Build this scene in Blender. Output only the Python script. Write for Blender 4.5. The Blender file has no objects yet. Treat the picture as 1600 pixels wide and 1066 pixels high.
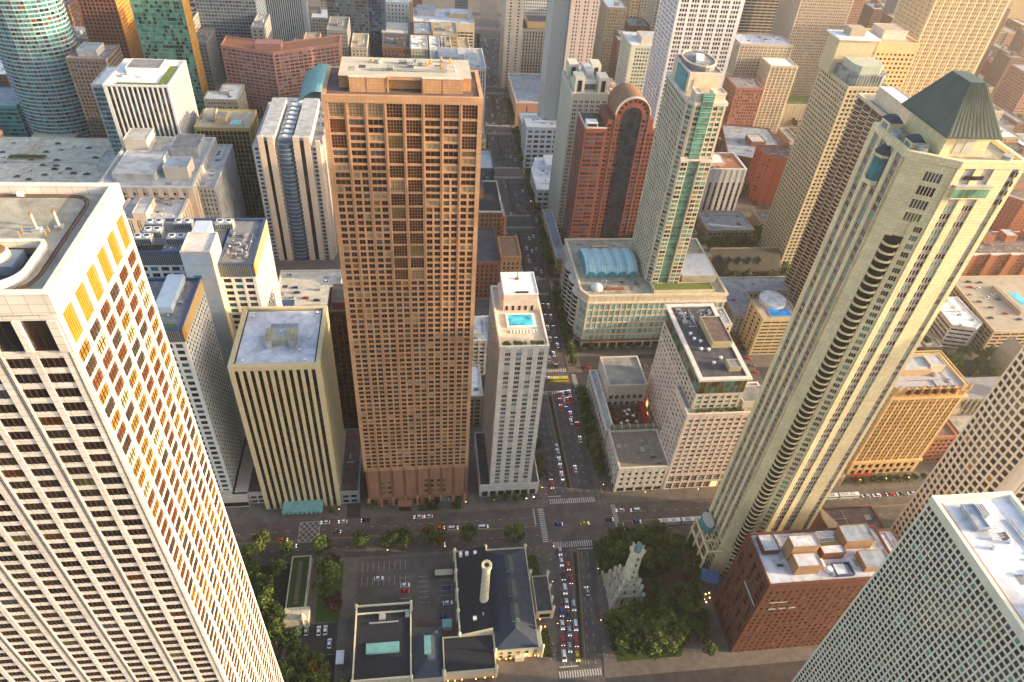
import bpy, math, random
import numpy as np
from mathutils import Vector, Matrix
R = math.radians
scene = bpy.context.scene
COL = scene.collection
# ------------------------------------------------------------------ camera, sky, sun, exposure
# world: +X = west, +Y = south, Z up, metres; the viewer stands on a tower 310 m up, looking south
CAM = np.array([0., 0., 310.])
BX = np.array([0.99131335, -0.11287577, 0.06750482])
BY = np.array([0.0235203, 0.65713438, 0.7534064])
BF = np.array([0.12940107, 0.74527409, -0.65408096])
cam = bpy.data.cameras.new('camera'); camo = bpy.data.objects.new('camera', cam); COL.objects.link(camo)
m = Matrix(((BX[0], BY[0], -BF[0], 0), (BX[1], BY[1], -BF[1], 0), (BX[2], BY[2], -BF[2], 310), (0, 0, 0, 1)))
camo.matrix_world = m
cam.sensor_width = 36; cam.lens = 24.48; cam.clip_start = 1; cam.clip_end = 20000
scene.camera = camo
SUN_EL, SUN_AZ = R(13), R(100)          # azimuth clockwise from +Y
world = bpy.data.worlds.new('World'); scene.world = world; world.use_nodes = True
wn = world.node_tree.nodes; wl = world.node_tree.links
sky = wn.new('ShaderNodeTexSky'); sky.sky_type = 'NISHITA'; sky.sun_disc = False
sky.sun_elevation = SUN_EL; sky.sun_rotation = SUN_AZ; sky.air_density = 1.0; sky.dust_density = 4.0
wl.new(sky.outputs[0], wn['Background'].inputs[0]); wn['Background'].inputs[1].default_value = 0.15
sd = Vector((math.sin(SUN_AZ)*math.cos(SUN_EL), math.cos(SUN_AZ)*math.cos(SUN_EL), math.sin(SUN_EL)))
sl = bpy.data.lights.new('sun', 'SUN'); sl.energy = 3.3; sl.angle = R(0.6); sl.color = (1.0, 0.76, 0.46)
slo = bpy.data.objects.new('sun', sl); COL.objects.link(slo); slo.rotation_euler = sd.to_track_quat('Z', 'Y').to_euler()
scene.view_settings.view_transform = 'Standard'; scene.view_settings.look = 'None'
scene.view_settings.exposure = 1.74; scene.view_settings.gamma = 1
rnd = random.Random(7)

def proj(p):
    d = np.asarray(p, float) - CAM
    z = d @ BF
    if z <= 1: return (-9999, -9999, z)
    return (800+1088*(d @ BX)/z, 533-1088*(d @ BY)/z, z)

# ------------------------------------------------------------------ materials
MATS = {}
def M(name, col, rough=.8, var=.12, vs=.35, bump=0., metal=0., emit=0., spec=.3, streak=0., joint=0., stain=0.):
    if name in MATS: return MATS[name]
    mt = bpy.data.materials.new(name); mt.use_nodes = True
    nt = mt.node_tree; N = nt.nodes; L = nt.links; b = N['Principled BSDF']
    b.inputs['Roughness'].default_value = rough; b.inputs['Metallic'].default_value = metal
    b.inputs['Specular IOR Level'].default_value = spec
    if emit > 0:
        b.inputs['Base Color'].default_value = (*col, 1)
        b.inputs['Emission Color'].default_value = (*col, 1); b.inputs['Emission Strength'].default_value = emit
    elif var > 0:
        g = N.new('ShaderNodeNewGeometry')
        n1 = N.new('ShaderNodeTexNoise'); n1.inputs['Scale'].default_value = vs; n1.inputs['Detail'].default_value = 5; n1.inputs['Roughness'].default_value = .65
        if streak:
            mp = N.new('ShaderNodeMapping'); mp.inputs['Scale'].default_value = (1, 1, streak)
            L.new(g.outputs['Position'], mp.inputs[0]); L.new(mp.outputs[0], n1.inputs['Vector'])
        else: L.new(g.outputs['Position'], n1.inputs['Vector'])
        r = N.new('ShaderNodeMapRange'); r.inputs[1].default_value = .3; r.inputs[2].default_value = .7
        r.inputs[3].default_value = 1-var*1.6; r.inputs[4].default_value = 1+var
        L.new(n1.outputs['Fac'], r.inputs[0])
        mx = N.new('ShaderNodeVectorMath'); mx.operation = 'SCALE'; mx.inputs[0].default_value = col
        L.new(r.outputs[0], mx.inputs['Scale']); out = mx.outputs[0]
        if stain:      # patches and puddle marks of their own shape
            n3 = N.new('ShaderNodeTexNoise'); n3.inputs['Scale'].default_value = .11; n3.inputs['Detail'].default_value = 8; n3.inputs['Roughness'].default_value = .7; n3.inputs['Distortion'].default_value = 1.2
            L.new(g.outputs['Position'], n3.inputs['Vector'])
            r3 = N.new('ShaderNodeMapRange'); r3.inputs[1].default_value = .46; r3.inputs[2].default_value = .60; r3.inputs[3].default_value = 1; r3.inputs[4].default_value = 1-stain
            L.new(n3.outputs['Fac'], r3.inputs[0]); m3 = N.new('ShaderNodeVectorMath'); m3.operation = 'SCALE'; L.new(out, m3.inputs[0]); L.new(r3.outputs[0], m3.inputs['Scale']); out = m3.outputs[0]
        if joint:      # stone or concrete panels
            sp = N.new('ShaderNodeSeparateXYZ'); L.new(g.outputs['Position'], sp.inputs[0]); ad = N.new('ShaderNodeMath'); ad.operation = 'SUBTRACT'; L.new(sp.outputs[0], ad.inputs[0]); L.new(sp.outputs[1], ad.inputs[1])
            cb = N.new('ShaderNodeCombineXYZ'); L.new(ad.outputs[0], cb.inputs[0]); L.new(sp.outputs[2], cb.inputs[1])
            bk = N.new('ShaderNodeTexBrick'); bk.offset = 0; bk.inputs['Scale'].default_value = 1; bk.inputs['Brick Width'].default_value = joint; bk.inputs['Row Height'].default_value = joint*.62; bk.inputs['Mortar Size'].default_value = .045
            bk.inputs['Color1'].default_value = (1, 1, 1, 1); bk.inputs['Color2'].default_value = (.86, .86, .87, 1); bk.inputs['Mortar'].default_value = (.6, .58, .56, 1); L.new(cb.outputs[0], bk.inputs['Vector'])
            m4 = N.new('ShaderNodeVectorMath'); m4.operation = 'MULTIPLY'; L.new(out, m4.inputs[0]); L.new(bk.outputs['Color'], m4.inputs[1]); out = m4.outputs[0]
        L.new(out, b.inputs['Base Color'])
        if bump:
            bp = N.new('ShaderNodeBump'); bp.inputs['Strength'].default_value = bump; bp.inputs['Distance'].default_value = .3
            L.new(n1.outputs['Fac'], bp.inputs['Height']); L.new(bp.outputs[0], b.inputs['Normal'])
    else:
        b.inputs['Base Color'].default_value = (*col, 1)
    MATS[name] = mt; return mt
def G(name, col, rough=.12, spec=.6, wob=.06):
    if name in MATS: return MATS[name]
    mt = bpy.data.materials.new(name); mt.use_nodes = True
    nt = mt.node_tree; N = nt.nodes; L = nt.links; b = N['Principled BSDF']
    b.inputs['Base Color'].default_value = (*col, 1); b.inputs['Roughness'].default_value = rough
    b.inputs['Specular IOR Level'].default_value = spec
    g = N.new('ShaderNodeNewGeometry'); n1 = N.new('ShaderNodeTexNoise'); n1.inputs['Scale'].default_value = .5; n1.inputs['Detail'].default_value = 2
    L.new(g.outputs['Position'], n1.inputs['Vector'])
    bp = N.new('ShaderNodeBump'); bp.inputs['Strength'].default_value = wob; bp.inputs['Distance'].default_value = 1
    L.new(n1.outputs['Fac'], bp.inputs['Height']); L.new(bp.outputs[0], b.inputs['Normal'])
    n2 = N.new('ShaderNodeTexNoise'); n2.inputs['Scale'].default_value = .22; n2.inputs['Detail'].default_value = 3
    L.new(g.outputs['Position'], n2.inputs['Vector'])
    r = N.new('ShaderNodeMapRange'); r.inputs[1].default_value = .35; r.inputs[2].default_value = .65; r.inputs[3].default_value = .6; r.inputs[4].default_value = 1.5
    L.new(n2.outputs['Fac'], r.inputs[0])
    mx = N.new('ShaderNodeVectorMath'); mx.operation = 'SCALE'; mx.inputs[0].default_value = col
    L.new(r.outputs[0], mx.inputs['Scale']); L.new(mx.outputs[0], b.inputs['Base Color'])
    MATS[name] = mt; return mt
# walls
marble = M('marble', (.72, .66, .59), .55, .08, .12, joint=1.9)
bronze = M('bronze_granite', (.55, .315, .175), .6, .14, .08, joint=1.4)
bronze2 = M('bronze_granite_dark', (.34, .17, .105), .6, .10, .1)
cream = M('cream_stone', (.66, .57, .42), .8, .1, .15, joint=1.8)
sand = M('sand_stone', (.50, .44, .34), .85, .1, .15)
tan = M('tan_concrete', (.42, .34, .25), .85, .1, .15)
beigec = M('beige_concrete', (.56, .50, .42), .85, .1, .12)
white = M('white_panel', (.72, .72, .72), .6, .06, .2)
whitew = M('warm_white_stone', (.72, .66, .58), .7, .09, .2, joint=1.8)
pinkw = M('pink_white_stone', (.76, .62, .54), .7, .09, .2, joint=1.8)
grey = M('grey_concrete', (.30, .30, .30), .85, .14, .15)
lgrey = M('light_grey_concrete', (.46, .46, .46), .85, .12, .15, stain=0.3)
dgrey = M('dark_grey_panel', (.10, .105, .11), .6, .12, .2)
redg = M('red_granite', (.29, .092, .058), .6, .12, .2, joint=1.5)
brick = M('red_brick', (.135, .047, .03), .9, .18, .5)
brick2 = M('brown_brick', (.20, .09, .06), .9, .18, .5)
brick3 = M('orange_brick', (.34, .15, .08), .9, .16, .5)
pinkb = M('pink_brick', (.46, .22, .17), .85, .12, .3)
brownst = M('brown_stone', (.25, .13, .075), .85, .14, .2)
dbrown = M('dark_brown_metal', (.055, .032, .026), .5, .1, .2)
parkst = M('yellow_limestone', (.86, .71, .42), .8, .10, .10, joint=1.7)
orn = M('ornate_limestone', (.62, .42, .20), .8, .1, .2)
gold = M('sun_gold', (.72, .38, .08), .35, .08, .3, metal=.3)  # low sun's gold put into west edges' colour; plain gold on rails, vents
navy = M('navy_coping', (.05, .08, .17), .5, .1, .5)
slateblue = M('slate_roof', (.045, .058, .085), .75, .2, .5)
slateb2 = M('slate_roof_dark', (.022, .024, .034), .8, .2, .5)
copper = M('green_copper', (.075, .10, .085), .55, .16, .25, streak=.15)
aqua = M('aqua_copper', (.16, .36, .36), .6, .14, .4)
skylt = M('sky_blue_roof', (.44, .66, .70), .4, .07, .3)
tealp = M('teal_panel', (.06, .26, .30), .3, .12, .3)
# roofs
rwhite = M('white_membrane', (.62, .65, .72), .8, .12, .18, bump=.1, stain=0.3)
rpure = M('bright_white_membrane', (.80, .79, .77), .8, .05, .3, stain=0.14)
rtan = M('tan_gravel', (.38, .35, .28), .95, .16, .3, bump=.2, stain=0.3)
rgrey = M('grey_gravel', (.24, .235, .24), .95, .18, .3, bump=.2, stain=0.3)
rdark = M('dark_roofing', (.085, .08, .09), .9, .2, .3, stain=0.3)
rbrown = M('brown_roofing', (.16, .11, .10), .9, .2, .3, stain=0.3)
rbluegrey = M('blue_grey_membrane', (.30, .35, .42), .8, .12, .15, stain=0.3)
grassm = M('lawn', (.05, .085, .02), .95, .3, 1.2, bump=.3)
sedum = M('green_roof_planting', (.13, .17, .035), .95, .3, 1.0, bump=.3)
asphalt = M('asphalt', (.060, .050, .052), .85, .22, .12, stain=0.25)
asphalt2 = M('worn_asphalt', (.115, .098, .093), .85, .2, .15, stain=0.22)
paving = M('concrete_paving', (.155, .132, .115), .9, .16, .35, stain=0.2)
plaza = M('tan_paving', (.17, .125, .095), .9, .16, .4)
soil = M('soil', (.045, .035, .025), .95, .3, .6)
paint = M('road_paint_white', (.56, .54, .50), .7, .4, 2.2)
painty = M('road_paint_yellow', (.45, .28, .05), .7, .25, 1.5)
metal = M('galvanised_metal', (.45, .46, .47), .45, .12, 1., metal=.5)
dmetal = M('dark_metal', (.06, .06, .065), .5, .1, 1.)
yellowm = M('yellow_steel', (.65, .55, .03), .5, .08, 1.)
water = G('pool_water', (.05, .45, .62), .06, .5, .1)
waterb = G('pool_water_blue', (.02, .22, .62), .08, .5, .1)
barkm = M('bark', (.07, .05, .035), .95, .2, 3.)
terra = M('terracotta_paving', (.15, .092, .072), .9, .14, .6)
lamp_on = M('warm_lamp', (1., .55, .2), emit=4)
lamp_or = M('orange_lamp', (1., .33, .05), emit=3)
head_on = M('headlight_glow', (1., .9, .75), emit=2)
tail_on = M('tail_light_glow', (.8, .03, .02), emit=.7)
lit_win = M('lit_window', (1., .55, .18), emit=.9)
# glass
gdark = G('glass_dark', (.018, .018, .022)); gbrown = G('glass_brown', (.042, .028, .020)); gmaroon = G('glass_maroon', (.034, .018, .016))
gblue = G('glass_blue', (.05, .085, .13)); gteal = G('glass_teal', (.045, .17, .18)); ggreen = G('glass_green', (.10, .24, .17))
gpale = G('glass_pale', (.16, .20, .22)); gnavy = G('glass_navy', (.012, .016, .035)); ggrey = G('glass_grey', (.07, .08, .09))
golive = G('glass_olive', (.12, .11, .05))
bl_tan = M('window_blind_tan', (.30, .24, .15), .5, .15, .6, spec=.5)
bl_sungold = M('window_blind_sunset_gold', (.27, .125, .014), .35, .25, .35, spec=.5)  # gold blinds; on west glass the sunset reflection is put into the colour
bl_sunrust = M('window_blind_sunset_rust', (.13, .038, .010), .35, .3, .4, spec=.5)  # darker tone of the painted sunset reflection; elsewhere rust blinds
bl_white = M('window_blind_white', (.5, .48, .42), .5, .1, .6, spec=.5)

# ------------------------------------------------------------------ object helpers
def tag(o, label, cat, group=None, kind=None):
    if label: o['label'] = label
    if cat: o['category'] = cat
    if group: o['group'] = group
    if kind: o['kind'] = kind
    return o
def root(name, loc, label, cat, group=None):
    o = bpy.data.objects.new(name, None); COL.objects.link(o); o.location = loc; o.empty_display_size = 1
    return tag(o, label, cat, group)
def base_loc(p):
    while p is not None and p.parent is not None: p = p.parent
    return Vector(p.location) if p is not None else Vector((0, 0, 0))
class MB:
    def __init__(s): s.v = []; s.f = []; s.m = []; s.mats = []
    def mi(s, mat):
        if mat not in s.mats: s.mats.append(mat)
        return s.mats.index(mat)
    def add(s, vs, fs, mat):
        n = len(s.v); k = s.mi(mat); s.v += vs
        for f in fs: s.f.append(tuple(i+n for i in f)); s.m.append(k)
    def box(s, x0, x1, y0, y1, z0, z1, mat):
        s.add([(x0, y0, z0), (x1, y0, z0), (x1, y1, z0), (x0, y1, z0), (x0, y0, z1), (x1, y0, z1), (x1, y1, z1), (x0, y1, z1)],
              [(3, 2, 1, 0), (4, 5, 6, 7), (0, 1, 5, 4), (1, 2, 6, 5), (2, 3, 7, 6), (3, 0, 4, 7)], mat)
    def prism(s, poly, z0, z1, mat, topmat=None):
        n = len(poly)
        s.add([(x, y, z0) for x, y in poly]+[(x, y, z1) for x, y in poly], [(i, (i+1) % n, (i+1) % n+n, i+n) for i in range(n)]+[tuple(range(n-1, -1, -1))], mat)
        s.add([(x, y, z1) for x, y in poly], [tuple(range(n))], topmat or mat)
    def loft(s, rings, mat, cap=True):
        n = len(rings[0]); vs = [p for r in rings for p in r]; fs = []
        for k in range(len(rings)-1):
            for i in range(n):
                j = (i+1) % n; fs.append((k*n+i, k*n+j, (k+1)*n+j, (k+1)*n+i))
        if cap: fs += [tuple(range(n-1, -1, -1)), tuple(range((len(rings)-1)*n, len(rings)*n))]
        s.add(vs, fs, mat)
    def cyl(s, cx, cy, r0, r1, z0, z1, mat, n=16, a0=0):
        s.loft([[(cx+r*math.cos(a0+2*math.pi*i/n), cy+r*math.sin(a0+2*math.pi*i/n), z) for i in range(n)] for r, z in ((r0, z0), (r1, z1))], mat)
    def obox(s, p0, u, a0, a1, d0, d1, z0, z1, mat):
        nx, ny = u[1], -u[0]
        c = [(p0[0]+u[0]*a+nx*d, p0[1]+u[1]*a+ny*d) for a, d in ((a0, d0), (a0, d1), (a1, d1), (a1, d0))]
        s.add([(x, y, z0) for x, y in c]+[(x, y, z1) for x, y in c], [(0, 3, 2, 1), (4, 5, 6, 7), (0, 1, 5, 4), (1, 2, 6, 5), (2, 3, 7, 6), (3, 0, 4, 7)], mat)
    def ring(s, poly, w, z0, z1, mat):
        n = len(poly); cx = sum(p[0] for p in poly)/n; cy = sum(p[1] for p in poly)/n
        inn = inset(poly, w)
        vs = [(x, y, z) for z in (z0, z1) for x, y in poly]+[(x, y, z) for z in (z0, z1) for x, y in inn]
        fs = []
        for i in range(n):
            j = (i+1) % n
            fs += [(i, j, n+j, n+i), (2*n+j, 2*n+i, 3*n+i, 3*n+j), (n+i, n+j, 3*n+j, 3*n+i)]
        s.add(vs, fs, mat)
    def build(s, name, parent=None, off=None, smooth=False):
        me = bpy.data.meshes.new(name)
        o0 = base_loc(parent) if off is None else Vector(off)
        v = np.array(s.v, dtype=float)-np.array(o0)
        me.from_pydata(v.tolist(), [], s.f)
        for mt in s.mats: me.materials.append(mt)
        me.polygons.foreach_set('material_index', s.m)
        if smooth: me.polygons.foreach_set('use_smooth', [True]*len(s.f))
        me.update()
        o = bpy.data.objects.new(name, me); COL.objects.link(o)
        if parent is not None: o.parent = parent
        elif off is not None: o.location = off
        return o
def inset(poly, w):
    n = len(poly); out = []
    for i in range(n):
        p, a, b = poly[i], poly[i-1], poly[(i+1) % n]
        e1 = Vector((p[0]-a[0], p[1]-a[1])).normalized(); e2 = Vector((b[0]-p[0], b[1]-p[1])).normalized()
        n1 = Vector((-e1.y, e1.x)); n2 = Vector((-e2.y, e2.x)); k = n1+n2; k /= max(.3, k.dot(n1))
        out.append((p[0]+k.x*w, p[1]+k.y*w))
    return out
def rect(x0, x1, y0, y1): return [(x0, y0), (x1, y0), (x1, y1), (x0, y1)]

UNIT = {}
def pane(glass, nv=0, nh=0, frame=None):
    key = (glass.name, nv, nh, frame.name if frame else '')
    if key in UNIT: return UNIT[key]
    vs = [(-.5, 0, -.5), (.5, 0, -.5), (.5, 0, .5), (-.5, 0, .5), (-.5, -.05, -.5), (.5, -.05, -.5), (.5, -.05, .5), (-.5, -.05, .5)]
    fs = [(4, 5, 6, 7), (0, 1, 5, 4), (1, 2, 6, 5), (2, 3, 7, 6), (3, 0, 4, 7)]; mi = [0]*5
    def bar(x0, x1, z0, z1):
        n = len(vs)
        vs.extend([(x0, -.05, z0), (x1, -.05, z0), (x1, -.05, z1), (x0, -.05, z1), (x0, -.12, z0), (x1, -.12, z0), (x1, -.12, z1), (x0, -.12, z1)])
        for f in ((4, 5, 6, 7), (0, 1, 5, 4), (1, 2, 6, 5), (2, 3, 7, 6), (3, 0, 4, 7)): fs.append(tuple(i+n for i in f)); mi.append(1)
    for i in range(nv): x = -.5+(i+1)/(nv+1); bar(x-.025, x+.025, -.5, .5)
    for i in range(nh): z = -.5+(i+1)/(nh+1); bar(-.5, .5, z-.025, z+.025)
    me = bpy.data.meshes.new('window'); me.from_pydata(vs, [], fs)
    me.materials.append(glass); me.materials.append(frame or glass)
    me.polygons.foreach_set('material_index', mi)
    UNIT[key] = (me, np.array(vs), fs, mi); return UNIT[key]
def unit_mesh(mb, name):
    me = bpy.data.meshes.new(name); me.from_pydata([tuple(v) for v in mb.v], [], mb.f)
    for mt in mb.mats: me.materials.append(mt)
    me.polygons.foreach_set('material_index', mb.m)
    return (me, np.array(mb.v), mb.f, mb.m)
def emit(rt, name, items, K=100, minpx=1.6):
    """items: (x,y,z,ang,sx,sy,sz,unit). The ones that show largest become parts, the rest one stuff part."""
    if not items: return
    bl = base_loc(rt); sc = []
    for i, it in enumerate(items):
        x, y, z, a, sx, sy, sz, un = it
        u, v, d = proj((x, y, z)); q = 0
        if d > 1 and -10 < u < 1610 and -10 < v < 1076:
            nx, ny = math.sin(a), -math.cos(a)
            dd = CAM-np.array((x, y, z)); dist = np.linalg.norm(dd); f = (nx*dd[0]+ny*dd[1])/dist
            w = sx*1088/dist
            if f > .02 and w > minpx: q = sx*sz*f/dist**2
        sc.append((-q, i))
    sc.sort(); sel = [i for q, i in sc[:K] if q < 0]; ss = set(sel)
    for i in sel:
        x, y, z, a, sx, sy, sz, un = items[i]
        o = bpy.data.objects.new(name, un[0]); COL.objects.link(o); o.parent = rt
        o.location = (x-bl.x, y-bl.y, z-bl.z); o.rotation_euler = (0, 0, a); o.scale = (sx, sy, sz)
    rest = [it for i, it in enumerate(items) if i not in ss]
    if rest:
        groups = {}
        for it in rest: groups.setdefault(id(it[7]), (it[7], []))[1].append(it)
        V = []; F = []; MI = []; mats = []; n = 0
        for un, its in groups.values():
            me, uv, fs, mi = un
            mm = []
            for mt in me.materials:
                if mt not in mats: mats.append(mt)
                mm.append(mats.index(mt))
            for (x, y, z, a, sx, sy, sz, _) in its:
                c, s_ = math.cos(a), math.sin(a); q = uv*np.array((sx, sy, sz))
                V.append(np.stack([q[:, 0]*c-q[:, 1]*s_+x-bl.x, q[:, 0]*s_+q[:, 1]*c+y-bl.y, q[:, 2]+z-bl.z], 1))
                F += [tuple(i+n for i in f) for f in fs]; MI += [mm[k] for k in mi]; n += len(uv)
        me = bpy.data.meshes.new(name); me.from_pydata(np.concatenate(V).tolist(), [], F)
        for mt in mats: me.materials.append(mt)
        me.polygons.foreach_set('material_index', MI)
        o = bpy.data.objects.new(name, me); COL.objects.link(o); o.parent = rt; o['kind'] = 'stuff'

# facade style: bay, pattern of window intervals in a bay, floor height, window interval in a floor, pier depth, spandrel depth
def S(wall, gl, bay=4, pat=((.15, .85),), fh=3.3, wz=(.25, .8), d=.35, sd=.25, nv=0, nh=0, frame=None, edge=.6, sp=None, pier=None, top=1.2, bot=0., fill=1.):
    return dict(wall=wall, gl=gl, bay=bay, pat=pat, fh=fh, wz=wz, d=d, sd=sd, nv=nv, nh=nh, frame=frame, edge=edge, sp=sp or wall, pier=pier or wall, top=top, bot=bot, fill=fill)
def facade(mb, items, p0, p1, z0, z1, st, rg):
    L = math.hypot(p1[0]-p0[0], p1[1]-p0[1])
    if L < 1.2: return
    u = ((p1[0]-p0[0])/L, (p1[1]-p0[1])/L); nrm = (u[1], -u[0]); ang = math.atan2(u[1], u[0])
    e = min(st['edge'], L*.2); nb = max(1, round((L-2*e)/st['bay'])); bw = (L-2*e)/nb
    wins = [(e+(i+a)*bw, e+(i+b)*bw) for i in range(nb) for a, b in st['pat']]
    zt = z1-st['top']; zb = z0+st['bot']; nf = max(1, round((zt-zb)/st['fh'])); fh = (zt-zb)/nf
    rows = [(zb+(k+st['wz'][0])*fh, zb+(k+st['wz'][1])*fh) for k in range(nf)]
    d, sdp = st['d'], st['sd']
    # piers
    a = -d
    for w0, w1 in wins+[(L, L)]:
        if w0-a > .04: mb.obox(p0, u, a, w0, -.02, d, z0, z1 if sdp <= d else z1, st['pier'])
        a = w1
    # spandrels
    a = z0
    for r0, r1 in rows+[(z1-.01, z1)]:
        if r0-a > .04:
            mb.obox(p0, u, 0 if sdp <= d else -sdp, L, -.02, sdp, a, r0, st['sp'])
        a = r1
    gl = st['gl']
    for r0, r1 in rows:
        for w0, w1 in wins:
            if st['fill'] < 1 and rg.random() > st['fill']: continue
            g = rg.choice(gl); c = (w0+w1)/2
            items.append((p0[0]+u[0]*c+nrm[0]*.01, p0[1]+u[1]*c+nrm[1]*.01, (r0+r1)/2, ang, w1-w0, 1, r1-r0, pane(g, st['nv'], st['nh'], st['frame'])))
def roofbox(rt, x0, x1, y0, y1, z0, z1, wall, roof, name='penthouse'):
    b = MB(); b.box(x0, x1, y0, y1, z0, z1, wall); b.ring(rect(x0-.15, x1+.15, y0-.15, y1+.15), .35, z1-.3, z1+.4, wall)
    o = b.build(name, rt)
    r = MB(); r.box(x0+.2, x1-.2, y0+.2, y1-.2, z1, z1+.08, roof); r.build('roof', o); return o
# cached rooftop equipment
def _ah():
    b = MB(); b.box(-.5, .5, -.5, .5, 0, .9, metal)
    for k in range(6): b.box(-.45+k*.15, -.38+k*.15, -.53, -.5, .15, .8, dmetal)
    b.cyl(-.22, 0, .2, .2, .9, 1.0, lgrey, 12); b.cyl(.25, 0, .2, .2, .9, 1.0, lgrey, 12)
    b.cyl(-.22, 0, .16, .16, 1.0, 1.02, dmetal, 12); b.cyl(.25, 0, .16, .16, 1.0, 1.02, dmetal, 12); return unit_mesh(b, 'air_handler')
def _duct():
    b = MB(); b.box(-.5, .5, -.5, .5, .15, 1, metal)
    for k in (-.4, 0, .4): b.box(k-.03, k+.03, -.56, .56, 0, 1.08, lgrey)
    return unit_mesh(b, 'duct')
def _vent():
    b = MB(); b.cyl(0, 0, .32, .32, 0, .6, metal, 10); b.cyl(0, 0, .5, .5, .6, .85, rpure, 10); b.cyl(0, 0, .5, .1, .85, 1.1, rpure, 10); return unit_mesh(b, 'roof_vent')
AH, DUCT, VENT = _ah(), _duct(), _vent()
def place(rt, name, un, x, y, z, a, s):
    bl = base_loc(rt); o = bpy.data.objects.new(name, un[0]); COL.objects.link(o); o.parent = rt
    o.location = (x-bl.x, y-bl.y, z-bl.z); o.rotation_euler = (0, 0, a); o.scale = s
def clutter(rt, x0, x1, y0, y1, z, n, seed):
    g = random.Random(seed); pts = []
    if x1-x0 > 7 and y1-y0 > 7 and n > 2:
        for k in range(min(4, n//2+1)):        # patched membrane, pipes and cable trays
            b = MB(); px, py = g.uniform(x0, x1-4), g.uniform(y0, y1-4); b.box(px, px+g.uniform(1.5, 4), py, py+g.uniform(1.2, 4), z-.02, z+.02+.006*k, g.choice((rgrey, rdark, lgrey, rtan)))
            b.build('roof_patch', rt)
        for k in range(min(4, n//3+1)):
            b = MB(); py = g.uniform(y0+1, y1-1); px = g.uniform(x0+1, x1-1); a_, c_ = sorted((g.uniform(x0+.5, x1-.5), g.uniform(x0+.5, x1-.5)))
            b.box(a_, c_, py-.12, py+.12, z+.25, z+.5, metal)
            for q in np.arange(a_, c_, 1.8): b.box(q, q+.12, py-.25, py+.25, z, z+.26, dmetal)
            b.box(c_-.24, c_, min(py, y1-3), y1-.8, z+.25, z+.49, metal) if k % 2 else None
            if c_-a_ > 1: b.build('roof_pipe', rt)
    for _ in range(n*4):
        if len(pts) >= n: break
        x, y = g.uniform(x0+1.5, x1-1.5), g.uniform(y0+1.5, y1-1.5)
        if any(abs(x-a) < 2.6 and abs(y-b) < 2.6 for a, b in pts): continue
        pts.append((x, y)); k = g.random(); a = g.choice((0, math.pi/2))
        if k < .4: place(rt, 'air_handler', AH, x, y, z, a, (g.uniform(1.6, 3), g.uniform(1.2, 2), g.uniform(1, 1.8)))
        elif k < .65: place(rt, 'duct', DUCT, x, y, z, a, (g.uniform(1.8, 4), .7, .7))
        else: place(rt, 'roof_vent', VENT, x, y, z, 0, (g.uniform(.6, 1.1),)*3)
OCC = []; PROX = []
def proxy(poly, z, z0=0): PROX.append(([(x, y) for x, y in poly], z0, z))
def bld(name, label, cat, poly, z, st, roof=rgrey, ph=(), units=0, z0=0, base=None, bz=5, blank=(), par=1., pw=.5, seed=None, other=None, group=None, capmat=None, drop=0, rt=None):
    """one building; poly CCW from above (rect: north edge first). ph: penthouses (x0,x1,y0,y1,h,wall,roof)"""
    if len(poly) == 4 and not isinstance(poly[0], tuple): poly = rect(*poly)
    xs = [p[0] for p in poly]; ys = [p[1] for p in poly]
    OCC.append((min(xs), max(xs), min(ys), max(ys)))
    rg = random.Random(seed if seed is not None else int(abs(xs[0]*31+ys[0]*17+z*3)))
    if rt is None: rt = root(name, ((min(xs)+max(xs))/2, (min(ys)+max(ys))/2, z0), label, cat, group)
    mb = MB(); mb.prism(poly, z0, z, st['wall']); proxy(poly, z)
    items = []; n = len(poly)
    for i in range(n):
        if i in blank: continue
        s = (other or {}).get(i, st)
        if base: facade(mb, items, poly[i], poly[(i+1) % n], z0, z0+bz, base, rg)
        facade(mb, items, poly[i], poly[(i+1) % n], z0+(bz if base else 0), z, s, rg)
    cm = capmat or st['wall']; dd = st['d']+.12
    op = inset(poly, -dd)
    mb.ring(op, pw+dd, z-.15, z+par, cm)
    mb.build('wall', rt)
    rb = MB(); rb.prism(inset(poly, pw+.02), z-.1, z+.06, roof); rb.build('roof', rt)
    emit(rt, 'window', items)
    for k, p in enumerate(ph):
        roofbox(rt, p[0], p[1], p[2], p[3], z+.06, z+p[4], p[5] if len(p) > 5 else st['wall'], p[6] if len(p) > 6 else roof)
    if units:
        clutter(rt, min(xs)+1, max(xs)-1, min(ys)+1, max(ys)-1, z+.06, units, rg.random())
    return rt
# ------------------------------------------------------------------ ground, roads, pavements
def sheet(name, poly, z, mat, th=None):
    b = MB()
    if th: b.prism(poly, z-th, z, mat)
    else: b.add([(x, y, z) for x, y in poly], [tuple(range(len(poly)))], mat)
    o = b.build(name, None, off=(0, 0, 0)); o['kind'] = 'structure'; return o
sheet('ground', rect(-9000, 9000, -9000, 14000), -.02, asphalt)
MX = [(-400, 20, 22), (60, 59.5, 21.5), (127, 66.3, 21), (194, 74.8, 22), (225, 80, 27), (300, 80.5, 28), (400, 81.5, 28), (470, 83, 28), (580, 84, 28), (670, 84, 28), (777, 88.5, 28), (925, 98, 27), (1155, 115, 26), (1500, 145, 26), (3000, 250, 26)]
def mx(y, side=0):
    for (a, xa, wa), (b, xb, wb) in zip(MX, MX[1:]):
        if a <= y <= b:
            t = (y-a)/(b-a); return xa+(xb-xa)*t+side*(wa+(wb-wa)*t)/2
    return 80
def strip(y0, y1, f0, f1, n=8):
    ys = [y0+(y1-y0)*i/n for i in range(n+1)]+[q[0] for q in MX if y0 < q[0] < y1]
    ys = sorted(set(ys)); return [(f0(y), y) for y in ys][::-1]+[(f1(y), y) for y in ys]
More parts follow.
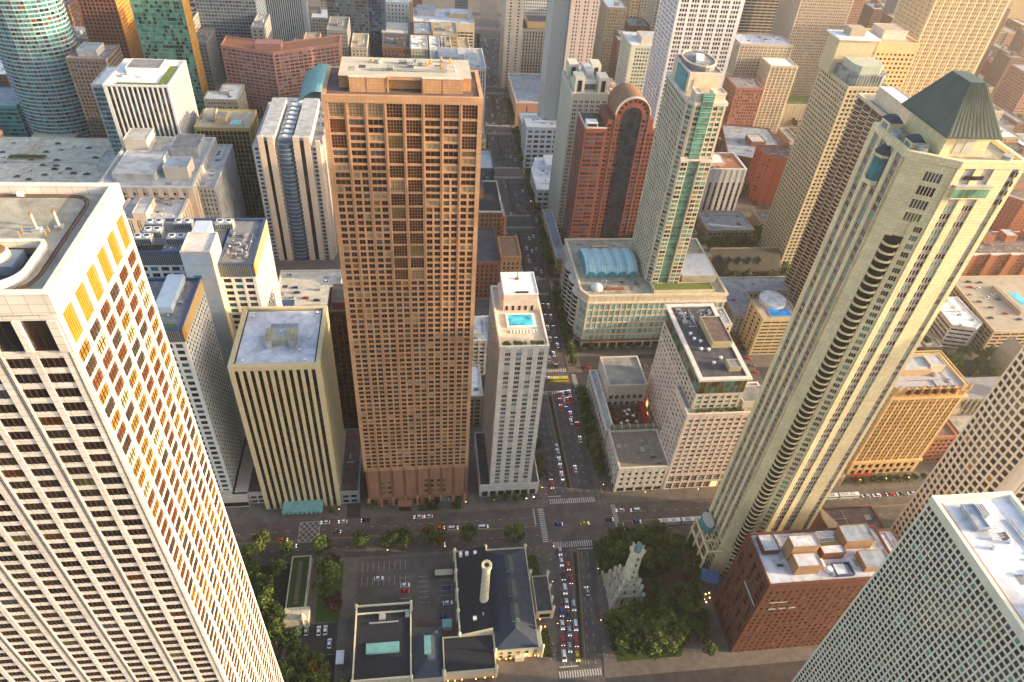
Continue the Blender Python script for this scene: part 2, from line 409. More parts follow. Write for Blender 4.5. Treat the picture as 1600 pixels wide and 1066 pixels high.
def cw(poly):
    a = sum(poly[i-1][0]*poly[i][1]-poly[i][0]*poly[i-1][1] for i in range(len(poly)))
    return poly if a > 0 else poly[::-1]
sheet('avenue', cw(strip(-200, 1500, lambda y: mx(y, -1)+0, lambda y: mx(y, 1))), .004, asphalt2)
EW = [(55, 11), (120, 13), (206, 23), (313, 15), (415, 14), (507, 14), (594, 14), (688, 14), (795, 15), (890, 14), (985, 14), (1080, 14), (1180, 14), (1290, 14), (1400, 14)]
for k, (y, w) in enumerate(EW):
    if y > 130: sheet('cross_street', rect(-700, 1500, y-w/2, y+w/2), .0, asphalt2 if k == 2 else asphalt)
NSL = [(-37, 7), (-128, 12), (-228, 12), (-330, 12), (-440, 12), (-560, 12), (-680, 12)]
NSR = [(205, 11), (312, 12), (410, 12), (510, 12), (610, 12), (710, 12), (810, 12), (910, 12), (1010, 12), (1110, 12), (1210, 12), (1310, 12)]
PAVES = []
def pave(poly, h=.15, mat=paving, name='pavement'):
    o = sheet(name, poly, h, mat, th=.3); PAVES.append(o); return o
eyl = [(EW[i][0]+EW[i][1]/2, EW[i+1][0]-EW[i+1][1]/2) for i in range(2, len(EW)-1)]
for k, (y0, y1) in enumerate(eyl):
    xs = [-37] + [q[0] for q in NSL[1:]]; ws = [7]+[q[1] for q in NSL[1:]]
    pave(cw(strip(y0, y1, lambda y: -37+3.5, lambda y: mx(y, -1), 3)))
    for (xa, wa), (xb, wb) in zip(NSL, NSL[1:]): pave(rect(xb+wb/2, xa-wa/2, y0, y1))
    pave(cw(strip(y0, y1, lambda y: mx(y, 1), lambda y: 205-5.5, 3)))
    for (xa, wa), (xb, wb) in zip(NSR, NSR[1:]): pave(rect(xa+wa/2, xb-wb/2, y0, y1))
# north of Chicago Avenue
pave(cw(strip(126.5, 194.5, lambda y: -118, lambda y: mx(y, -1), 4)), mat=paving)
pave(cw(strip(126.5, 194.5, lambda y: mx(y, 1), lambda y: 330, 4)), mat=paving)
pave(cw(strip(20, 113.5, lambda y: mx(y, 1), lambda y: 330, 4)))
pave(cw(strip(20, 113.5, lambda y: -118, lambda y: mx(y, -1), 4)))
# car parks and planted ground
sheet('parking_lot', rect(-33, 12.5, 165.5, 193), .154, asphalt2); sheet('parking_lot', rect(-7, 12.5, 152.5, 165.5), .154, asphalt2)
sheet('parking_lot', rect(104, 199, 320.4, 336), .156, asphalt); sheet('parking_lot', rect(203, 223.5, 303, 352), .156, asphalt2)
sheet('drive', rect(-62, -40.5, 147, 161.5), .154, asphalt)
sheet('lawn', [(-118, 127), (-64, 127), (-64, 193), (-118, 193)], .16, soil)
sheet('lawn', [(-64, 127), (-40.5, 127), (-40.5, 146.5), (-64, 146.5)], .16, soil)
sheet('lawn', rect(-51, -40, 162, 192.5), .162, grassm)
sheet('lawn', cw([(87.5, 192), (84.5, 176), (93, 176), (99, 174), (112, 172), (130, 180), (131, 192)]), .16, grassm)
sheet('lawn', cw([(84, 133), (82.5, 156), (92, 157), (104, 156), (118, 160), (128, 158), (114, 133)]), .16, grassm)
sheet('plaza', cw([(118.5, 160.5), (134, 168), (140, 192), (132, 192), (130.5, 180), (112.5, 171.5), (104, 171), (104, 156.5)]), .158, terra)
b = MB()
# ---- painted markings
def mk(name, boxes, mat, z=.012):
    b = MB()
    for q in boxes:
        if len(q) == 4 and not isinstance(q[0], tuple): q = rect(*q)
        b.add([(x, y, z) for x, y in q], [(0, 1, 2, 3)], mat)
    o = b.build(name, None, off=(0, 0, 0)); o['kind'] = 'structure'; return o
def zebra_ew(y0, y1, off=0):       # bars for people walking east-west across the avenue
    ym = (y0+y1)/2; a, c = mx(ym, -1)+.8, mx(ym, 1)-.8; out = []
    x = a
    while x < c: out.append((x, x+.55, y0, y1)); x += 1.15
    return out
def zebra_ns(x0, x1, y0, y1):
    out = []; y = y0+.4
    while y < y1-.4: out.append((x0, x1, y, y+.5)); y += 1.1
    return out
for y0, y1 in ((192.6, 196), (219.3, 222.6), (128, 131)): mk('crosswalk', zebra_ew(y0, y1), paint)
for x0, x1 in ((59.5, 62.6), (99.5, 102)): mk('crosswalk', zebra_ns(x0, x1, 196, 217.3), paint)
for yc, w in EW[3:9]:
    mk('crosswalk', zebra_ew(yc-w/2-4, yc-w/2-1), paint); mk('crosswalk', zebra_ew(yc+w/2+1, yc+w/2+4), paint)
    for s in (-1, 1):
        xx = mx(yc, s)+s*3; mk('crosswalk', zebra_ns(xx-1.4, xx+1.4, yc-w/2+.5, yc+w/2-.5), paint)
dash = []
for seg in ((133, 190), (226, 300), (324, 404), (426, 496), (518, 584), (605, 678), (700, 780), (805, 880), (900, 975), (1000, 1070)):
    y = seg[0]
    while y < seg[1]:
        for s in (-.67, -.37, .37, .67):
            x = mx(y, s)
            dash.append((x-.08, x+.08, y, y+2))
        y += 6
mk('lane_marking', dash, paint)
dash = []
for xx in list(range(-118, 58, 6))+list(range(104, 600, 6)):
    for y in (200.5, 211.5): dash.append((xx, xx+2, y-.08, y+.08))
mk('lane_marking', dash, paint)
mk('centre_line', [(-118, 57, 205.8, 205.95), (-118, 57, 206.15, 206.3), (104, 600, 205.8, 205.95), (104, 600, 206.15, 206.3)], painty)
mk('stop_line', [(64, 73.5, 224, 224.5), (84, 92.5, 304, 304.5), (57.5, 66, 132.6, 133.1), (76, 84.5, 191, 191.5), (57, 57.5, 206.5, 217), (103.5, 104, 196, 205.5)], paint)
# no-stopping grid in front of the fire station
gb = []
def seg(x0, y0, x1, y1, w=.12):
    d = Vector((x1-x0, y1-y0)).normalized(); n = Vector((-d.y, d.x))*w
    return [(x0+n.x, y0+n.y), (x0-n.x, y0-n.y), (x1-n.x, y1-n.y), (x1+n.x, y1+n.y)][::-1]
X0, X1, Y0, Y1 = -63.3, -53.4, 204.8, 216.5
gb += [seg(X0, Y0, X0, Y1), seg(X1, Y0, X1, Y1), seg(X0, Y0, X1, Y0), seg(X0, Y1, X1, Y1)]
for k in range(-3, 4):
    o = k*3.3
    for s in (1, -1):
        pts = []
        for i in range(101):
            x = X0+(X1-X0)*i/100; y = (Y0+Y1)/2+s*(x-(X0+X1)/2)*1.18+o
            if Y0 <= y <= Y1: pts.append((x, y))
        if len(pts) > 3: gb.append(seg(*pts[0], *pts[-1]))
mk('junction_box_marking', [tuple(q) for q in gb], paint, .016)
pk = []
for x in np.arange(-31, -8, 2.6): pk += [(x, x+.12, 186, 191), (x, x+.12, 178, 183)]
for y in np.arange(168, 184, 2.7): pk += [(-13, -8, y, y+.12), (-4, 1, y, y+.12), (6.5, 12, y, y+.12)]
mk('parking_bay_marking', pk, paint, .162)
# ---- medians with planters on the avenue
def median(y0, y1, w0=.75, w1=1.5, off=-.1, name='median'):
    c = lambda y: mx(y, off)+(.3 if y < 200 else 0)
    h = lambda y: w0+(w1-w0)*(y-y0)/(y1-y0)
    b = MB(); b.prism(cw(strip(y0, y1, lambda y: c(y)-h(y), lambda y: c(y)+h(y), 4)), 0, .35, plaza)
    rt = b.build('planted_median', None, off=((c((y0+y1)/2)), (y0+y1)/2, 0))
    tag(rt, MEDL.pop(0), 'median', 'planted medians down the avenue')
    b = MB(); b.prism(cw(strip(y0+3, y1-3, lambda y: c(y)-h(y)*.6, lambda y: c(y)+h(y)*.6, 4)), .3, .62, soil); b.build('planting', rt)
    return rt
MEDL = ['long narrow tan median beside the queue of cars at the foot of the picture',
        'long tan median between the white tower and the courtyard block', 'tan median beside the mall with the barrel roof',
        'median in front of the brown brick tower and red arched tower', 'median with clipped planter near the glass shopfront box',
        'far median where traffic bunches beyond the glass box', 'most distant planted median near the top of the picture']
median(133, 192, .85, 1.3, .03); median(226, 303, 1.3, 1.3); median(325, 403); median(427, 495); median(519, 582); median(606, 676); median(702, 780)
# yellow line either side of the first two medians
for a, c in ((133, 192), (226, 303)):
    q = []
    for k in range(12):
        y = a+(c-a)*k/12; y2 = a+(c-a)*(k+1)/12
        for s in (-1.75, 1.75):
            o = .03 if a < 200 else -.1
            xa, xb = mx(y, o)+(.3 if y < 200 else 0)+s, mx(y2, o)+(.3 if y2 < 200 else 0)+s
            q.append([(xa-.12, y), (xa+.12, y), (xb+.12, y2), (xb-.12, y2)])
    mk('centre_line', q, painty)

# ------------------------------------------------------------------ landmark buildings
# 1. white marble tower in the left foreground
def marble_tower():
    x0, x1, y0, y1, z = -112, -40, 65, 88.3, 262
    rt = root('skyscraper', ((x0+x1)/2, (y0+y1)/2, 0), 'huge white marble tower in the left foreground with gold lit windows down one side', 'skyscraper')
    OCC.append((x0, x1, y0, y1)); rg = random.Random(3)
    mb = MB(); P = rect(x0, x1, y0, y1); mb.prism(P, 0, 255, marble)
    items = []
    frame = M('dark_window_frame', (.04, .03, .025), .5, 0)
    # north (shade) face: 2.45 m floors, two wide windows a bay
    n_st = S(marble, [gbrown]*8+[gmaroon]*8+[gdark]*4+[golive, bl_sunrust, ggrey], bay=8, pat=((.06, .41), (.51, .86)), fh=2.45, wz=(.22, .84), d=.22, sd=.12, nv=3, frame=frame, edge=0, top=0)
    w_st = S(marble, [bl_sungold]*5+[bl_sunrust]*6+[gbrown]*4+[bl_tan], bay=3.85, pat=((.11, .89),), fh=2.45, wz=(.10, .88), d=.2, sd=.14, nv=3, nh=1, frame=frame, edge=.1, top=0)  # gold west panes: sunset reflection put into the pane colour
    w_mid = dict(w_st); w_mid['gl'] = [bl_sungold]*2+[bl_sunrust]*4+[gbrown]*5
    w_low = dict(w_st); w_low['gl'] = [gbrown]*6+[gdark]*2+[bl_sunrust]  # fewer gold panes lower down: fading reflection put into the pane mix
    t_n = S(marble, [gdark, gbrown], bay=8, pat=((.06, .42), (.51, .87)), fh=4.6, wz=(0, 1), d=.45, sd=.36, nv=1, frame=frame, edge=0, top=0)
    t_w = S(marble, [bl_sungold], bay=3.85, pat=((.15, .85),), fh=4.6, wz=(0, 1), d=.3, sd=.24, nv=5, frame=M('amber_mullion', (.45, .22, .04), .5, .1), edge=.1, top=0)
    N0, N1, W0, W1 = (x0, y0), (x1, y0), (x1, y0), (x1, y1)
    facade(mb, items, N0, N1, 7, 252.5, n_st, rg)
    facade(mb, items, W0, W1, 150, 252.5, w_st, rg); facade(mb, items, W0, W1, 100, 150, w_mid, rg); facade(mb, items, W0, W1, 7, 100, w_low, rg)
    for p, q, t in ((N0, N1, t_n), (W0, W1, t_w)): facade(mb, items, p, q, 253.2, 257.8, t, rg)
    for p, q, s in ((N0, N1, n_st), (W0, W1, w_st)):
        L = math.hypot(q[0]-p[0], q[1]-p[1]); u = ((q[0]-p[0])/L, (q[1]-p[1])/L)
        mb.obox(p, u, -s['d'], L, -.02, s['d'], 252.5, 253.2, marble); mb.obox(p, u, -s['d'], L, -.02, s['d'], 257.8, 261.5, marble)
    facade(mb, items, (x1, y1), (x0, y1), 7, 257, n_st, rg)
    mb.box(x0, x1, y0, y1, 255.001, 259.0, marble)
    # joints between bays
    for k in range(1, 9):
        xx = x1-8*k; mb.box(xx-.12, xx-.02, y0-.26, y0-.20, 7, 257.7, dmetal); mb.box(xx+.1, xx+.2, y0-.26, y0-.20, 7, 257.7, dmetal)
    mb.box(x1-.35, x1-.25, y0-.26, y0-.20, 7, 257.7, dmetal)
    # parapet: north, west, south, east
    mb.ring(inset(P, -.58), .95, 258.9, 261.7, marble)
    mb.build('wall', rt)
    emit(rt, 'window', items)
    r = MB()   # roof slab with a sunken, round-cornered plant well
    wx, wy0, wy1 = -43.6, 66.6, 75.8; cr = 3.4
    arc = [(wx-cr+cr*math.cos(a), wy0+cr-cr*math.sin(a)) for a in np.linspace(0, math.pi/2, 9)]
    arc2 = [(wx-1+math.cos(a), wy1-1+math.sin(a)) for a in np.linspace(math.pi/2, 0, 4)]
    poly = [(x1-.1, y0+.1), (x1-.1, y1-.1), (x0+.6, y1-.1), (x0+.6, wy1)]+arc2+arc+[(x0+.6, wy0), (x0+.6, y0+.1)]
    r.prism(cw(poly), 259.05, 260.5, rtan); r.build('roof', rt)
    c = MB(); path = [(x0+1, wy1)]+arc2+arc+[(x0+1, wy0)]
    out = inset(path[::-1], 0)
    for i in range(len(path)-1):
        p, q = path[i], path[i+1]; L = math.hypot(q[0]-p[0], q[1]-p[1]); u = ((q[0]-p[0])/L, (q[1]-p[1])/L)
        c.obox(p, u, -.12, L+.12, 0, .45, 260.4+.002*(i % 2), 261.4+.004*(i % 2), whitew)
    c.build('well_curb', rt)
    f = MB(); f.prism(rect(x0+1, wx, wy0, wy1), 259.03, 259.2, rdark); f.build('well_floor', rt)
    k = MB(); tr = [(x0+1, 87.4), (-45, 87.4), (-43.6, 87.1), (-42.7, 86.3), (-42.3, 85), (-42.3, 69.5), (-42.8, 67.6), (-44.5, 66.2), (-47, 65.9)]
    for i in range(len(tr)-1):
        p, q = tr[i], tr[i+1]; L = math.hypot(q[0]-p[0], q[1]-p[1]); u = ((q[0]-p[0])/L, (q[1]-p[1])/L)
        k.obox(p, u, 0, L, -.06, .06, 260.5, 260.75, brownst); k.obox(p, u, 0, L, .35, .42, 260.5, 260.62, dmetal)
    k.build('window_washing_track', rt)
    ct = MB(); ct.box(-53, -46.3, 71.5, 75, 259.2, 260.4, rbluegrey); ct.cyl(-48.8, 73.4, 1.7, 1.5, 260.4, 261.3, cream, 24); ct.cyl(-48.8, 73.4, 1.35, 1.35, 261.3, 261.34, bl_sungold, 24)
    ct.box(-48.9, -48.7, 71.9, 74.9, 261.34, 261.5, dmetal); ct.build('cooling_tower', rt)
    for px, py, s in ((-46.2, 78.9, 1), (-43.9, 79.6, .9)):
        p = MB(); p.box(px-.5*s, px+.5*s, py-.4, py+.4, 260.5, 260.9, lgrey); p.cyl(px, py, .16, .16, 260.9, 262.5+.3*s, cream, 10); p.cyl(px, py, .19, .19, 262.5+.3*s, 262.8+.3*s, brownst, 10); p.build('vent_pipe', rt)
    p = MB()
    for a, c_ in ((-47.6, 78.4), (-44.6, 78.4)):
        p.box(a-.04, a+.04, c_-.04, c_+.04, 260.5, 261.5, gold); p.box(a-.04, a+.04, 77.4, 77.48, 260.5, 261.5, gold)
    for zz in (260.9, 261.45): p.box(-47.6, -44.6, 78.38, 78.42, zz, zz+.05, metal); p.box(-47.6, -44.6, 77.4, 77.44, zz, zz+.05, metal)
    p.build('safety_rail', rt)
    p = MB(); p.box(-51.6, -50.9, 87, 87.6, 260.5, 261.1, rpure); p.build('roof_box', rt)
marble_tower()

# 2. bronze granite tower
def bronze_tower():
    x0, x1, y0, y1, z = -29.2, 21.6, 224, 248, 219.5
    rt = root('skyscraper', (-4, 236, 0), 'tall reddish bronze granite tower in the centre with a grid of small dark windows', 'skyscraper')
    OCC.append((x0, x1, y0, y1)); rg = random.Random(11)
    mb = MB(); P = rect(x0, x1, y0, y1); mb.prism(P, 0, z, bronze); items = []
    fr = M('bronze_frame', (.22, .10, .05), .5, .05)
    gl = [gbrown]*6+[gmaroon]*3+[gdark]*3+[bl_tan, golive, bl_sunrust, ggrey]
    nb = 8; bw = (x1-x0-1.2)/nb; fh = 2.74
    lo = 30.5; k_total = int((217.6-lo)/fh)
    top = 217.6
    # piers at every bay, thinner mid-piers below the upper zone
    u = (1, 0)
    for i in range(nb+1):
        c = .6+i*bw; mb.obox((x0, y0), u, max(-.5, c-.6) if i else -.5, min(c+.6, x1-x0) if i < nb else x1-x0, -.02, .5, 0, z, bronze)
        mb.obox((x0, y0), u, c-.12, c+.12, .5, .62, lo, z-2, bronze2) if 0 < i < nb else None
    rows = []
    for k in range(k_total):
        zt = top-k*fh; rows.append((zt-fh, zt))
    for i in range(nb):
        a = .6+i*bw+.6; b_ = .6+(i+1)*bw-.6
        k = 0
        split_from = 11+[3, 1, 5, 9, 12, 6, 2, 4][i]-3 if i not in (3, 4) else 22+i
        while k < k_total:
            za, zb = rows[k]
            wide = k < split_from
            cnt = 2 if (k == 0 or (i in (0, 3, 4, 7) and wide and k in (2, 4) or (i in (3, 4) and wide and k % 2 == 0))) else 1
            if k+cnt > k_total: cnt = 1
            zlo = rows[k+cnt-1][0]
            mb.obox((x0, y0), u, a, b_, -.02, .38, zlo, zlo+.7, bronze)        # spandrel below the window
            z0_, z1_ = zlo+.7, zb-.12
            mb.obox((x0, y0), u, a, b_, -.02, .38, z1_, zb, bronze)
            if wide:
                g = rg.choice([golive, bl_tan, gbrown]) if k < 2 and i in (0, 1, 3) else (bl_tan if rg.random() < .1 else rg.choice(gl))
                items.append(((x0+(a+b_)/2), y0-.02, (z0_+z1_)/2, 0, b_-a, 1, z1_-z0_, pane(g, 4 if cnt > 1 else 2, 3 if cnt > 1 else 0, fr)))
            else:
                mid = (a+b_)/2; mb.obox((x0, y0), u, mid-.38, mid+.38, -.02, .42, zlo+.7, z1_, bronze)
                for p, q in ((a, mid-.38), (mid+.38, b_)):
                    items.append((x0+(p+q)/2, y0-.02, (z0_+z1_)/2, 0, q-p, 1, z1_-z0_, pane(bl_sungold if rg.random() < .02 else rg.choice(gl), 1, 0, fr)))
            k += cnt
    zb = rows[-1][0]
    mb.box(x0-.5, x1+.5, y0-.5, y1+.5, 8, zb, bronze2); mb.box(x0-.62, x1+.62, y0-.62, y0, zb-1.2, zb-.4, bronze)
    for i in range(nb*2+1):
        c = x0+.6+i*bw/2; mb.box(c-.25, c+.25, y0-.72, y0-.5, 8, zb-1.2, bronze2)
    for i, hh in ((2, (12, 16, 19.5)), (3, (12, 16, 20)), (9, (12, 16.5, 20.5)), (10, (12, 16, 20)), (11, (12, 16, 20)), (12, (12, 16, 20))):
        for h in hh: items.append((x0+.6+(i+.5)*bw/2, y0-.51, h, 0, 1.6, 1, 2, pane(rg.choice((golive, gdark)), 1, 1, fr)))
    mb.box(x0-.4, x1+.4, y0-.4, y1+.4, 0, 8.0, brownst)
    for i in range(9):
        items.append((x0+3+i*5.5, y0-.42, 3.6, 0, 3.2, 1, 4.4, pane(gdark, 2, 1, fr)))
    # side faces
    st = S(bronze, gl, bay=3, pat=((.25, .75),), fh=fh, wz=(.3, .95), d=.5, sd=.38, edge=1.5, top=1.9)
    facade(mb, items, (x1, y0), (x1, y1), 30, z, st, rg); facade(mb, items, (x0, y1), (x0, y0), 30, z, st, rg); facade(mb, items, (x1, y1), (x0, y1), 30, z, st, rg)
    mb.ring(inset(P, -.62), 1.3, z-1.9, z+.5, bronze)
    mb.build('wall', rt); emit(rt, 'window', items)
    r = MB(); r.prism(inset(P, .6), z-.1, z+.05, rbrown); r.build('roof', rt)
    pl = MB(); c = bronze
    pl.box(-21, -9.5, 227.5, 245, z, z+5, c); pl.box(-9.5, 2.5, 231, 245.2, z, z+4.9, c); pl.box(2.5, 15.6, 227.5, 245, z, z+5, c); pl.box(-24.5, -21, 231, 243, z, z+4.2, c); pl.box(15.6, 18.5, 230, 243, z, z+4.4, c)
    for a in (-21, -15.5, -9.5, 2.5, 9): pl.box(a-.06, a+.06, 227.42, 227.5, z, z+5, bronze2)
    for a in (-9, 2.1): pl.box(a, a+.5, 227.5, 228.2, z, z+5, c)
    pl.box(-9, 2.2, 227.8, 228.1, z+4.2, z+4.9, c)
    pl.build('penthouse', rt)
    t = MB(); t.box(-24.3, 18.4, 228, 244.8, z+5.05, z+5.25, sand); t.box(-9.4, 2.4, 231.2, 245, z+4.92, z+5.04, rtan); t.build('penthouse_roof', rt)
    q = MB(); q.box(-21.2, -9.3, 227.3, 227.6, z+4.9, z+5.5, whitew); q.box(2.3, 15.8, 227.3, 227.6, z+4.9, z+5.5, whitew); q.build('coping', rt)
    for x, y in ((-14, 240), (4, 238), (5.5, 240), (9, 236), (12, 241), (9, 242)):
        p = MB(); p.cyl(x, y, .25, .25, z+5.2, z+7, gold, 8); p.box(x-.5, x+.5, y-.4, y+.4, z+5.2, z+5.9, gold); p.build('roof_vent', rt)
    clutter(rt, -22, 16, 230, 244, z+5.25, 7, 5)
    # entrances
    e = MB(); e.box(-14, -6.8, 219.3, 223.4, 4.6, 5.2, brownst); e.box(-13.4, -7.4, 219.8, 220.1, .15, 4.6, gbrown); e.build('entrance_canopy', rt)
    e = MB(); e.box(7.5, 13.5, 217.8, 223.4, 4.4, 4.8, dmetal)
    for k in range(4): e.box(7.9+k*1.4, 8.8+k*1.4, 221.2, 223.2, 4.8, 5.3, gpale)
    e.build('glass_canopy', rt)
bronze_tower()

# 3. slim white hotel with a roof pool
def hotel():
    x0, x1, y0, y1, z = 34.6, 56.2, 227.5, 272, 106
    rt = root('hotel_tower', (45, 250, 0), 'slim cream tower with a roof terrace pool and white penthouse beside the avenue', 'hotel')
    OCC.append((x0, x1, y0, y1)); rg = random.Random(5)
    mb = MB(); P = rect(x0, x1, y0, y1); mb.prism(P, 0, z, whitew); items = []
    gl = [gdark]*4+[ggrey]*3+[gpale, bl_white, gteal]
    n_st = S(whitew, gl, bay=5.0, pat=((.30, .78),), fh=2.9, wz=(.2, .78), d=.35, sd=.12, nv=2, frame=bl_white, edge=.8, top=2.0, sp=beigec)
    e_st = S(beigec, gl, bay=3.6, pat=((.2, .8),), fh=2.9, wz=(.2, .78), d=.3, sd=.1, nv=1, frame=bl_white, top=2)
    facade(mb, items, P[0], P[1], 10, z, n_st, rg); facade(mb, items, P[1], P[2], 10, z, e_st, rg); facade(mb, items, P[2], P[3], 10, z, e_st, rg); facade(mb, items, P[3], P[0], 10, z, e_st, rg)
    mb.ring(inset(P, -.4), .9, z-.3, z+1.3, whitew); mb.build('wall', rt); emit(rt, 'window', items)
    r = MB(); r.prism(inset(P, .52), z-.1, z+.1, cream); r.build('roof', rt)
    pb = MB(); pb.prism(rect(29, 61, 226.5, 264), .1, 9, whitew); pb.ring(rect(29, 61, 226.5, 264), .5, 9, 10, whitew); pb.prism(rect(29.5, 60.5, 227, 263.5), 9, 9.1, rdark)
    for k in range(7): pb.box(30.5+k*4.3, 33.5+k*4.3, 226.4, 226.5, .6, 4.5, gdark)
    pb.build('podium', rt)
    p = MB(); p.prism(rect(38.6, 54.4, 254, 280-9), z, z+9.5, pinkw); p.ring(rect(38.4, 54.6, 253.8, 271.2), .4, z+9.3, z+10.1, rpure)
    p.box(37.6, 38.6, 257, 271, z, z+4, pinkw)
    for k in range(5): p.box(39.6+k*3, 40.8+k*3, 253.85, 254, z+.4, z+3, gdark)
    p.build('penthouse', rt)
    p = MB(); p.prism(rect(38.9, 54.1, 254.3, 270.7), z+9.5, z+9.7, rpure); p.box(44, 50, 254.6, 255.6, z+9.7, z+10.4, dmetal); p.build('penthouse_roof', rt)
    p = MB(); p.box(39.2, 52.8, 241.2, 251, z+.1, z+.9, rpure); w = p.build('pool_surround', rt)
    p = MB(); p.box(40.2, 51.4, 242.2, 250, z+.5, z+.93, water); p.build('pool', rt)
    for k in range(9):
        p = MB(); xx = 40.2+k*1.5; p.box(xx, xx+.7, 237.3, 239, z+.3, z+.5, rpure); p.box(xx, xx+.7, 238.7, 239.2, z+.5, z+1, rpure); p.build('sun_lounger', rt)
    for a, c_ in ((36, 39.5), (41, 47), (48.5, 54.5)):
        p = MB()
        for j in range(60): xx, yy = rg.uniform(a, c_), rg.uniform(229.3, 231.6); s = .3; p.cyl(xx, yy, s, .05, z+.2, z+.9+rg.random()*.5, sedum, 5)
        p.build('planter', rt)
    p = MB(); p.cyl(46, 266, 1, .8, z+9.6, z+10.4, bl_sungold, 12); p.cyl(46, 266, .25, .12, z+10.4, z+16, redg, 8); p.build('flag_mast', rt)
hotel()

# 4. red granite tower with a round arch top
def arch_tower():
    rt = root('arched_tower', (137, 454, 0), 'red granite tower with a round arched top and a black glass strip down its middle', 'skyscraper')
    OCC.append((113, 161, 440, 468)); rg = random.Random(8); items = []
    xc, rr, y0, y1, zs = 145, 11.6, 440, 466, 123.5
    mb = MB()
    def arch(r, ya, yb, z0, mat, n=20):
        pr = [(xc+r, z0), (xc+r, zs)]+[(xc+r*math.cos(a), zs+r*math.sin(a)) for a in np.linspace(0, math.pi, n)[1:-1]]+[(xc-r, zs), (xc-r, z0)]
        k = len(pr); vs = [(x, ya, z) for x, z in pr]+[(x, yb, z) for x, z in pr]
        return vs, [tuple(range(k))[::-1], tuple(range(k, 2*k))]+[(i, (i+1) % k, (i+1) % k+k, i+k) for i in range(k)]
    vs, fs = arch(rr, y0, y1, 0, redg); mb.add(vs, [tuple(reversed(f)) for f in fs], redg)
    vs, fs = arch(rr+.7, y0-.3, y0+1.2, 118, pinkw)
    mb.box(xc+rr, xc+rr+6, y0, y1, 0, 113, redg); mb.box(113.5, xc-rr, y0, y1, 0, 113.5, redg)
    mb.box(xc-rr-5, xc-rr, y0, y1, 113.5, 120, redg); mb.box(xc+rr, xc+rr+3.5, y0, y1, 113, 120.5, redg)
    # radial windows round the arch, rows of square windows either side
    for k in range(9):
        a = math.pi*(k+.5)/9; items.append((xc+9.4*math.cos(a), y0-.05, zs+9.4*math.sin(a), 0, 1.6, 1, 1.6, pane(gnavy)))
    rows = np.arange(12, 122, 3.25)
    for z in rows:
        for x in (xc-10, xc-7.4, xc+8.2, xc+10.4): items.append((x, y0-.05, z, 0, 1.6, 1, 1.7, pane(rg.choice((gnavy, gdark, gblue)))))
        if z < 119: items.append((xc-rr-3.2, y0-.05, z, 0, 1.8, 1, 1.7, pane(gnavy)))
        if z < 112:
            for x, w in ((117.6, 5.6), (124.2, 5.2)): items.append((x, y0-.05, z, 0, w, 1, 1.9, pane(rg.choice((gblue, gnavy, ggrey)), 3, 0, redg)))
            for x in (xc+rr+2, xc+rr+4.6): items.append((x, y0-.05, z, 0, 1.5, 1, 1.7, pane(gnavy)))
            for yy in np.arange(443, 465, 3.4):
                items.append((113.45, yy, z, -math.pi/2, 2.2, 1, 1.8, pane(rg.choice((gnavy, gblue)))))
                items.append((xc+rr+6.05, yy, z, math.pi/2, 2.2, 1, 1.8, pane(gnavy)))
    mb.box(xc-rr-.25, xc-rr+.25, y0-.3, y0, 0, zs, brick3); mb.box(xc+rr-.25, xc+rr+.25, y0-.3, y0, 0, zs, brick3)
    mb.build('wall', rt); emit(rt, 'window', items)
    # pale arch coping
    c = MB(); n = 24
    for i in range(n):
        a, b_ = math.pi*i/n, math.pi*(i+1)/n; q = []
        for aa in (a, b_):
            for r in (rr-.1, rr+.7): q.append((xc+r*math.cos(aa), zs+r*math.sin(aa)))
        o = [q[0], q[1], q[3], q[2]]
        c.add([(x, y0-.5, z) for x, z in o]+[(x, y0+1.2, z) for x, z in o], [(0, 1, 2, 3), (7, 6, 5, 4), (0, 4, 5, 1), (1, 5, 6, 2), (2, 6, 7, 3), (3, 7, 4, 0)], pinkw)
    c.build('arch_coping', rt)
    # barrel roof behind
    c = MB(); q = [(xc+(rr+.3)*math.cos(a), zs+(rr+.3)*math.sin(a)) for a in np.linspace(0, math.pi, 20)]
    k = len(q); c.add([(x, y0+1.2, z) for x, z in q]+[(x, y1, z) for x, z in q], [(i, i+1, i+1+k, i+k) for i in range(k-1)]+[tuple(range(k, 2*k))], brownst); c.build('barrel_roof', rt)
    # black glass strip with rounded head
    g = MB(); r2 = 6.3; pr = [(xc+r2, 2), (xc+r2, zs-1)]+[(xc+r2*math.cos(a), zs-1+r2*math.sin(a)) for a in np.linspace(0, math.pi, 14)[1:-1]]+[(xc-r2, zs-1), (xc-r2, 2)]
    k = len(pr); g.add([(x, y0-.35, z) for x, z in pr]+[(x, y0, z) for x, z in pr], [tuple(range(k))]+[(i, (i+1) % k, (i+1) % k+k, i+k) for i in range(k)], gnavy)
    for z in np.arange(6, 124, 2.1): g.box(xc-r2, xc+r2, y0-.42, y0-.35, z, z+.12, ggrey)
    for x in np.linspace(-r2+1, r2-1, 9): g.box(xc+x-.06, xc+x+.06, y0-.45, y0-.35, 3, zs+3, ggrey)
    g.build('glass_strip', rt)
    r = MB(); r.box(114, xc-rr-5.2, y0+.4, y1-.4, 113.5, 113.7, rdark); r.box(113.5, xc-rr-5, y0, y0+.5, 113.5, 114.6, pinkw); r.box(113.5, 114, y0, y1, 113.5, 114.5, pinkw); r.build('roof', rt)
    p = MB(); p.box(114.5, 122, y0+.6, y0+7, 113.6, 117.5, rpure); p.box(115, 121.5, y0+.5, y0+.6, 114.2, 116.6, gnavy); p.build('penthouse', rt)
    p = MB()
    for j in range(80): p.cyl(rg.uniform(122.5, 127), rg.uniform(445, 462), .5, .1, 113.7, 114.4+rg.random(), sedum, 5)
    p.build('roof_planting', rt)
arch_tower()

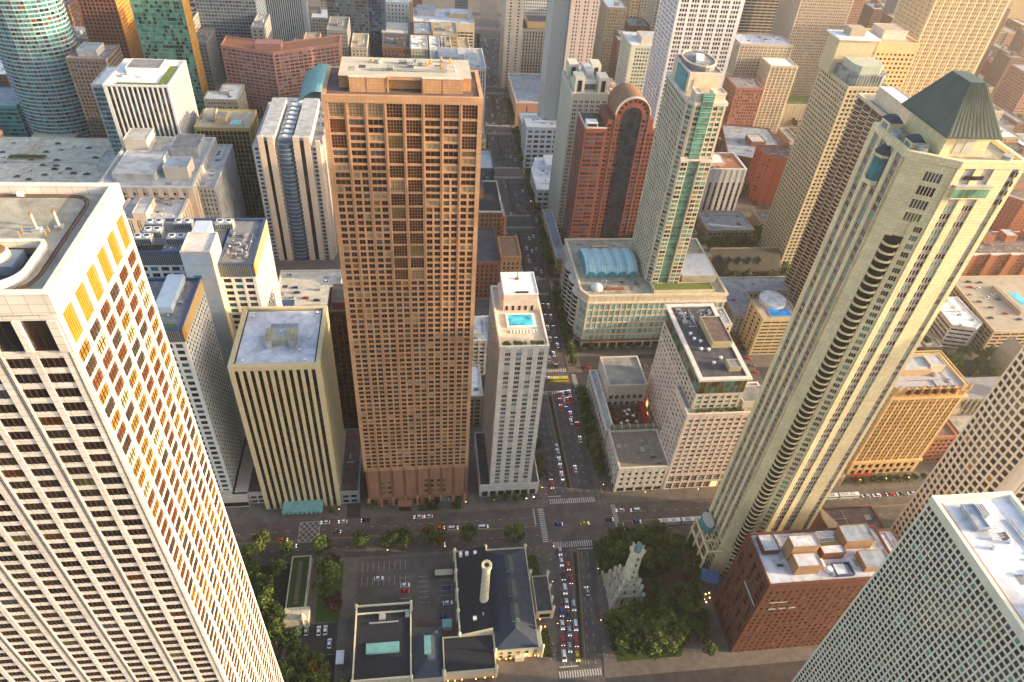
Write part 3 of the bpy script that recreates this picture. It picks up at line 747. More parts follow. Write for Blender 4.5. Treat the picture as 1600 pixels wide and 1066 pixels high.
# 5. cream and teal condominium tower rising from the mall
def condo():
    x0, x1, y0, y1 = 147.8, 168.5, 356, 398
    rt = root('condominium_tower', (158, 377, 45), 'cream and sea green glass tower with a curved crown rising from the mall roof', 'skyscraper')
    OCC.append((x0, x1, y0, y1)); rg = random.Random(21); items = []
    mb = MB(); P = [(x0+3, y0), (x1, y0), (x1, y1), (x0, y1), (x0, y0+4)]
    mb.prism(P, 45, 166, cream)
    gl = [ggreen]*4+[gteal]*3+[golive]+[gdark]*3+[bl_tan]
    w = S(cream, gl, bay=3.3, pat=((.12, .88),), fh=3.0, wz=(.22, .86), d=.4, sd=.3, nv=1, frame=cream, top=1)
    e = S(cream, [ggreen, gteal, gdark, gpale], bay=3.4, pat=((.12, .88),), fh=3.0, wz=(.2, .9), d=.4, sd=.28, nv=1, frame=cream, top=1)
    for i in range(5): facade(mb, items, P[i], P[(i+1) % 5], 45, 166, e if i in (3, 4) else w, rg)
    mb.ring(inset(P, -.9), 1.5, 165.5, 167.2, pinkw)
    mb.build('wall', rt); emit(rt, 'window', items)
    g = MB(); g.box(154.2, 160.6, y0-1.3, y0+1, 46, 172, ggreen)
    for z in np.arange(47, 171, 3): g.box(154.1, 160.7, y0-1.4, y0-1.29, z, z+.9, gteal); g.box(154, 160.8, y0-1.45, y0-1.28, z+.9, z+1.0, whitew)
    g.build('glass_bay', rt)
    for a, b_, h in ((150.5, 154.2, 171.5), (160.7, 167.5, 171.5)):
        c = MB(); c.box(a, b_, y0+.6, y0+8, 167, h, cream); c.ring(rect(a-.2, b_+.2, y0+.4, y0+8.2), .4, h-.3, h+.6, pinkw); c.build('corner_turret', rt)
    c = MB(); c.prism([(149, 368), (167.5, 368), (167.5, 396), (149, 396)], 166, 178, cream); c.ring(rect(148.8, 167.7, 367.8, 396.2), .5, 177.6, 178.8, pinkw); c.build('crown', rt)
    c = MB(); c.box(148.3, 149, 371, 388, 167, 177, tealp); c.box(152, 160, 367.7, 368, 170, 175, cream); c.build('crown_panel', rt)
    c = MB(); c.prism(rect(149.4, 167.1, 368.4, 395.6), 177.9, 178.2, rgrey); c.build('roof', rt)
    c = MB(); n = 20; pts = [(158+9*math.cos(a), 383+13*math.sin(a)) for a in np.linspace(0, 2*math.pi, n, endpoint=False)]
    c.prism(pts, 178.2, 181, rgrey); c.ring(inset(pts, -.2), .6, 180.8, 181.6, cream); c.prism([(154, 376), (158, 375), (162, 386), (158, 388)], 181, 182.6, rpure); c.build('oval_penthouse', rt)
    # lower front shoulder with terraces
    s = MB(); s.box(149.5, 154.1, y0-3.2, y0-.95, 45, 134, cream); s.box(160.9, 168, y0-3.2, y0-.95, 45, 134, cream)
    it = []
    for z in np.arange(48, 133, 3):
        for x, w_ in ((151.8, 3.4), (162.9, 2.6), (166.2, 2.4)): it.append((x, y0-3.25, z, 0, w_, 1, 1.9, pane(rg.choice(gl), 1, 0, cream)))
    s.ring(rect(149.2, 168.3, y0-3.4, y0-1), .3, 134, 135.2, pinkw); s.box(149.6, 168, y0-3.1, y0-1, 133.9, 134.1, sedum)
    s.build('front_shoulder', rt); emit(rt, 'window', it, K=0)
condo()

# 6. shopping mall with barrel skylight
def mall():
    rt = root('shopping_mall', (150, 378, 0), 'low cream and aqua glazed mall with a scalloped pale blue barrel roof', 'shopping mall')
    z = 44; P = [(107, 344), (199, 344), (199, 409), (103, 409), (103, 350)]
    OCC.append((103, 199, 344, 409)); rg = random.Random(4); items = []
    mb = MB(); mb.prism(P, 0, z, cream)
    n = S(cream, [gteal]*4+[M('aqua_glazing', (.20, .48, .50), .2, .15, .3, spec=.6)]*9+[gpale], bay=3.6, pat=((.11, .89),), fh=5.6, wz=(.14, .84), d=.3, sd=.2, nv=3, nh=2, frame=M('pale_aqua_frame', (.35, .5, .48), .5, .05), top=5.5, sp=cream)
    e = S(whitew, [gdark, ggrey], bay=4.2, pat=((.25, .75),), fh=4.2, wz=(.25, .8), d=.4, sd=.25, top=2)
    bs = S(beigec, [gdark], bay=6, pat=((.1, .9),), fh=6, wz=(.1, .75), d=.2, sd=.1, nv=2, frame=dmetal, top=.6)
    for i in range(5):
        s = n if i in (0, 4) else e
        facade(mb, items, P[i], P[(i+1) % 5], 0, 7, bs, rg); facade(mb, items, P[i], P[(i+1) % 5], 7, z, s, rg)
    mb.ring(inset(P, -1.0), 1.8, z-5.2, z-4.2, pinkw); mb.ring(inset(P, -.9), 1.6, z-.2, z+1.4, cream); mb.ring(inset(P, -.8), 1.0, 6.6, 8.2, brownst)
    mb.build('wall', rt); emit(rt, 'window', items)
    r = MB(); r.prism(inset(P, .7), z-.1, z+.1, rtan); r.build('roof', rt)
    b = MB(); x0, x1, y0, y1 = 109, 144.5, 366, 394; n = 5; nn = 26; rows = []
    for j in range(15):
        t = j/14; a = math.pi*t; yy = (y0+y1)/2-(y1-y0)/2*math.cos(a); h = 8.5*math.sin(a)
        row = []
        for i in range(nn*2+1):
            s = i/(nn*2); sc = abs(math.sin(math.pi*s*n)); row.append((x0+(x1-x0)*s, yy-(1.4*sc if t < .5 else -1.4*sc)*abs(math.cos(a)), z+.1+h*(.86+.14*sc)))
        rows.append(row)
    k = nn*2+1; b.add([p for r_ in rows for p in r_], [(j*k+i, j*k+i+1, (j+1)*k+i+1, (j+1)*k+i) for j in range(14) for i in range(k-1)], skylt)
    b.add([p for p in [r_[0] for r_ in rows]], [tuple(range(15))], tealp); b.add([p for p in [r_[-1] for r_ in rows]], [tuple(range(15))[::-1]], tealp)
    for i in range(0, k, 3):
        for j in range(14):
            p, q = rows[j][i], rows[j+1][i]; b.add([(p[0]-.09, p[1], p[2]+.06), (p[0]+.09, p[1], p[2]+.06), (q[0]+.09, q[1], q[2]+.06), (q[0]-.09, q[1], q[2]+.06)], [(0, 1, 2, 3)], aqua)
    for j in (2, 4, 10, 12):
        for i in range(k-1):
            p, q = rows[j][i], rows[j][i+1]; b.add([(p[0], p[1]-.1, p[2]+.07), (q[0], q[1]-.1, q[2]+.07), (q[0], q[1]+.1, q[2]+.07), (p[0], p[1]+.1, p[2]+.07)], [(0, 1, 2, 3)], aqua)
    b.build('barrel_skylight', rt, smooth=False)
    for i in range(5):
        xx = x0+(i+.5)*(x1-x0)/5; c = MB(); q = [(xx+3.2*math.cos(a), z+.1+3.6*math.sin(a)) for a in np.linspace(0, math.pi, 12)]; kk = len(q)
        c.add([(x, y0-1.9, zz) for x, zz in q]+[(x, y0+2, zz*1.0) for x, zz in q], [tuple(range(kk))[::-1]]+[(i_, i_+1, i_+1+kk, i_+kk) for i_ in range(kk-1)], tealp); c.build('arched_skylight_end', rt)
    d = MB(); d.cyl(113.5, 352.5, 4, 4, z, z+1.2, cream, 20)
    for a in range(5):
        r0, r1 = 3.8*math.cos(a*math.pi/10), 3.8*math.cos((a+1)*math.pi/10); d.cyl(113.5, 352.5, r0, max(r1, .05), z+1.2+2.6*math.sin(a*math.pi/10), z+1.2+2.6*math.sin((a+1)*math.pi/10), M('pale_dome', (.6, .68, .68), .4, .05), 20)
    d.build('dome', rt)
    d = MB(); d.box(119, 131, 350.5, 352, z+.1, z+1.4, redg); d.box(120, 131, 399, 401, z+.1, z+1.6, orn); d.build('skylight_strip', rt)
    # curved bowed window bays on the avenue side
    for k_ in range(3):
        c = MB(); yc = 360+k_*14; pts = [(103.0-3.0*math.cos(a), yc+5.5*math.sin(a)) for a in np.linspace(math.pi/2, -math.pi/2, 9)]
        c.prism(pts[::-1] if k_ < 0 else cw(pts), 9, 37, gdark)
        for zz in np.arange(11, 37, 3.6): c.prism(cw([(103+(p[0]-103)*1.06, yc+(p[1]-yc)*1.03) for p in pts]), zz, zz+1.1, whitew)
        c.build('bow_window', rt)
    roofbox(rt, 150, 190, 345.5, 353.5, z+.1, z+3, cream, sedum, 'terrace'); roofbox(rt, 172, 196, 358, 384, z+.1, z+5, cream, rpure)
    clutter(rt, 116, 144, 354, 362, z+.1, 5, 3); clutter(rt, 110, 140, 397, 407, z+.1, 6, 9)
mall()

# 7. pale stone department block with courtyard terrace and glass-topped wing
def penin():
    rg = random.Random(14)
    rt = root('hotel_block', (150, 258, 0), 'broad pinkish stone hotel block with a glass top storey and dark cluttered roof', 'hotel')
    OCC.append((131, 177, 225, 305)); items = []
    gl = [gdark]*3+[ggreen]*3+[gpale, bl_tan, ggrey, ggrey, gdark, gdark, gbrown]
    st = S(pinkw, gl, bay=3.7, pat=((.18, .82),), fh=3.3, wz=(.28, .78), d=.3, sd=.22, nv=2, frame=cream, top=2.5)
    bs = S(pinkw, [gdark]*5+[gteal]*2+[lit_win], bay=4.2, pat=((.12, .88),), fh=6, wz=(.12, .85), d=.35, sd=.3, nv=2, nh=2, frame=cream, top=.8)
    for P, z in ((rect(131.3, 176, 225.3, 246), 60), (rect(136, 160, 246.01, 289), 66)):
        mb = MB(); mb.prism(P, 0, z, pinkw)
        for i in range(4):
            facade(mb, items, P[i], P[(i+1) % 4], 0, 13, bs, rg); facade(mb, items, P[i], P[(i+1) % 4], 13, z, st, rg)
        mb.ring(inset(P, -.5), 1.0, z-.6, z+1, pinkw); mb.build('wall', rt)
    emit(rt, 'window', items)
    r = MB(); r.prism(rect(132, 175.4, 226, 245.4), 59.9, 60.1, rtan); r.build('roof', rt)
    # upper glass storeys
    x0, x1, y0, y1 = 134.6, 158.6, 229.5, 286; it = []
    mb = MB(); mb.prism(rect(x0, x1, y0, y1), 60.1, 81, golive if 0 else beigec)
    s2 = S(golive, [golive, gteal, gteal, gbrown], bay=3, pat=((.06, .94),), fh=5, wz=(.06, .92), d=.15, sd=.12, nv=1, frame=bl_tan, top=.6, edge=.3)
    s1 = S(beigec, gl, bay=3.7, pat=((.18, .82),), fh=3.3, wz=(.3, .8), d=.2, sd=.1, top=.6)
    P = rect(x0, x1, y0, y1)
    for i in range(4): facade(mb, it, P[i], P[(i+1) % 4], 60.1, 70, s1, rg); facade(mb, it, P[i], P[(i+1) % 4], 71, 81, s2, rg)
    mb.ring(inset(P, -1.6), 2.2, 80.6, 81.8, whitew); mb.build('upper_wall', rt); emit(rt, 'window', it, K=0)
    r = MB(); r.prism(rect(x0+.6, x1-.6, y0+.6, y1-.6), 81, 81.2, rdark); r.build('roof', rt)
    roofbox(rt, 147, 157.5, 251.5, 272, 81.2, 85, golive if 0 else M('olive_render', (.42, .38, .22), .8, .1), rbrown)
    roofbox(rt, 150, 156, 234, 239.5, 81.2, 84, M('olive_render', (.42, .38, .22)), rgrey)
    for x, y in ((139, 262), (139.8, 258), (142.5, 256), (140.8, 250), (144.6, 249.5), (144, 239.5), (148.8, 243)): place(rt, 'roof_vent', VENT, x, y, 81.2, 0, (1.9, 1.9, 1.8))
    clutter(rt, 137, 146, 266, 284, 81.2, 10, 77); clutter(rt, 147, 157, 274, 284, 81.2, 7, 12)
    p = MB()
    for j in range(90): p.cyl(rg.uniform(136, 162), rg.uniform(226.4, 228.6), .45, .05, 60.1, 61.2+rg.random()*.8, sedum, 5)
    p.build('terrace_planting', rt)
    roofbox(rt, 161, 175, 229, 240, 60.1, 64.2, beigec, rgrey)
    # low retail wings along the avenue
    rt = root('retail_building', (117, 240, 0), 'low white stone shop building with square windows and a flat tan roof on the corner', 'shop building')
    OCC.append((103, 131, 225, 252))
    bld(None, None, None, rect(103.4, 130.9, 225.4, 251.5), 19.5, S(whitew, [gdark, gdark, gbrown], bay=3.6, pat=((.28, .72),), fh=4, wz=(.3, .75), d=.3, sd=.22, top=2.4), roof=M('brown_gravel', (.27, .22, .17), .95, .15, .3), units=5, base=S(whitew, [gdark], bay=5, pat=((.12, .88),), fh=4.4, wz=(.05, .8), d=.3, sd=.2, top=.6), bz=4.5, seed=4, rt=rt, par=.9)
    g = MB(); g.box(104.5, 130.5, 252, 254.2, 17, 22.5, M('olive_glazing', (.16, .18, .08), .3, .15)); 
    for k in range(6): g.box(106+k*4.6, 106.3+k*4.6, 251.8, 254.3, 17, 22.7, whitew)
    g.build('winter_garden', rt)
    rt = root('courtyard_building', (117, 282, 0), 'pale limestone block with flat grey roof behind a red and green courtyard terrace', 'shop building')
    OCC.append((103, 131, 252, 305))
    bld(None, None, None, rect(108.2, 131, 279, 303.5), 28, S(beigec, [gdark, gbrown], bay=3.4, pat=((.2, .8),), fh=5, wz=(.2, .75), d=.3, sd=.2, top=6, nv=1, frame=beigec), roof=M('mottled_roof', (.30, .29, .26), .95, .3, .12), seed=9, rt=rt, z0=0)
    bld(None, None, None, rect(103, 107.2, 254.5, 303.5), 17, S(whitew, [gdark, gpale, bl_sunrust], bay=3.4, pat=((.12, .88),), fh=5, wz=(.12, .85), d=.3, sd=.2, top=1.5, nv=1, frame=white), roof=lgrey, seed=10, rt=rt)
    t = MB(); t.prism(rect(107.8, 131, 254.6, 278.6), 0, 13, beigec); t.prism(rect(108, 130.8, 254.8, 278.4), 13, 13.1, terra)
    t.box(127.8, 131, 254.7, 278.5, 13.1, 15, M('red_awning', (.35, .02, .03), .8, .1)); t.build('terrace', rt)
    p = MB()
    for j in range(200): p.cyl(rg.uniform(108.5, 127), rg.uniform(255, 277), rg.uniform(.3, .9), .1, 13.1, 14+rg.random()*1.6, rg.choice((sedum, grassm, M('red_flowers', (.3, .05, .04), .9, .2))), 6)
    p.build('terrace_planting', rt)
    for k in range(16):
        p = MB(); xx, yy = rg.uniform(110, 126), rg.uniform(257, 276); p.cyl(xx, yy, .05, .05, 13.1, 15.2, dmetal, 5); p.cyl(xx, yy, 1.1, .05, 15.0, 15.6, rg.choice((cream, redg, rpure)), 8); p.build('parasol', rt)
penin()

# 8. tall yellow limestone tower with a green pyramid roof
def park_tower():
    rt = root('skyscraper', (158, 181, 0), 'tall pale yellow stone tower with a green copper pyramid roof', 'skyscraper')
    OCC.append((142, 175, 168, 193)); rg = random.Random(31); items = []
    Z = 226
    P = [(155, 168), (175.5, 168), (175.5, 193), (142, 193), (142, 174.5)]
    mb = MB(); mb.prism(P, 0, Z, parkst)
    gl = [gdark]*5+[ggrey]*2+[ggreen]*3+[golive, bl_tan]
    sp = M('lilac_spandrel', (.34, .30, .30), .6, .1)
    nst = S(parkst, gl, bay=20, pat=((.08, .25), (.38, .55), (.84, .95)), fh=3.05, wz=(.25, .82), d=.45, sd=.1, nv=2, frame=parkst, edge=.3, top=13, sp=sp)
    nlow = dict(nst); nlow['top'] = .4
    facade(mb, items, P[0], P[1], 24, 196, nlow, rg); facade(mb, items, P[0], P[1], 196, Z, nst, rg)
    for k in range(4): items.append((173.6, 167.55, 214+k*3.05, 0, 2.0, 1, 1.7, pane(gdark, 1, 0, parkst)))
    bst = S(parkst, gl, bay=4, pat=((.15, .85),), fh=4, wz=(.2, .8), d=.3, sd=.2, nv=1, frame=parkst, top=1)
    for i in (0, 1, 2, 3, 4): facade(mb, items, P[i], P[(i+1) % 5], 0, 24, bst, rg)
    wst = S(parkst, gl, bay=4, pat=((.2, .8),), fh=3.05, wz=(.25, .8), d=.4, sd=.15, nv=1, frame=parkst, top=5)
    facade(mb, items, P[1], P[2], 24, Z, wst, rg); facade(mb, items, P[2], P[3], 24, Z, wst, rg)
    DL = math.hypot(13, 6.5); du = (13/DL, -6.5/DL)
    def dp(t): return (142+du[0]*t, 174.5+du[1]*t)
    cst = S(parkst, gl, bay=4, pat=((.2, .85),), fh=3.05, wz=(.2, .8), d=.35, sd=.2, nv=2, frame=parkst, edge=.2, top=1)
    facade(mb, items, dp(10.3), dp(DL-.4), 24, 206, cst, rg)
    cup = S(parkst, gl, bay=6, pat=((.1, .88),), fh=4.4, wz=(.14, .8), d=.3, sd=.2, nv=4, frame=parkst, edge=.3, top=3)
    facade(mb, items, dp(6.0), dp(12.6), 205, Z, cup, rg)
    # east face: four window bays, then the diagonal corner: blank pier, scalloped balconies, window bay
    est = S(parkst, gl, bay=4.4, pat=((.34, .96),), fh=3.05, wz=(.28, .86), d=.75, sd=.08, nv=2, frame=parkst, edge=.1, top=3, sp=sp)
    facade(mb, items, (142, 193), (142, 174.9), 24, 226, est, rg)
    mb.obox(dp(0), du, 0, 4.1, -.02, .8, 0, Z, parkst); mb.obox(dp(0), du, 9.6, 10.3, -.02, .8, 0, 206, parkst); mb.obox(dp(0), du, 4.1, 6.0, -.02, .79, 200, Z, parkst)
    mb.ring(inset(P, -.7), 1.4, Z-1, Z+1.2, parkst)
    # upper oriel on the north side
    mb.box(156, 168, 166.6, 168, 215.5, 219.5, parkst)
    mb.build('wall', rt); emit(rt, 'window', items)
    bal = MB(); pts = [(-.5, .1)]+[(.5*math.cos(a), -1.0*math.sin(a)) for a in np.linspace(math.pi, 0, 13)]+[(.5, .1)]
    deck = M('balcony_deck_shade', (.05, .04, .035), .9, .1)  # deck coloured dark for the shade inside each crescent
    bal.prism(cw(pts), 0, .1, parkst, deck)
    for i in range(1, len(pts)-2):
        p, q = pts[i], pts[i+1]; L = math.hypot(q[0]-p[0], q[1]-p[1])
        if L < .01: continue
        u = ((q[0]-p[0])/L, (q[1]-p[1])/L); bal.obox(p, u, 0, L, 0, -.10, .1, .75, parkst)
    ub = unit_mesh(bal, 'balcony'); bi = []
    rec = MB(); rec.obox(dp(0), du, 4.1, 9.6, -.01, .05, 18, 200, gbrown); rec.build('recess_shade', rt)  # flat dark glass sheet standing in for the shaded recess
    cx_, cy_ = dp(6.85)
    for k in range(59): bi.append((cx_, cy_, 20+k*3.05, math.atan2(du[1], du[0]), 5.4, 2.3, .95, ub))
    emit(rt, 'balcony', bi)
    o = MB(); 
    for k in range(6): o.box(156.2+k*1.95, 157.8+k*1.95, 166.5, 166.62, 216, 218.8, ggreen)
    o.box(155.7, 168.3, 166.2, 168.2, 219.5, 219.8, lgrey); o.build('oriel', rt)
    o = MB(); o.box(158, 164, 167.3, 167.6, 221.4, 222.6, gdark); o.build('vent_grille', rt)
    r = MB(); r.prism(inset(P, .6), Z-.05, Z+.1, rtan); r.build('roof', rt)
    # lantern storey and pyramid
    l = MB(); l.box(151, 165, 173, 192.3, Z+.1, 232.6, parkst); l.box(154.6, 160.6, 172.85, 173, Z+1, 231.8, bl_white); l.box(157.5, 157.7, 172.75, 172.85, Z+1, 231.8, parkst); l.box(150.6, 151.6, 172.5, 173.5, Z, 232.6, parkst)
    l.box(148.9, 165.8, 170.9, 193.2, 232.2, 232.7, parkst); l.build('lantern_storey', rt)
    p = MB(); A = [(148.7, 170.6), (166.2, 170.6), (166.2, 194.6), (148.7, 194.6)]; B = [(153.6, 177.6), (158.6, 177.6), (158.6, 186.5), (153.6, 186.5)]
    p.loft([[(x, y, 232.5) for x, y in A], [(x, y, 233.0) for x, y in A], [(x, y, 246) for x, y in B]], copper)
    for k in range(12):     # standing seams on the north slope
        t = (k+.5)/12; xa = 148.7+17.5*t; xb = 153.6+5*t
        p.add([(xa-.05, 170.55, 233.05), (xa+.05, 170.55, 233.05), (xb+.05, 177.55, 246.05), (xb-.05, 177.55, 246.05), (xa-.05, 170.45, 233.2), (xa+.05, 170.45, 233.2), (xb+.05, 177.45, 246.2), (xb-.05, 177.45, 246.2)],
              [(4, 5, 6, 7), (0, 4, 7, 3), (1, 2, 6, 5)], copper)
    p.build('pyramid_roof', rt)
    # corner turrets
    for x0, x1, y0, y1, h in ((142.6, 146.4, 187.5, 192.3, 229.5), (144, 147.6, 176.5, 180.5, 228.5)):
        t = MB(); t.box(x0, x1, y0, y1, Z-4, h, parkst); t.box(x0-.12, x0, y0+1, y1-1, Z-3, h-.8, gpale)
        t.loft([[(x0-.3, y0-.3, h), (x1+.3, y0-.3, h), (x1+.3, y1+.3, h), (x0-.3, y1+.3, h)], [(x0+1, y0+1.4, h+1.6), (x1-1, y0+1.4, h+1.6), (x1-1, y1-1.4, h+1.6), (x0+1, y1-1.4, h+1.6)]], slateblue); t.build('corner_turret', rt)
    t = MB(); t.cyl(141.6, 183.5, 2.6, 2.6, 212, 222, parkst, 8); t.cyl(141.6, 183.5, 2.68, 2.68, 213.5, 221, gteal, 8); t.cyl(141.6, 183.5, 2.9, 1.2, 222, 224.5, slateblue, 8); t.build('glazed_bay', rt)
    for x, y in ((146.5, 174.8), (143.3, 184.5), (170, 169.5)):
        t = MB(); t.cyl(x, y, 1.5, 1.5, Z, Z+2.2, lgrey, 12); t.box(x-1.6, x+1.6, y-.3, y+.3, Z+2.2, Z+2.6, metal); t.build('roof_bracket', rt)
    # open stone frame and canopies at the foot, on the east side
    f = MB()
    for y in (172, 178, 184, 190):
        f.box(133.5, 134.3, y-.4, y+.4, .15, 22, parkst); f.box(134.3, 141.9, y-.35, y+.35, 20.5, 21.6, parkst)
    f.box(133.4, 134.2, 171, 191, 13.5, 14.5, parkst); f.box(133.4, 134.2, 171, 191, 21.7, 22.7, parkst); f.build('entrance_frame', rt)
    f = MB(); n = 14; pts = [(137.5+3*math.cos(a), 186+5*math.sin(a)) for a in np.linspace(0, 2*math.pi, n, endpoint=False)]
    f.prism(pts, 22.8, 27, tealp); f.prism(inset(pts, .4), 27, 27.3, bl_white); f.build('oval_skylight', rt)
    f = MB(); f.add([(132, 166, 7), (140, 162.5, 7), (141.5, 167.5, 10), (133.5, 170.5, 10), (132, 166, 6.8), (140, 162.5, 6.8), (141.5, 167.5, 9.8), (133.5, 170.5, 9.8)], [(0, 1, 2, 3), (7, 6, 5, 4), (0, 4, 5, 1), (1, 5, 6, 2), (2, 6, 7, 3), (3, 7, 4, 0)], M('blue_glass_canopy', (.07, .12, .25), .2, .1)); f.build('glass_canopy', rt)
    f = MB(); f.box(150, 178, 156, 168, 0, 10, brownst); f.build('podium', rt)
park_tower()
# 9. white gridded slab, lower right
def grid_slab():
    x0, x1, y0, y1, z = 147, 172, 42, 107.4, 150
    rt = root('apartment_slab', (159, 75, 0), 'pale green white gridded slab tower in the lower right corner with a white roof', 'skyscraper')
    OCC.append((x0, x1, y0, y1)); rg = random.Random(9); items = []
    mb = MB(); P = rect(x0, x1, y0, y1); w = M('pale_sage_concrete', (.76, .73, .57), .75, .07, .2); mb.prism(P, 0, z, w)
    gl = [gdark]*12+[gbrown]*2+[ggreen, golive, ggrey, ggrey]
    st = S(w, gl, bay=1.8, pat=((.13, .87),), fh=2.4, wz=(.14, .86), d=.26, sd=.18, edge=.2, top=1.6, bot=4)
    for i in range(4): facade(mb, items, P[i], P[(i+1) % 4], 0, z, st, rg)
    mb.ring(inset(P, -.5), 1.2, z-.3, z+1.5, w); mb.build('wall', rt); emit(rt, 'window', items)
    r = MB(); r.prism(inset(P, .6), z-.1, z+.1, rwhite); r.build('roof', rt)
    r = MB(); r.box(148.4, 149.2, 60, 106, z+.1, z+.35, gold if 0 else brick3); r.build('flashing_strip', rt)
    roofbox(rt, 161.5, 166.5, 62, 72, z+.1, z+6, dgrey, rdark)
    roofbox(rt, 153.5, 157, 96, 104, z+.1, z+1.6, rbluegrey, rbluegrey, 'skylight')
    p = MB()
    for k in range(4): p.box(157+k*.7, 157.4+k*.7, 100, 103.6, z+.1, z+2.4, metal)
    for k in range(6): p.box(157.2, 160.2, 93.3+k*.7, 93.5+k*.7, z+.8, z+1, metal)
    p.build('roof_rack', rt)
    for x, y in ((161, 92), (155, 90.5), (159, 82), (162.5, 82.5), (156.5, 73)): place(rt, 'roof_vent', VENT, x, y, z+.1, 0, (1.4, 1.4, 1.2))
    clutter(rt, 153, 168, 60, 100, z+.1, 9, 3)
grid_slab()

# 10. curved balcony tower at the right edge
def round_tower():
    rt = root('balcony_tower', (270, 172, 0), 'cream concrete tower at the right edge wrapped in bowed bands of deep set windows', 'skyscraper')
    OCC.append((248, 292, 150, 192)); rg = random.Random(2); items = []; z = 176
    w = M('pink_cream_concrete', (.80, .69, .57), .75, .07, .2)
    def bow(p, q, h, n):
        out = []; L = math.hypot(q[0]-p[0], q[1]-p[1]); ux, uy = (q[0]-p[0])/L, (q[1]-p[1])/L
        for i in range(n):
            t = i/n; b_ = 4*h*t*(1-t); out.append((p[0]+ux*L*t+uy*b_, p[1]+uy*L*t-ux*b_))
        return out
    P = bow((248.6, 190), (249, 157), 2.2, 10)+bow((249, 154), (288, 154), 4, 12)+[(291, 154), (291, 190)]
    mb = MB(); mb.prism(P, 0, z, w)
    st = S(w, [gbrown]*10+[gdark]*14+[bl_sungold], bay=4.2, pat=((.12, .88),), fh=3.95, wz=(.14, .84), d=.45, sd=.32, edge=.05, top=1, bot=4)
    n = len(P)
    for i in range(n): facade(mb, items, P[i], P[(i+1) % n], 0, z, st, rg)
    mb.build('wall', rt); emit(rt, 'window', items)
    mb = MB(); mb.cyl(246.6, 156, 2.3, 2.3, 0, z+1, w, 16); mb.build('corner_shaft', rt)
    mb = MB(); mb.prism(inset(P, .5), z, z+.3, rgrey); mb.build('roof', rt)
round_tower()

# 11. tan tower with scalloped balconies
def scallop_tower():
    x0, x1, y0, y1, z = 273, 296, 338, 398, 157
    rt = root('balcony_tower', (284, 368, 0), 'tan apartment tower covered in rows of dark scalloped balconies, behind the green pyramid tower', 'skyscraper')
    OCC.append((x0, x1, y0, y1)); rg = random.Random(2); items = []
    mb = MB(); P = rect(x0, x1, y0, y1); mb.prism(P, 0, z, tan)
    st = S(tan, [gbrown, gdark, gmaroon, dbrown], bay=8.55, pat=((.05, .95),), fh=2.9, wz=(.0, .88), d=.3, sd=.25, edge=.1, top=1, bot=6)
    for i in range(4): facade(mb, items, P[i], P[(i+1) % 4], 0, z, st, rg)
    mb.ring(inset(P, -1), 1.6, z-.5, z+1, cream); mb.build('wall', rt); emit(rt, 'window', items, K=100, minpx=5)
    wt = M('balcony_tan', (.55, .40, .28), .8, .08)
    bal = MB(); pts = [(-.47, 0)]+[(.47*math.cos(a), -1.0*math.sin(a)) for a in np.linspace(math.pi, 0, 8)]+[(.47, 0)]
    bal.prism(cw(pts), 0, .1, wt, M('balcony_deck_shade', (.05, .04, .035), .9, .1))  # deck colour carries the shade inside the balconies
    for i in range(1, len(pts)-2):
        p, q = pts[i], pts[i+1]; L = math.hypot(q[0]-p[0], q[1]-p[1])
        if L < .01: continue
        u = ((q[0]-p[0])/L, (q[1]-p[1])/L); bal.obox(p, u, 0, L, 0, -.05, .1, .9, wt)
    ub = unit_mesh(bal, 'balcony'); bi = []
    for k in range(int((z-8)/2.9)):
        zz = 7+k*2.9
        for j in range(7): bi.append((x0-.2, y0+4.28+8.55*j, zz, -math.pi/2, 8.4, 2.2, .95, ub))
        for j in range(3): bi.append((x0+3.85+7.7*j, y0-.2, zz, 0, 7.4, 2.0, .95, ub))
    emit(rt, 'balcony', bi)
    r = MB(); r.prism(inset(P, .7), z-.1, z+.1, rgrey); r.build('roof', rt)
    roofbox(rt, 277, 287, 348, 388, z+.1, z+9, cream, rpure); clutter(rt, 288, 295, 345, 390, z+.1, 8, 4)
scallop_tower()

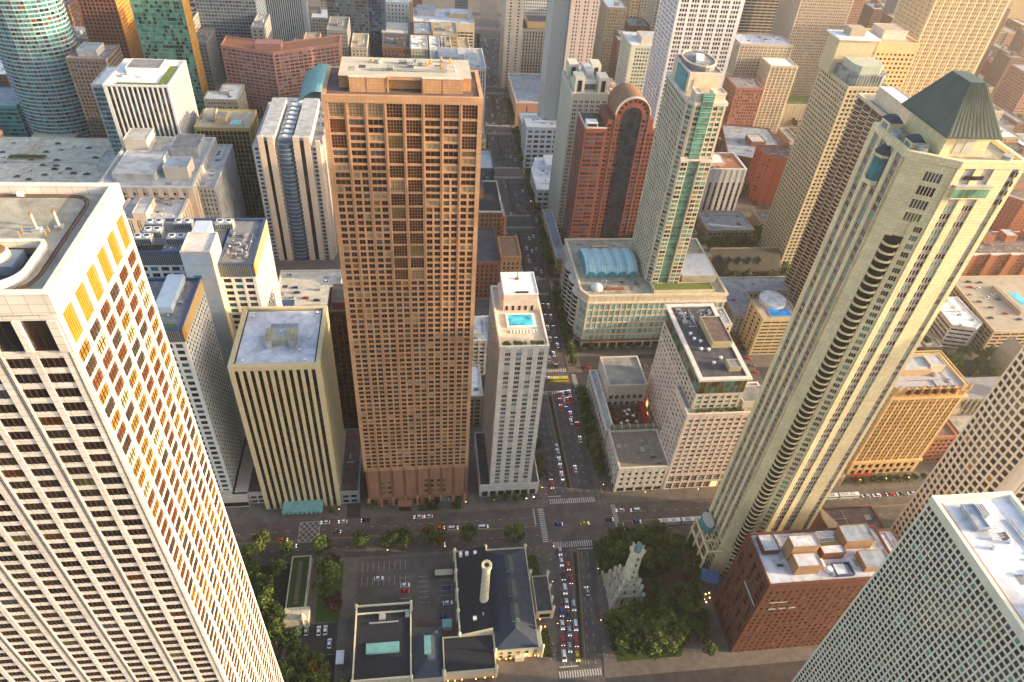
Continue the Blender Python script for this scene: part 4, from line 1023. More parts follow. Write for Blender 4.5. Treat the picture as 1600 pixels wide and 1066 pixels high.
# 12. children's hospital complex
def lurie():
    rt = root('hospital', (-100, 272, 0), 'white gridded hospital with sunlit gold edges, navy roof rims and a pale blue shaft', 'hospital')
    OCC.append((-135, -72, 230, 312)); rg = random.Random(6); items = []
    gw = M('white_grid', (.74, .72, .68), .6, .06)
    big = S(gw, [gteal]*2+[gdark]*5+[ggrey]*2, bay=4.6, pat=((.14, .86),), fh=3.6, wz=(.2, .82), d=.35, sd=.28, nv=2, frame=dmetal, top=6.5)
    dia = S(gw, [gdark]*6+[bl_sungold, bl_tan]*1+[ggrey], bay=2.5, pat=((.16, .84),), fh=3.1, wz=(.2, .84), d=.3, sd=.24, top=6.5)
    def blk(x0, x1, y0, y1, z, z0=0):
        P = rect(x0, x1, y0, y1); mb = MB(); mb.prism(P, z0, z, gw)
        facade(mb, items, P[0], P[1], z0, z, big, rg); facade(mb, items, P[1], P[2], z0, z, dia, rg); facade(mb, items, P[3], P[0], z0, z, dia, rg)
        mb.box(x0-.38, x1+.30, y0-.38, y0-.3, z-6, z+.8, dgrey)
        for k in range(int((x1-x0)/.8)): mb.box(x0+k*.8, x0+k*.8+.15, y0-.5, y0-.38, z-6, z+.8, metal)
        mb.ring(inset(P, -.4), 1.3, z-.2, z+1.2, navy); mb.build('wall', rt)
        g = MB(); g.box(x1+.32, x1+.5, y0-.3, y0+3.4, z-6, z+.7, gold); g.box(x1+.32, x1+.46, y0+3.4, y1, z-6, z+.7, M('pale_sun_gold', (.62, .42, .18), .4, .1)); g.build('sun_gold', rt)  # low sun on the west crown put into colour, strongest near the corner
        r = MB(); r.prism(inset(P, .8), z-.1, z+.1, rgrey); r.build('roof', rt)
    blk(-91, -75.3, 273, 312, 120); blk(-130, -91.01, 283, 312, 120)
    blk(-120, -98, 232.5, 268, 116); blk(-117, -98.2, 232, 268, 62) if 0 else None
    emit(rt, 'window', items)
    sh = M('pale_blue_panel', (.50, .57, .64), .5, .08, .2)
    s = MB(); s.box(-103.5, -91.02, 268.02, 284, 0, 130, sh); s.box(-91.2, -90.7, 268, 284, 0, 130, M('cream_edge_panel', (.72, .62, .40), .5, .06))
    for z in range(4, 128, 4): s.box(-103.4, -91.1, 267.96, 268.02, z, z+.12, lgrey)
    s.box(-100.5, -97, 267.9, 268.02, 117, 118.4, tealp); s.build('lift_shaft', rt)
    s = MB(); s.box(-103.3, -91.2, 268.3, 283.8, 130, 130.2, whitew); s.ring(rect(-103.6, -90.9, 268, 284.1), .5, 129.6, 130.9, pinkw); s.build('shaft_roof', rt)
    s = MB(); s.prism(rect(-105, -98, 284.1, 302), 120.1, 126, sh); s.build('penthouse', rt)
    for x, y in ((-125, 305), (-112, 305), (-93, 305), (-127, 292), (-112, 292), (-124, 298)):
        u = MB(); u.box(x-4, x+4, y-2.4, y+2.4, 120.1, 124, metal)
        for k in range(8): u.box(x-3.8+k, x-3.3+k, y-2.5, y-2.4, 120.8, 123.4, dmetal)
        for k in (-2, 2): u.cyl(x+k, y, 1.6, 1.6, 124, 124.5, rpure, 16); u.cyl(x+k, y, 1.2, 1.2, 124.5, 124.52, dmetal, 16)
        u.build('air_handler', rt)
    clutter(rt, -90, -77, 276, 300, 120.1, 16, 5); clutter(rt, -120, -106, 284.5, 290, 120.1, 4, 6)
    clutter(rt, -117, -100, 240, 262, 116.1, 12, 8)
    g = MB(); g.box(-118, -108, 234, 242, 116.05, 116.3, sedum); g.box(-112, -101, 233.5, 236.5, 116.1, 116.35, sedum); g.box(-129, -118, 284.5, 290, 120.1, 120.35, soil); g.build('roof_planting', rt)
    g = MB(); g.box(-111, -104, 244, 267.5, 116.1, 119.5, sh); g.build('penthouse', rt)
    g = MB(); g.box(-126, -90, 228, 275, 0, 9, beigec); g.box(-126, -90, 227.9, 228, 1, 4, gdark); g.build('podium', rt)
lurie()

# 13. pale ribbed office block with a white roof
def ribbed():
    x0, x1, y0, y1, z = -80.5, -44.5, 226.5, 265.5, 100
    rt = root('office_block', (-62, 246, 0), 'cream ribbed office block with dark vertical window strips and a pale lilac roof', 'office building')
    OCC.append((x0, x1, y0, y1)); rg = random.Random(1); items = []
    w = M('ribbed_cream', (.60, .50, .30), .75, .07)
    mb = MB(); P = rect(x0, x1, y0, y1); mb.prism(P, 0, z, w)
    st = S(w, [gdark]*4+[gbrown, gmaroon], bay=3.3, pat=((.22, .78),), fh=3.2, wz=(.0, .93), d=.9, sd=.12, edge=.4, top=3, bot=7, sp=dbrown)
    for i in range(4): facade(mb, items, P[i], P[(i+1) % 4], 0, z, st, rg)
    mb.ring(inset(P, -1.0), 1.8, z-1.4, z+1.3, w)
    mb.build('wall', rt); emit(rt, 'window', items)
    r = MB(); r.prism(inset(P, 1.6), z-.05, z+.35, rwhite); r.prism(inset(P, .8), z-.1, z+.05, rdark); r.build('roof', rt)
    c = MB()
    for k in range(20): c.box(-68+k*.66, -67.6+k*.66, 238.9, 239.2, z+.35, z+4.2, lgrey)
    c.box(-68, -54.8, 239.2, 247, z+.35, z+4, lgrey); c.box(-67, -55, 247, 252, z+.35, z+2.6, rbluegrey)
    for x in (-66.5, -56.5): c.cyl(x, 238.6, 1.6, 1.6, z+.35, z+3.9, lgrey, 14)
    c.build('plant_enclosure', rt)
    c = MB()
    for a, b_ in ((-68, -65), (-58.5, -55)):
        for yy in (239.4, 242.7, 246.2): c.box(a, b_, yy, yy+.2, z+4.5, z+4.7, yellowm)
        for xx in (a, (a+b_)/2, b_): c.box(xx, xx+.2, 239.4, 246.4, z+4.6, z+4.8, yellowm)
        for xx in (a, b_):
            for yy in (239.4, 246.2): c.box(xx, xx+.2, yy, yy+.2, z+4, z+4.6, yellowm)
    c.box(-65, -58.5, 239.3, 239.5, z+4.4, z+4.6, yellowm); c.build('yellow_gantry', rt)
    clutter(rt, -64.5, -59, 239.5, 246.5, z+4, 4, 5)
    for x, y in ((-76, 240), (-76, 230), (-50, 229.5), (-50, 244), (-76.5, 260), (-48, 262), (-53, 236)): place(rt, 'roof_vent', VENT, x, y, z+.35, 0, (1.4, 1.4, .9))
    c = MB(); c.box(-72, -52, 219.5, 226, 4.5, 5.6, aqua)
    for k in range(9): c.cyl(-71+k*2.2, 219.6, 1.1, 1.1, 4.2, 5.9, aqua, 12)
    c.build('scalloped_canopy', rt)
ribbed()

# ------------------------------------------------------------------ other buildings of the city
BW = [gdark]*5+[gbrown]*2+[ggrey]*2+[bl_tan]
def T(name, label, cat, *a, **k): return bld(name, label, cat, *a, **k)
GEN = S(beigec, BW, bay=3.6, fh=3.3)
T('parking_deck', 'low roof deck with parked cars between the hospital and the bronze tower', 'car park', (-93, -33, 352, 402), 25, S(beigec, [gdark], bay=6, pat=((.08, .92),), fh=4, wz=(.3, .8)), roof=M('deck_concrete', (.58, .54, .45), .9, .15, .2, stain=.25), ph=((-52, -40, 384, 394, 3, white), (-88, -80, 356, 366, 3, gblue, gblue)), units=4)
T('office_block', 'dark brown block of vertical metal fins squeezed behind the ribbed cream block', 'office building', (-45, -32.5, 272, 292), 92, S(dbrown, [gmaroon, gdark], bay=2.6, pat=((.12, .88),), fh=3.3, wz=(.12, .9), d=.25, sd=.1, pier=brick), roof=rbrown, ph=((-43, -34, 275, 290, 4, brick, rdark),), units=5)
# tower with beige stripes and round glass bay
def striped():
    rt = root('striped_tower', (-88, 490, 0), 'tower of tall beige stripes with a rounded blue glass bay in the middle', 'skyscraper')
    OCC.append((-112, -63, 451, 530)); rg = random.Random(3); items = []
    mb = MB(); z = 99; w = M('peach_stone', (.66, .52, .40), .75, .07)
    mb.box(-109, -64, 454, 528, 0, z-8, gblue if 0 else lgrey)
    gls = S(M('pale_mullion', (.58, .58, .56), .6, .06), [gblue]*3+[gdark, ggrey, gpale], bay=3, pat=((.10, .90),), fh=3.2, wz=(.3, .9), d=.25, sd=.2, top=.5)
    P = rect(-109, -64, 454, 528)
    for i in range(4): facade(mb, items, P[i], P[(i+1) % 4], 0, z-8, gls, rg)
    for a, b_, h in ((-104.5, -101, 99), (-98.5, -94.5, 99), (-82, -78, 99), (-75, -71, 99), (-67.5, -64.5, 96)): mb.box(a, b_, 451.5, 454, 0, h, w)
    for a, b_ in ((-101, -98.5), (-78, -75)): mb.box(a, b_, 453, 454, 0, z-4, gdark)
    mb.box(-104.5, -94.5, 454.3, 522, z-8, z-2, lgrey); mb.box(-82, -71, 454.3, 522, z-8, z-2, lgrey)
    for y in (470,): 
        for k in range(5): mb.box(-63.9, -62.6, 458+k*14, 464+k*14, 0, z-6, w)
    mb.build('wall', rt); emit(rt, 'window', items)
    g = MB(); n = 12; pts = [(-88.2+5*math.cos(a), 454-2.6*math.sin(a)) for a in np.linspace(math.pi, 0, n)]+[(-83.2, 458), (-93.2, 458)]
    g.prism(cw(pts), 0, 93, gblue)
    for z_ in np.arange(3, 92, 3.2): g.prism(cw([(-88.2+(p[0]+88.2)*1.03, 456+(p[1]-456)*1.06) for p in pts]), z_, z_+.7, M('bay_band', (.20, .24, .28), .5, .1))
    g.build('glass_bay', rt)
    r = MB(); r.box(-93.5, -83, 456, 522, z-8, z-7.8, rgrey); r.box(-70.5, -65, 456, 522, z-8, z-7.8, rgrey); r.build('roof', rt)
    c = MB(); 
    for k in range(8):
        c.box(-92.5, -84, 459+k*7.6, 464+k*7.6, z-7.8, z-4, metal); c.cyl(-88.2, 461.5+k*7.6, 2, 2, z-4, z-3.4, rpure, 14)
    c.build('cooling_unit', rt); clutter(rt, -70, -65.5, 480, 520, z-7.8, 6, 3)
striped()
T('hospital_wing', 'stepped pale stone hospital with many flat grey roofs in front of the finned white block', 'hospital', (-203, -146, 428, 500), 74, S(M('pale_hospital_stone', (.58, .54, .47), .8, .07), [gdark, ggrey, gblue, gdark], bay=6, pat=((.1, .42), (.5, .62)), fh=3.4, wz=(.25, .8), d=1.0, sd=.2, top=3, pier=M('peach_stone', (.66, .52, .40))), roof=lgrey, ph=((-196, -170, 436, 470, 5, lgrey, lgrey), (-165, -150, 440, 455, 8, beigec, rbluegrey), (-168, -150, 470, 492, 7, lgrey, rgrey), (-200, -185, 478, 496, 9, beigec, lgrey)), units=16)
T('hospital_wing', 'lower peach striped wing of the pale hospital nearest the white marble tower', 'hospital', (-186, -150, 402, 427.5), 66, S(M('peach_stone', (.66, .52, .40)), [gdark, gblue, ggrey], bay=5.2, pat=((.08, .28), (.34, .54)), fh=3.4, wz=(.3, .8), d=1.1, sd=.15, top=3, sp=lgrey), roof=lgrey, units=8, ph=((-176, -168, 400.9, 420, 5, M('peach_stone', (.66, .52, .40))),))
T('hospital_wing', 'narrow end block of the pale hospital with tight vertical windows', 'hospital', (-145, -134, 436, 498), 70, S(lgrey, [gdark, ggrey], bay=2.6, pat=((.25, .7),), fh=3.4, wz=(.25, .8)), roof=lgrey, units=5)
HG = T('car_park', 'broad hospital car park roof with cars and two green planters', 'car park', (-345, -206, 486, 560), 44, S(beigec, [gdark], bay=6, pat=((.06, .94),), fh=3.6, wz=(.35, .85)), roof=M('deck_concrete', (.38, .37, .30)), ph=((-300, -294, 530, 556, 2.4, beigec), (-236, -212, 505, 530, 5, lgrey, lgrey)), units=3)
FB = T('finned_block', 'white block of vertical fins with a green planted roof', 'office building', (-213, -171.5, 507, 556), 109, S(M('fin_white', (.66, .64, .62), .6, .05), [gblue]*3+[gdark]*3+[ggrey], bay=3.3, pat=((.26, .96),), fh=3.6, wz=(.06, .94), d=.9, sd=.1, sp=ggrey, top=1.5), roof=rpure, ph=((-205, -182, 530, 548, 4, white, rgrey),), units=6)
b = MB(); b.box(-206, -176, 508.5, 512, 109.1, 109.7, sedum); b.box(-179, -173.5, 512, 545, 109.1, 109.7, sedum); b.box(-208, -198, 545, 552, 109.1, 109.8, sedum); b.build('roof_planting', FB)
T('glass_annex', 'lower sea blue glass wing attached to the finned white block', 'office building', (-229, -214, 524, 560), 102, S(lgrey, [gteal, gblue, gteal], bay=3, pat=((.03, .97),), fh=3.6, wz=(.25, .97), d=.15, sd=.3), roof=rpure)
PL = T('office_block', 'dark block with gold window grid and a turquoise roof pool', 'office building', (-163, -124, 516, 548), 75, S(M('gold_frame', (.42, .34, .14), .5, .1), [gdark, gmaroon, gdark], bay=3, pat=((.07, .93),), fh=3.6, wz=(.04, .96), d=.3, sd=.2, top=2), roof=rtan, ph=((-150, -142, 524, 536, 4, orn, rtan), (-160, -152, 530, 545, 3, lgrey),), units=4)
b = MB(); b.box(-139, -132, 524, 530, 75.1, 75.5, rpure); b.box(-138.5, -132.5, 524.5, 529.5, 75.5, 75.56, water); b.build('pool', PL)
# curved teal glass tower, far left
def lens_tower():
    n = 22; cx, cy = -313, 642; P = [(cx+30*math.cos(a), cy+24*math.sin(a)) for a in np.linspace(0, 2*math.pi, n, endpoint=False)]
    T('glass_tower', 'tall curved teal glass tower with pale floor bands at the far left', 'skyscraper', P, 190, S(M('pale_teal_band', (.34, .46, .47), .5, .1), [gteal]*5+[gdark]*3+[gblue]*3+[bl_sunrust], bay=3.2, pat=((.04, .96),), fh=3.3, wz=(.30, .98), d=.1, sd=.35, edge=.1), roof=rgrey)
lens_tower()
T('glass_block', 'small teal glass block cut by the left edge of the picture', 'office building', (-420, -340, 625, 665), 42, S(tealp, [gteal, gblue, gnavy], bay=3, pat=((.03, .97),), fh=3.6, wz=(.3, .97), d=.1, sd=.2), roof=rbluegrey)
T('brick_block', 'dark brown brick block low at the left edge below the teal block', 'building', (-420, -352, 570, 612), 26, S(brownst, BW), roof=rdark, units=5)
T('low_hall', 'broad low hall with a plain cream roof at the foot of the curved teal tower', 'hall', [(-330, 600), (-297, 604), (-292, 645), (-330, 640)], 20, S(sand, [gdark]), roof=M('cream_membrane', (.52, .47, .37), .9, .06), units=1)
T('tower', 'brown concrete tower with an orange lit side near the upper left', 'skyscraper', (-301, -268, 715, 750), 150, S(M('rust_brown_concrete', (.26, .11, .07), .8, .1), [gmaroon, gdark, gbrown], bay=3.4, pat=((.15, .85),), fh=3.3, wz=(.2, .85)), other={1: S(M('sunlit_orange', (.60, .26, .06), .7, .1), [bl_sungold, bl_sunrust], bay=4, fh=3.3, wz=(.3, .8))})  # west side's evening light put into its wall and pane colour
T('tower', 'dark grey brown apartment block between the curved teal tower and the finned white block', 'apartment block', (-277, -247, 605, 640), 91, S(M('dark_taupe', (.15, .12, .11), .8, .12), [gdark, gmaroon, ggrey], bay=3, pat=((.12, .88),), fh=3.1, wz=(.25, .8)), roof=rgrey, units=5, ph=((-270, -255, 612, 630, 5, lgrey, rbluegrey),))
T('glass_tower', 'bright green glass tower with a yellow edge behind the finned white block', 'skyscraper', (-229, -188, 640, 658), 180, S(M('green_mullion', (.16, .30, .22), .4, .1), [ggreen]*6+[gteal]*3+[gdark]*3+[gnavy], bay=2.4, pat=((.04, .96),), fh=3.2, wz=(.12, .98), d=.12, sd=.2), other={1: S(gold, [ggreen, golive, bl_sungold], bay=2.8, pat=((.3, .95),), fh=3.2, wz=(.1, .9), d=.4, sd=.2)})  # yellow west side: evening glow put into wall and pane colour
T('glass_tower', 'blue grey gridded glass tower near the top left beside the green glass tower', 'skyscraper', (-206, -150, 740, 785), 160, S(M('blue_grey_mullion', (.24, .28, .35), .6, .08), [gblue]*4+[ggrey]*3+[gdark]*2, bay=3, pat=((.1, .9),), fh=3.2, wz=(.25, .95), d=.2, sd=.2))
SB = T('brick_block', 'long salmon brick apartment slab with a slight bend and many grey windows', 'apartment block', [(-168, 655), (-122, 640), (-68, 668), (-68, 692), (-122, 664), (-168, 679)], 88, S(pinkb, [ggrey]*3+[gdark]*3+[gpale], bay=4.2, pat=((.12, .88),), fh=3.1, wz=(.28, .85), d=.3, sd=.25, nv=1, frame=lgrey), roof=brick3, units=0, capmat=M('salmon_coping', (.5, .22, .16), .8, .1))
roofbox(SB, -138, -116, 648, 660, 88, 93, pinkb, pinkb)
GB = T('glass_block', 'green glass building with a curved shell roof beside the bronze tower', 'office building', (-93, -62, 555, 625), 78, S(tealp, [ggreen, gteal, gpale], bay=3, pat=((.03, .97),), fh=3.4, wz=(.2, .97), d=.1, sd=.2), roof=rpure, units=6)
b = MB(); rows = [[(-93+31*t, 560+k*7, 78+9*math.sin(math.pi*min(1, t*1.0))) for t in np.linspace(0, 1, 12)] for k in range(9)]
b.add([p for r in rows[:3]+[[(x, y+62-14, z) for x, y, z in rows[2]]] for p in r], [(j*12+i, j*12+i+1, (j+1)*12+i+1, (j+1)*12+i) for j in range(3) for i in range(11)], aqua)
b.build('shell_roof', GB)
T('tower', 'grey office tower of white vertical stripes above a plain base near the top left', 'office building', (-166, -118, 822, 860), 110, S(grey, [gdark, ggrey], bay=2.2, pat=((.3, .8),), fh=3.4, wz=(0, .96), d=.4, sd=.1, pier=white, bot=38))
T('glass_tower', 'dark blue glass tower at the top of the picture left of the white dotted block', 'skyscraper', (-90, -48, 800, 840), 160, S(dgrey, [gnavy]*3+[gblue]*4+[gteal], bay=3, pat=((.05, .95),), fh=3.3, wz=(.2, .95), d=.12, sd=.15))
T('glass_tower', 'narrow navy glass slab standing against the dark blue glass tower', 'skyscraper', (-47.5, -30, 800, 830), 160, S(navy, [gnavy, gblue], bay=3, pat=((.04, .96),), fh=3.3, wz=(.1, .95), d=.1, sd=.15))
T('low_block', 'low cream block with a light roof beside the dark blue glass tower', 'office building', (-86, -55, 765, 795), 42, S(sand, BW), roof=rbluegrey, units=5)
T('dotted_block', 'bright white hotel block with scattered square windows near the top centre', 'hotel', (-30, -5, 850, 880), 75, S(white, [gblue, gdark, gnavy], bay=3.8, pat=((.3, .7),), fh=4, wz=(.3, .75), fill=.85), roof=rwhite)
T('glass_block', 'small pale green glass block directly behind the bronze tower roof', 'office building', (-34, -6.5, 790, 830), 60, S(lgrey, [gpale, ggreen, gpale, bl_sunrust], bay=5, pat=((.05, .95),), fh=4, wz=(.15, .9), nv=1, frame=white), roof=whitew, units=2)
T('striped_block', 'wide cream hotel slab of dark horizontal window rows at the top centre', 'hotel', (0.5, 65.5, 800, 850), 70, S(cream, [gdark]*5+[gbrown], bay=5, pat=((.05, .95),), fh=3.3, wz=(.3, .85), d=.5, sd=.45, top=8), roof=rwhite, ph=((4, 24, 825, 846, 5, lgrey, rbluegrey), (40, 60, 820, 840, 4, orn)), units=12)
T('striped_block', 'building of thin white and maroon vertical stripes behind the right end of the bronze roof', 'office building', (15, 64.5, 640, 690), 80, S(whitew, [gmaroon], bay=2.2, pat=((.3, .75),), fh=4.2, wz=(.05, .9), d=.4, sd=.2, top=2), roof=lgrey, ph=((22, 40, 655, 680, 4, lgrey, lgrey), (46, 58, 650, 670, 3, rpure)), units=12)
T('glass_box', 'small grey glass box shop beside the avenue behind the bronze tower', 'shop building', (45.5, 57.5, 480, 512), 62, S(ggrey, [gblue, ggrey, gpale], bay=3, pat=((.04, .96),), fh=4, wz=(.05, .97), d=.1, sd=.1), roof=lgrey, units=1)
T('corner_shop', 'low white roofed shop in front of the small glass box', 'shop building', (50, 65, 448, 470), 40, S(brownst, BW), roof=rpure)
T('brick_tower', 'brown stone club building with a dark slate roof and small dormers', 'building', (40, 59, 426, 470), 57, S(brownst, [gdark, gmaroon], bay=3, pat=((.3, .7),), fh=3.5, wz=(.3, .75)), roof=slateb2, capmat=pinkw, ph=((42, 47, 445, 462, 6, brick2, rdark),))
T('brick_tower', 'narrower brown stone tower stepping down to the avenue beside the white tower penthouse', 'building', (54, 67, 380, 404), 50, S(M('tan_brown_stone', (.36, .20, .11), .85, .1), [gdark, gmaroon], bay=2.8, pat=((.3, .7),), fh=3.5, wz=(.25, .8), top=3), roof=brownst)
T('brown_block', 'plain brown brick block standing behind the narrow brown stone tower', 'building', (24, 53, 380, 424), 46, S(brick2, [gdark, gmaroon], bay=3, pat=((.3, .7),), fh=3.4), roof=rdark)
T('low_block', 'low white roofed building squeezed between the bronze tower and the white tower', 'building', (25, 34, 278, 304), 24, S(sand, BW), roof=rpure, units=2)
T('low_block', 'low grey green building with a glass front behind the bronze tower gap', 'building', (23, 44, 322, 345), 28, S(lgrey, [gpale, gdark]), roof=rbluegrey, units=4)
T('low_block', 'dark roofed low building beneath the rear of the white tower', 'building', (22, 62, 350, 374), 20, S(brownst, BW), roof=rdark, units=5)
# east of the bronze tower
T('service_block', 'low concrete service building between the ribbed block and the bronze tower', 'building', (-43.5, -34, 227, 270), 9, S(grey, [gdark], bay=4), roof=rbrown, units=2)
T('service_block', 'low plain podium left of the ribbed cream block', 'building', (-97, -81.5, 230, 268), 8, S(beigec, [gdark], bay=4, pat=((.1, .9),)), roof=rbrown)
# west of the avenue
TW = T('tower', 'slim pale beige tower with a green planted crown left of the red arched tower', 'skyscraper', (110.5, 137, 478, 520), 122, S(M('greyish_cream', (.58, .54, .44), .8, .07), [gdark, ggrey, gpale, gdark], bay=4.2, pat=((.2, .45), (.55, .8)), fh=3.1, wz=(.28, .8), d=.3, sd=.2, top=4), roof=cream, units=0)
rt_ = TW
for (a, b_, c_, d_) in ((112, 119, 480, 492), (129, 136, 480, 492), (112, 119, 506, 518), (129, 136, 506, 518)):
    q = MB(); q.box(a, b_, c_, d_, 122.1, 133, M('greyish_cream', (.58, .54, .44))); q.box(a+2, b_-2, c_-.1, c_, 123, 131, gnavy); q.build('corner_turret', rt_)
q = MB(); q.box(119.5, 128.5, 484, 514, 122.1, 129, whitew); q.box(120, 128, 483.9, 484, 123, 127, gblue); q.box(121, 127, 490, 506, 129, 134, lgrey); q.build('penthouse', rt_)
q = MB(); q.box(113, 118.5, 494, 505, 122.1, 126.3, M('greyish_cream', (.58, .54, .44))); q.box(113.3, 118.2, 494.3, 504.7, 126.3, 127, grassm); q.build('roof_garden', rt_)
T('low_block', 'low cream shop row with flat grey roof at the foot of the red arched tower', 'shop building', (112, 199, 424, 438), 18, S(beigec, [gdark, gmaroon], bay=4), roof=rbrown, units=6)
T('shop_block', 'low white modern shop building with a curved front beside the avenue', 'shop building', [(101, 524), (132, 524), (132, 584), (108, 584), (101, 560)], 20, S(white, [gdark, gteal], bay=5, pat=((.1, .9),), fh=4.5), roof=rpure, units=9, ph=((114, 130, 560, 580, 5, white, rpure),))
T('shop_block', 'small shop building with a round bay and yellow striped awnings beside the avenue', 'shop building', (103, 110, 430, 500), 15, S(beigec, [gdark, gold], bay=4, pat=((.1, .9),), fh=4.5), roof=rbluegrey, units=3)
T('shop_block', 'white flat roofed hall just beyond the curved shop front', 'shop building', (101, 138, 604, 630), 40, S(white, [gdark, gpale], bay=6, fh=5), roof=rpure, units=4)
T('store_block', 'department store with a broad blue grey membrane roof and brick side', 'department store', (104, 150, 700, 782), 24, S(pinkw, [gdark], bay=6, fh=5, top=4), roof=rbluegrey, units=4, other={0: S(M('rose_brick', (.50, .27, .2), .8, .1), [gdark], bay=20, pat=((.45, .5),), fh=10)})
T('store_block', 'stepped beige annex in front of the broad blue grey store roof', 'shop building', (104, 148, 640, 680), 22, S(beigec, BW, bay=5, fh=5), roof=rpure, units=6)
T('gothic_tower', 'old stone hotel with tall window bays and dark mansard roof near the top', 'hotel', (120, 157, 800, 835), 66, S(M('gothic_stone', (.42, .37, .29), .85, .1), [gdark, ggrey], bay=3.4, pat=((.25, .75),), fh=3.6, wz=(.1, .85), d=.4, sd=.1), roof=slateblue, ph=((126, 154, 806, 830, 7, orn, slateblue),))
T('dotted_block', 'white office block of small square dark windows rising behind the old stone hotel', 'office building', (127, 172, 900, 940), 130, S(white, [gdark, gnavy], bay=2.8, pat=((.25, .8),), fh=3.6, wz=(.25, .75), d=.3, sd=.25))
T('slim_tower', 'narrow grey stone tower with one line of windows, left of the old hotel', 'office building', (100, 119, 800, 840), 140, S(beigec, [gdark], bay=9, pat=((.35, .6),), fh=3.4, wz=(.3, .75)))
T('slab_tower', 'blank pale grey slab wall rising beside the slim pink white tower', 'skyscraper', (117.5, 131.5, 622, 650), 180, S(M('smooth_grey', (.44, .44, .42), .85, .05), [ggrey], bay=30, fill=0), roof=rgrey, blank=(0, 1, 2, 3))
T('slim_tower', 'slim pink white tower with thin columns of small windows at the top of the picture', 'skyscraper', (132, 156, 618, 655), 190, S(M('blush_stone', (.74, .58, .51), .75, .05), [gdark, gdark, ggrey], bay=7.5, pat=((.42, .58), (.78, .92)), fh=3.0, wz=(.25, .8), d=.2, sd=.15))
T('white_tower', 'very tall white framed tower with dark windows in groups, leaving the top of the picture', 'skyscraper', (193.5, 243, 530, 572), 215, S(M('bright_frame', (.76, .72, .72), .6, .05), [gdark]*4+[gmaroon]*2+[gnavy]+[bl_sungold], bay=8.2, pat=((.07, .27), (.33, .53), (.59, .79)), fh=3.3, wz=(.2, .82), d=.4, sd=.3, edge=1), group=None)
T('grey_block', 'pale grey green gridded office block left of the very tall white framed tower', 'office building', (213, 262, 690, 730), 88, S(M('grey_green', (.55, .58, .52), .7, .06), [ggreen, ggrey, gdark, gpale], bay=3, pat=((.15, .85),), fh=3.6, wz=(.2, .8), d=.3, sd=.25, edge=4), roof=rwhite, units=6, ph=((225, 245, 700, 720, 5, beigec, lgrey),))
T('banded_tower', 'brown and cream banded tower partly hidden by the very tall white framed tower', 'skyscraper', (348, 414, 805, 850), 150, S(M('dusty_tan', (.50, .42, .36), .8, .07), [gmaroon, gbrown], bay=7, pat=((.03, .97),), fh=3.3, wz=(.35, .9), d=.3, sd=.4))
T('brick_tower', 'square red brown brick tower of small square windows beside the sea green condominium', 'apartment block', (323, 352, 668, 700), 57, S(M('rose_brown_brick', (.36, .15, .11), .85, .12), [bl_sunrust, gmaroon, gbrown, bl_tan], bay=2.8, pat=((.2, .8),), fh=3.2, wz=(.25, .85)), roof=rgrey, units=5)
T('cream_tower', 'slim cream apartment tower, white roof, right of the red brown brick tower', 'apartment block', (364, 393, 690, 714), 72, S(cream, [gbrown, gdark, gdark], bay=5, pat=((.12, .3), (.38, .56), (.64, .82)), fh=3.1, wz=(.25, .8), d=.5, sd=.2), roof=rpure)
T('cream_tower', 'wider cream tower joined behind the white roofed apartment tower', 'apartment block', (338, 396, 718, 750), 84, S(M('warm_beige', (.52, .44, .35), .8, .08), [gbrown, gdark], bay=4.5, pat=((.15, .4), (.55, .8)), fh=3.1, wz=(.25, .8), d=.4, sd=.2), roof=rwhite, units=6)
T('broad_tower', 'broad tan ribbed apartment tower rising out of the picture near the upper right', 'skyscraper', (404, 462, 745, 790), 205, S(M('rosy_tan', (.58, .46, .36), .8, .07), [gbrown, gdark, gdark, bl_tan], bay=4.4, pat=((.1, .4), (.55, .85)), fh=3.0, wz=(.28, .8), d=.6, sd=.3, edge=.6))
# tower with glass lantern
LT = T('lantern_tower', 'tan tower with a glass lantern step and flat white roof behind the scalloped balcony tower', 'skyscraper', (284, 314, 428, 468), 150, S(M('tan_cream', (.55, .46, .30), .8, .07), [gbrown, gdark, golive], bay=3.2, pat=((.15, .85),), fh=3.1, wz=(.3, .85), d=.4, sd=.3), roof=orn)
rt_ = LT
q = MB(); q.prism([(288, 428.5), (306, 428.5), (312, 434), (312, 452), (284.5, 452), (284.5, 434)], 150.1, 158, gpale); q.prism([(290, 431), (304, 431), (308, 436), (308, 450), (287, 450), (287, 436)], 158, 163, M('frosted_glass', (.45, .47, .38), .3, .1))
for k in range(9): q.box(288.5+k*2.1, 288.8+k*2.1, 428.2, 428.5, 150, 158, cream)
q.build('glass_lantern', rt_)
q = MB(); q.box(281, 308, 452.2, 468, 150.1, 173, M('tan_cream', (.55, .46, .30))); q.box(279.5, 309.5, 450.8, 469.5, 173, 174, rpure); q.box(289, 300, 456, 465, 174, 179, tan); q.build('penthouse', rt_)
T('sunlit_tower', 'peach tower lit orange standing right behind the lantern tower', 'skyscraper', (322, 353, 470, 500), 166, S(M('peach_concrete', (.72, .46, .24), .75, .06), [bl_sungold, gbrown, bl_sunrust], bay=3.2, pat=((.2, .8),), fh=3.1, wz=(.3, .8), d=.3, sd=.25, top=6), roof=tan, ph=((328, 346, 478, 494, 6, pinkw),))
T('broad_tower', 'huge pale yellow tower leaning out of the top right above the green pyramid roof', 'skyscraper', (305, 356, 421, 423.5+30), 262, S(M('pale_sand', (.64, .52, .33), .8, .06), [ggrey, gdark, ggreen, bl_tan, gdark], bay=5.6, pat=((.08, .28), (.36, .56), (.68, .84)), fh=3.05, wz=(.3, .78), d=.5, sd=.2, edge=.6)) if 0 else None
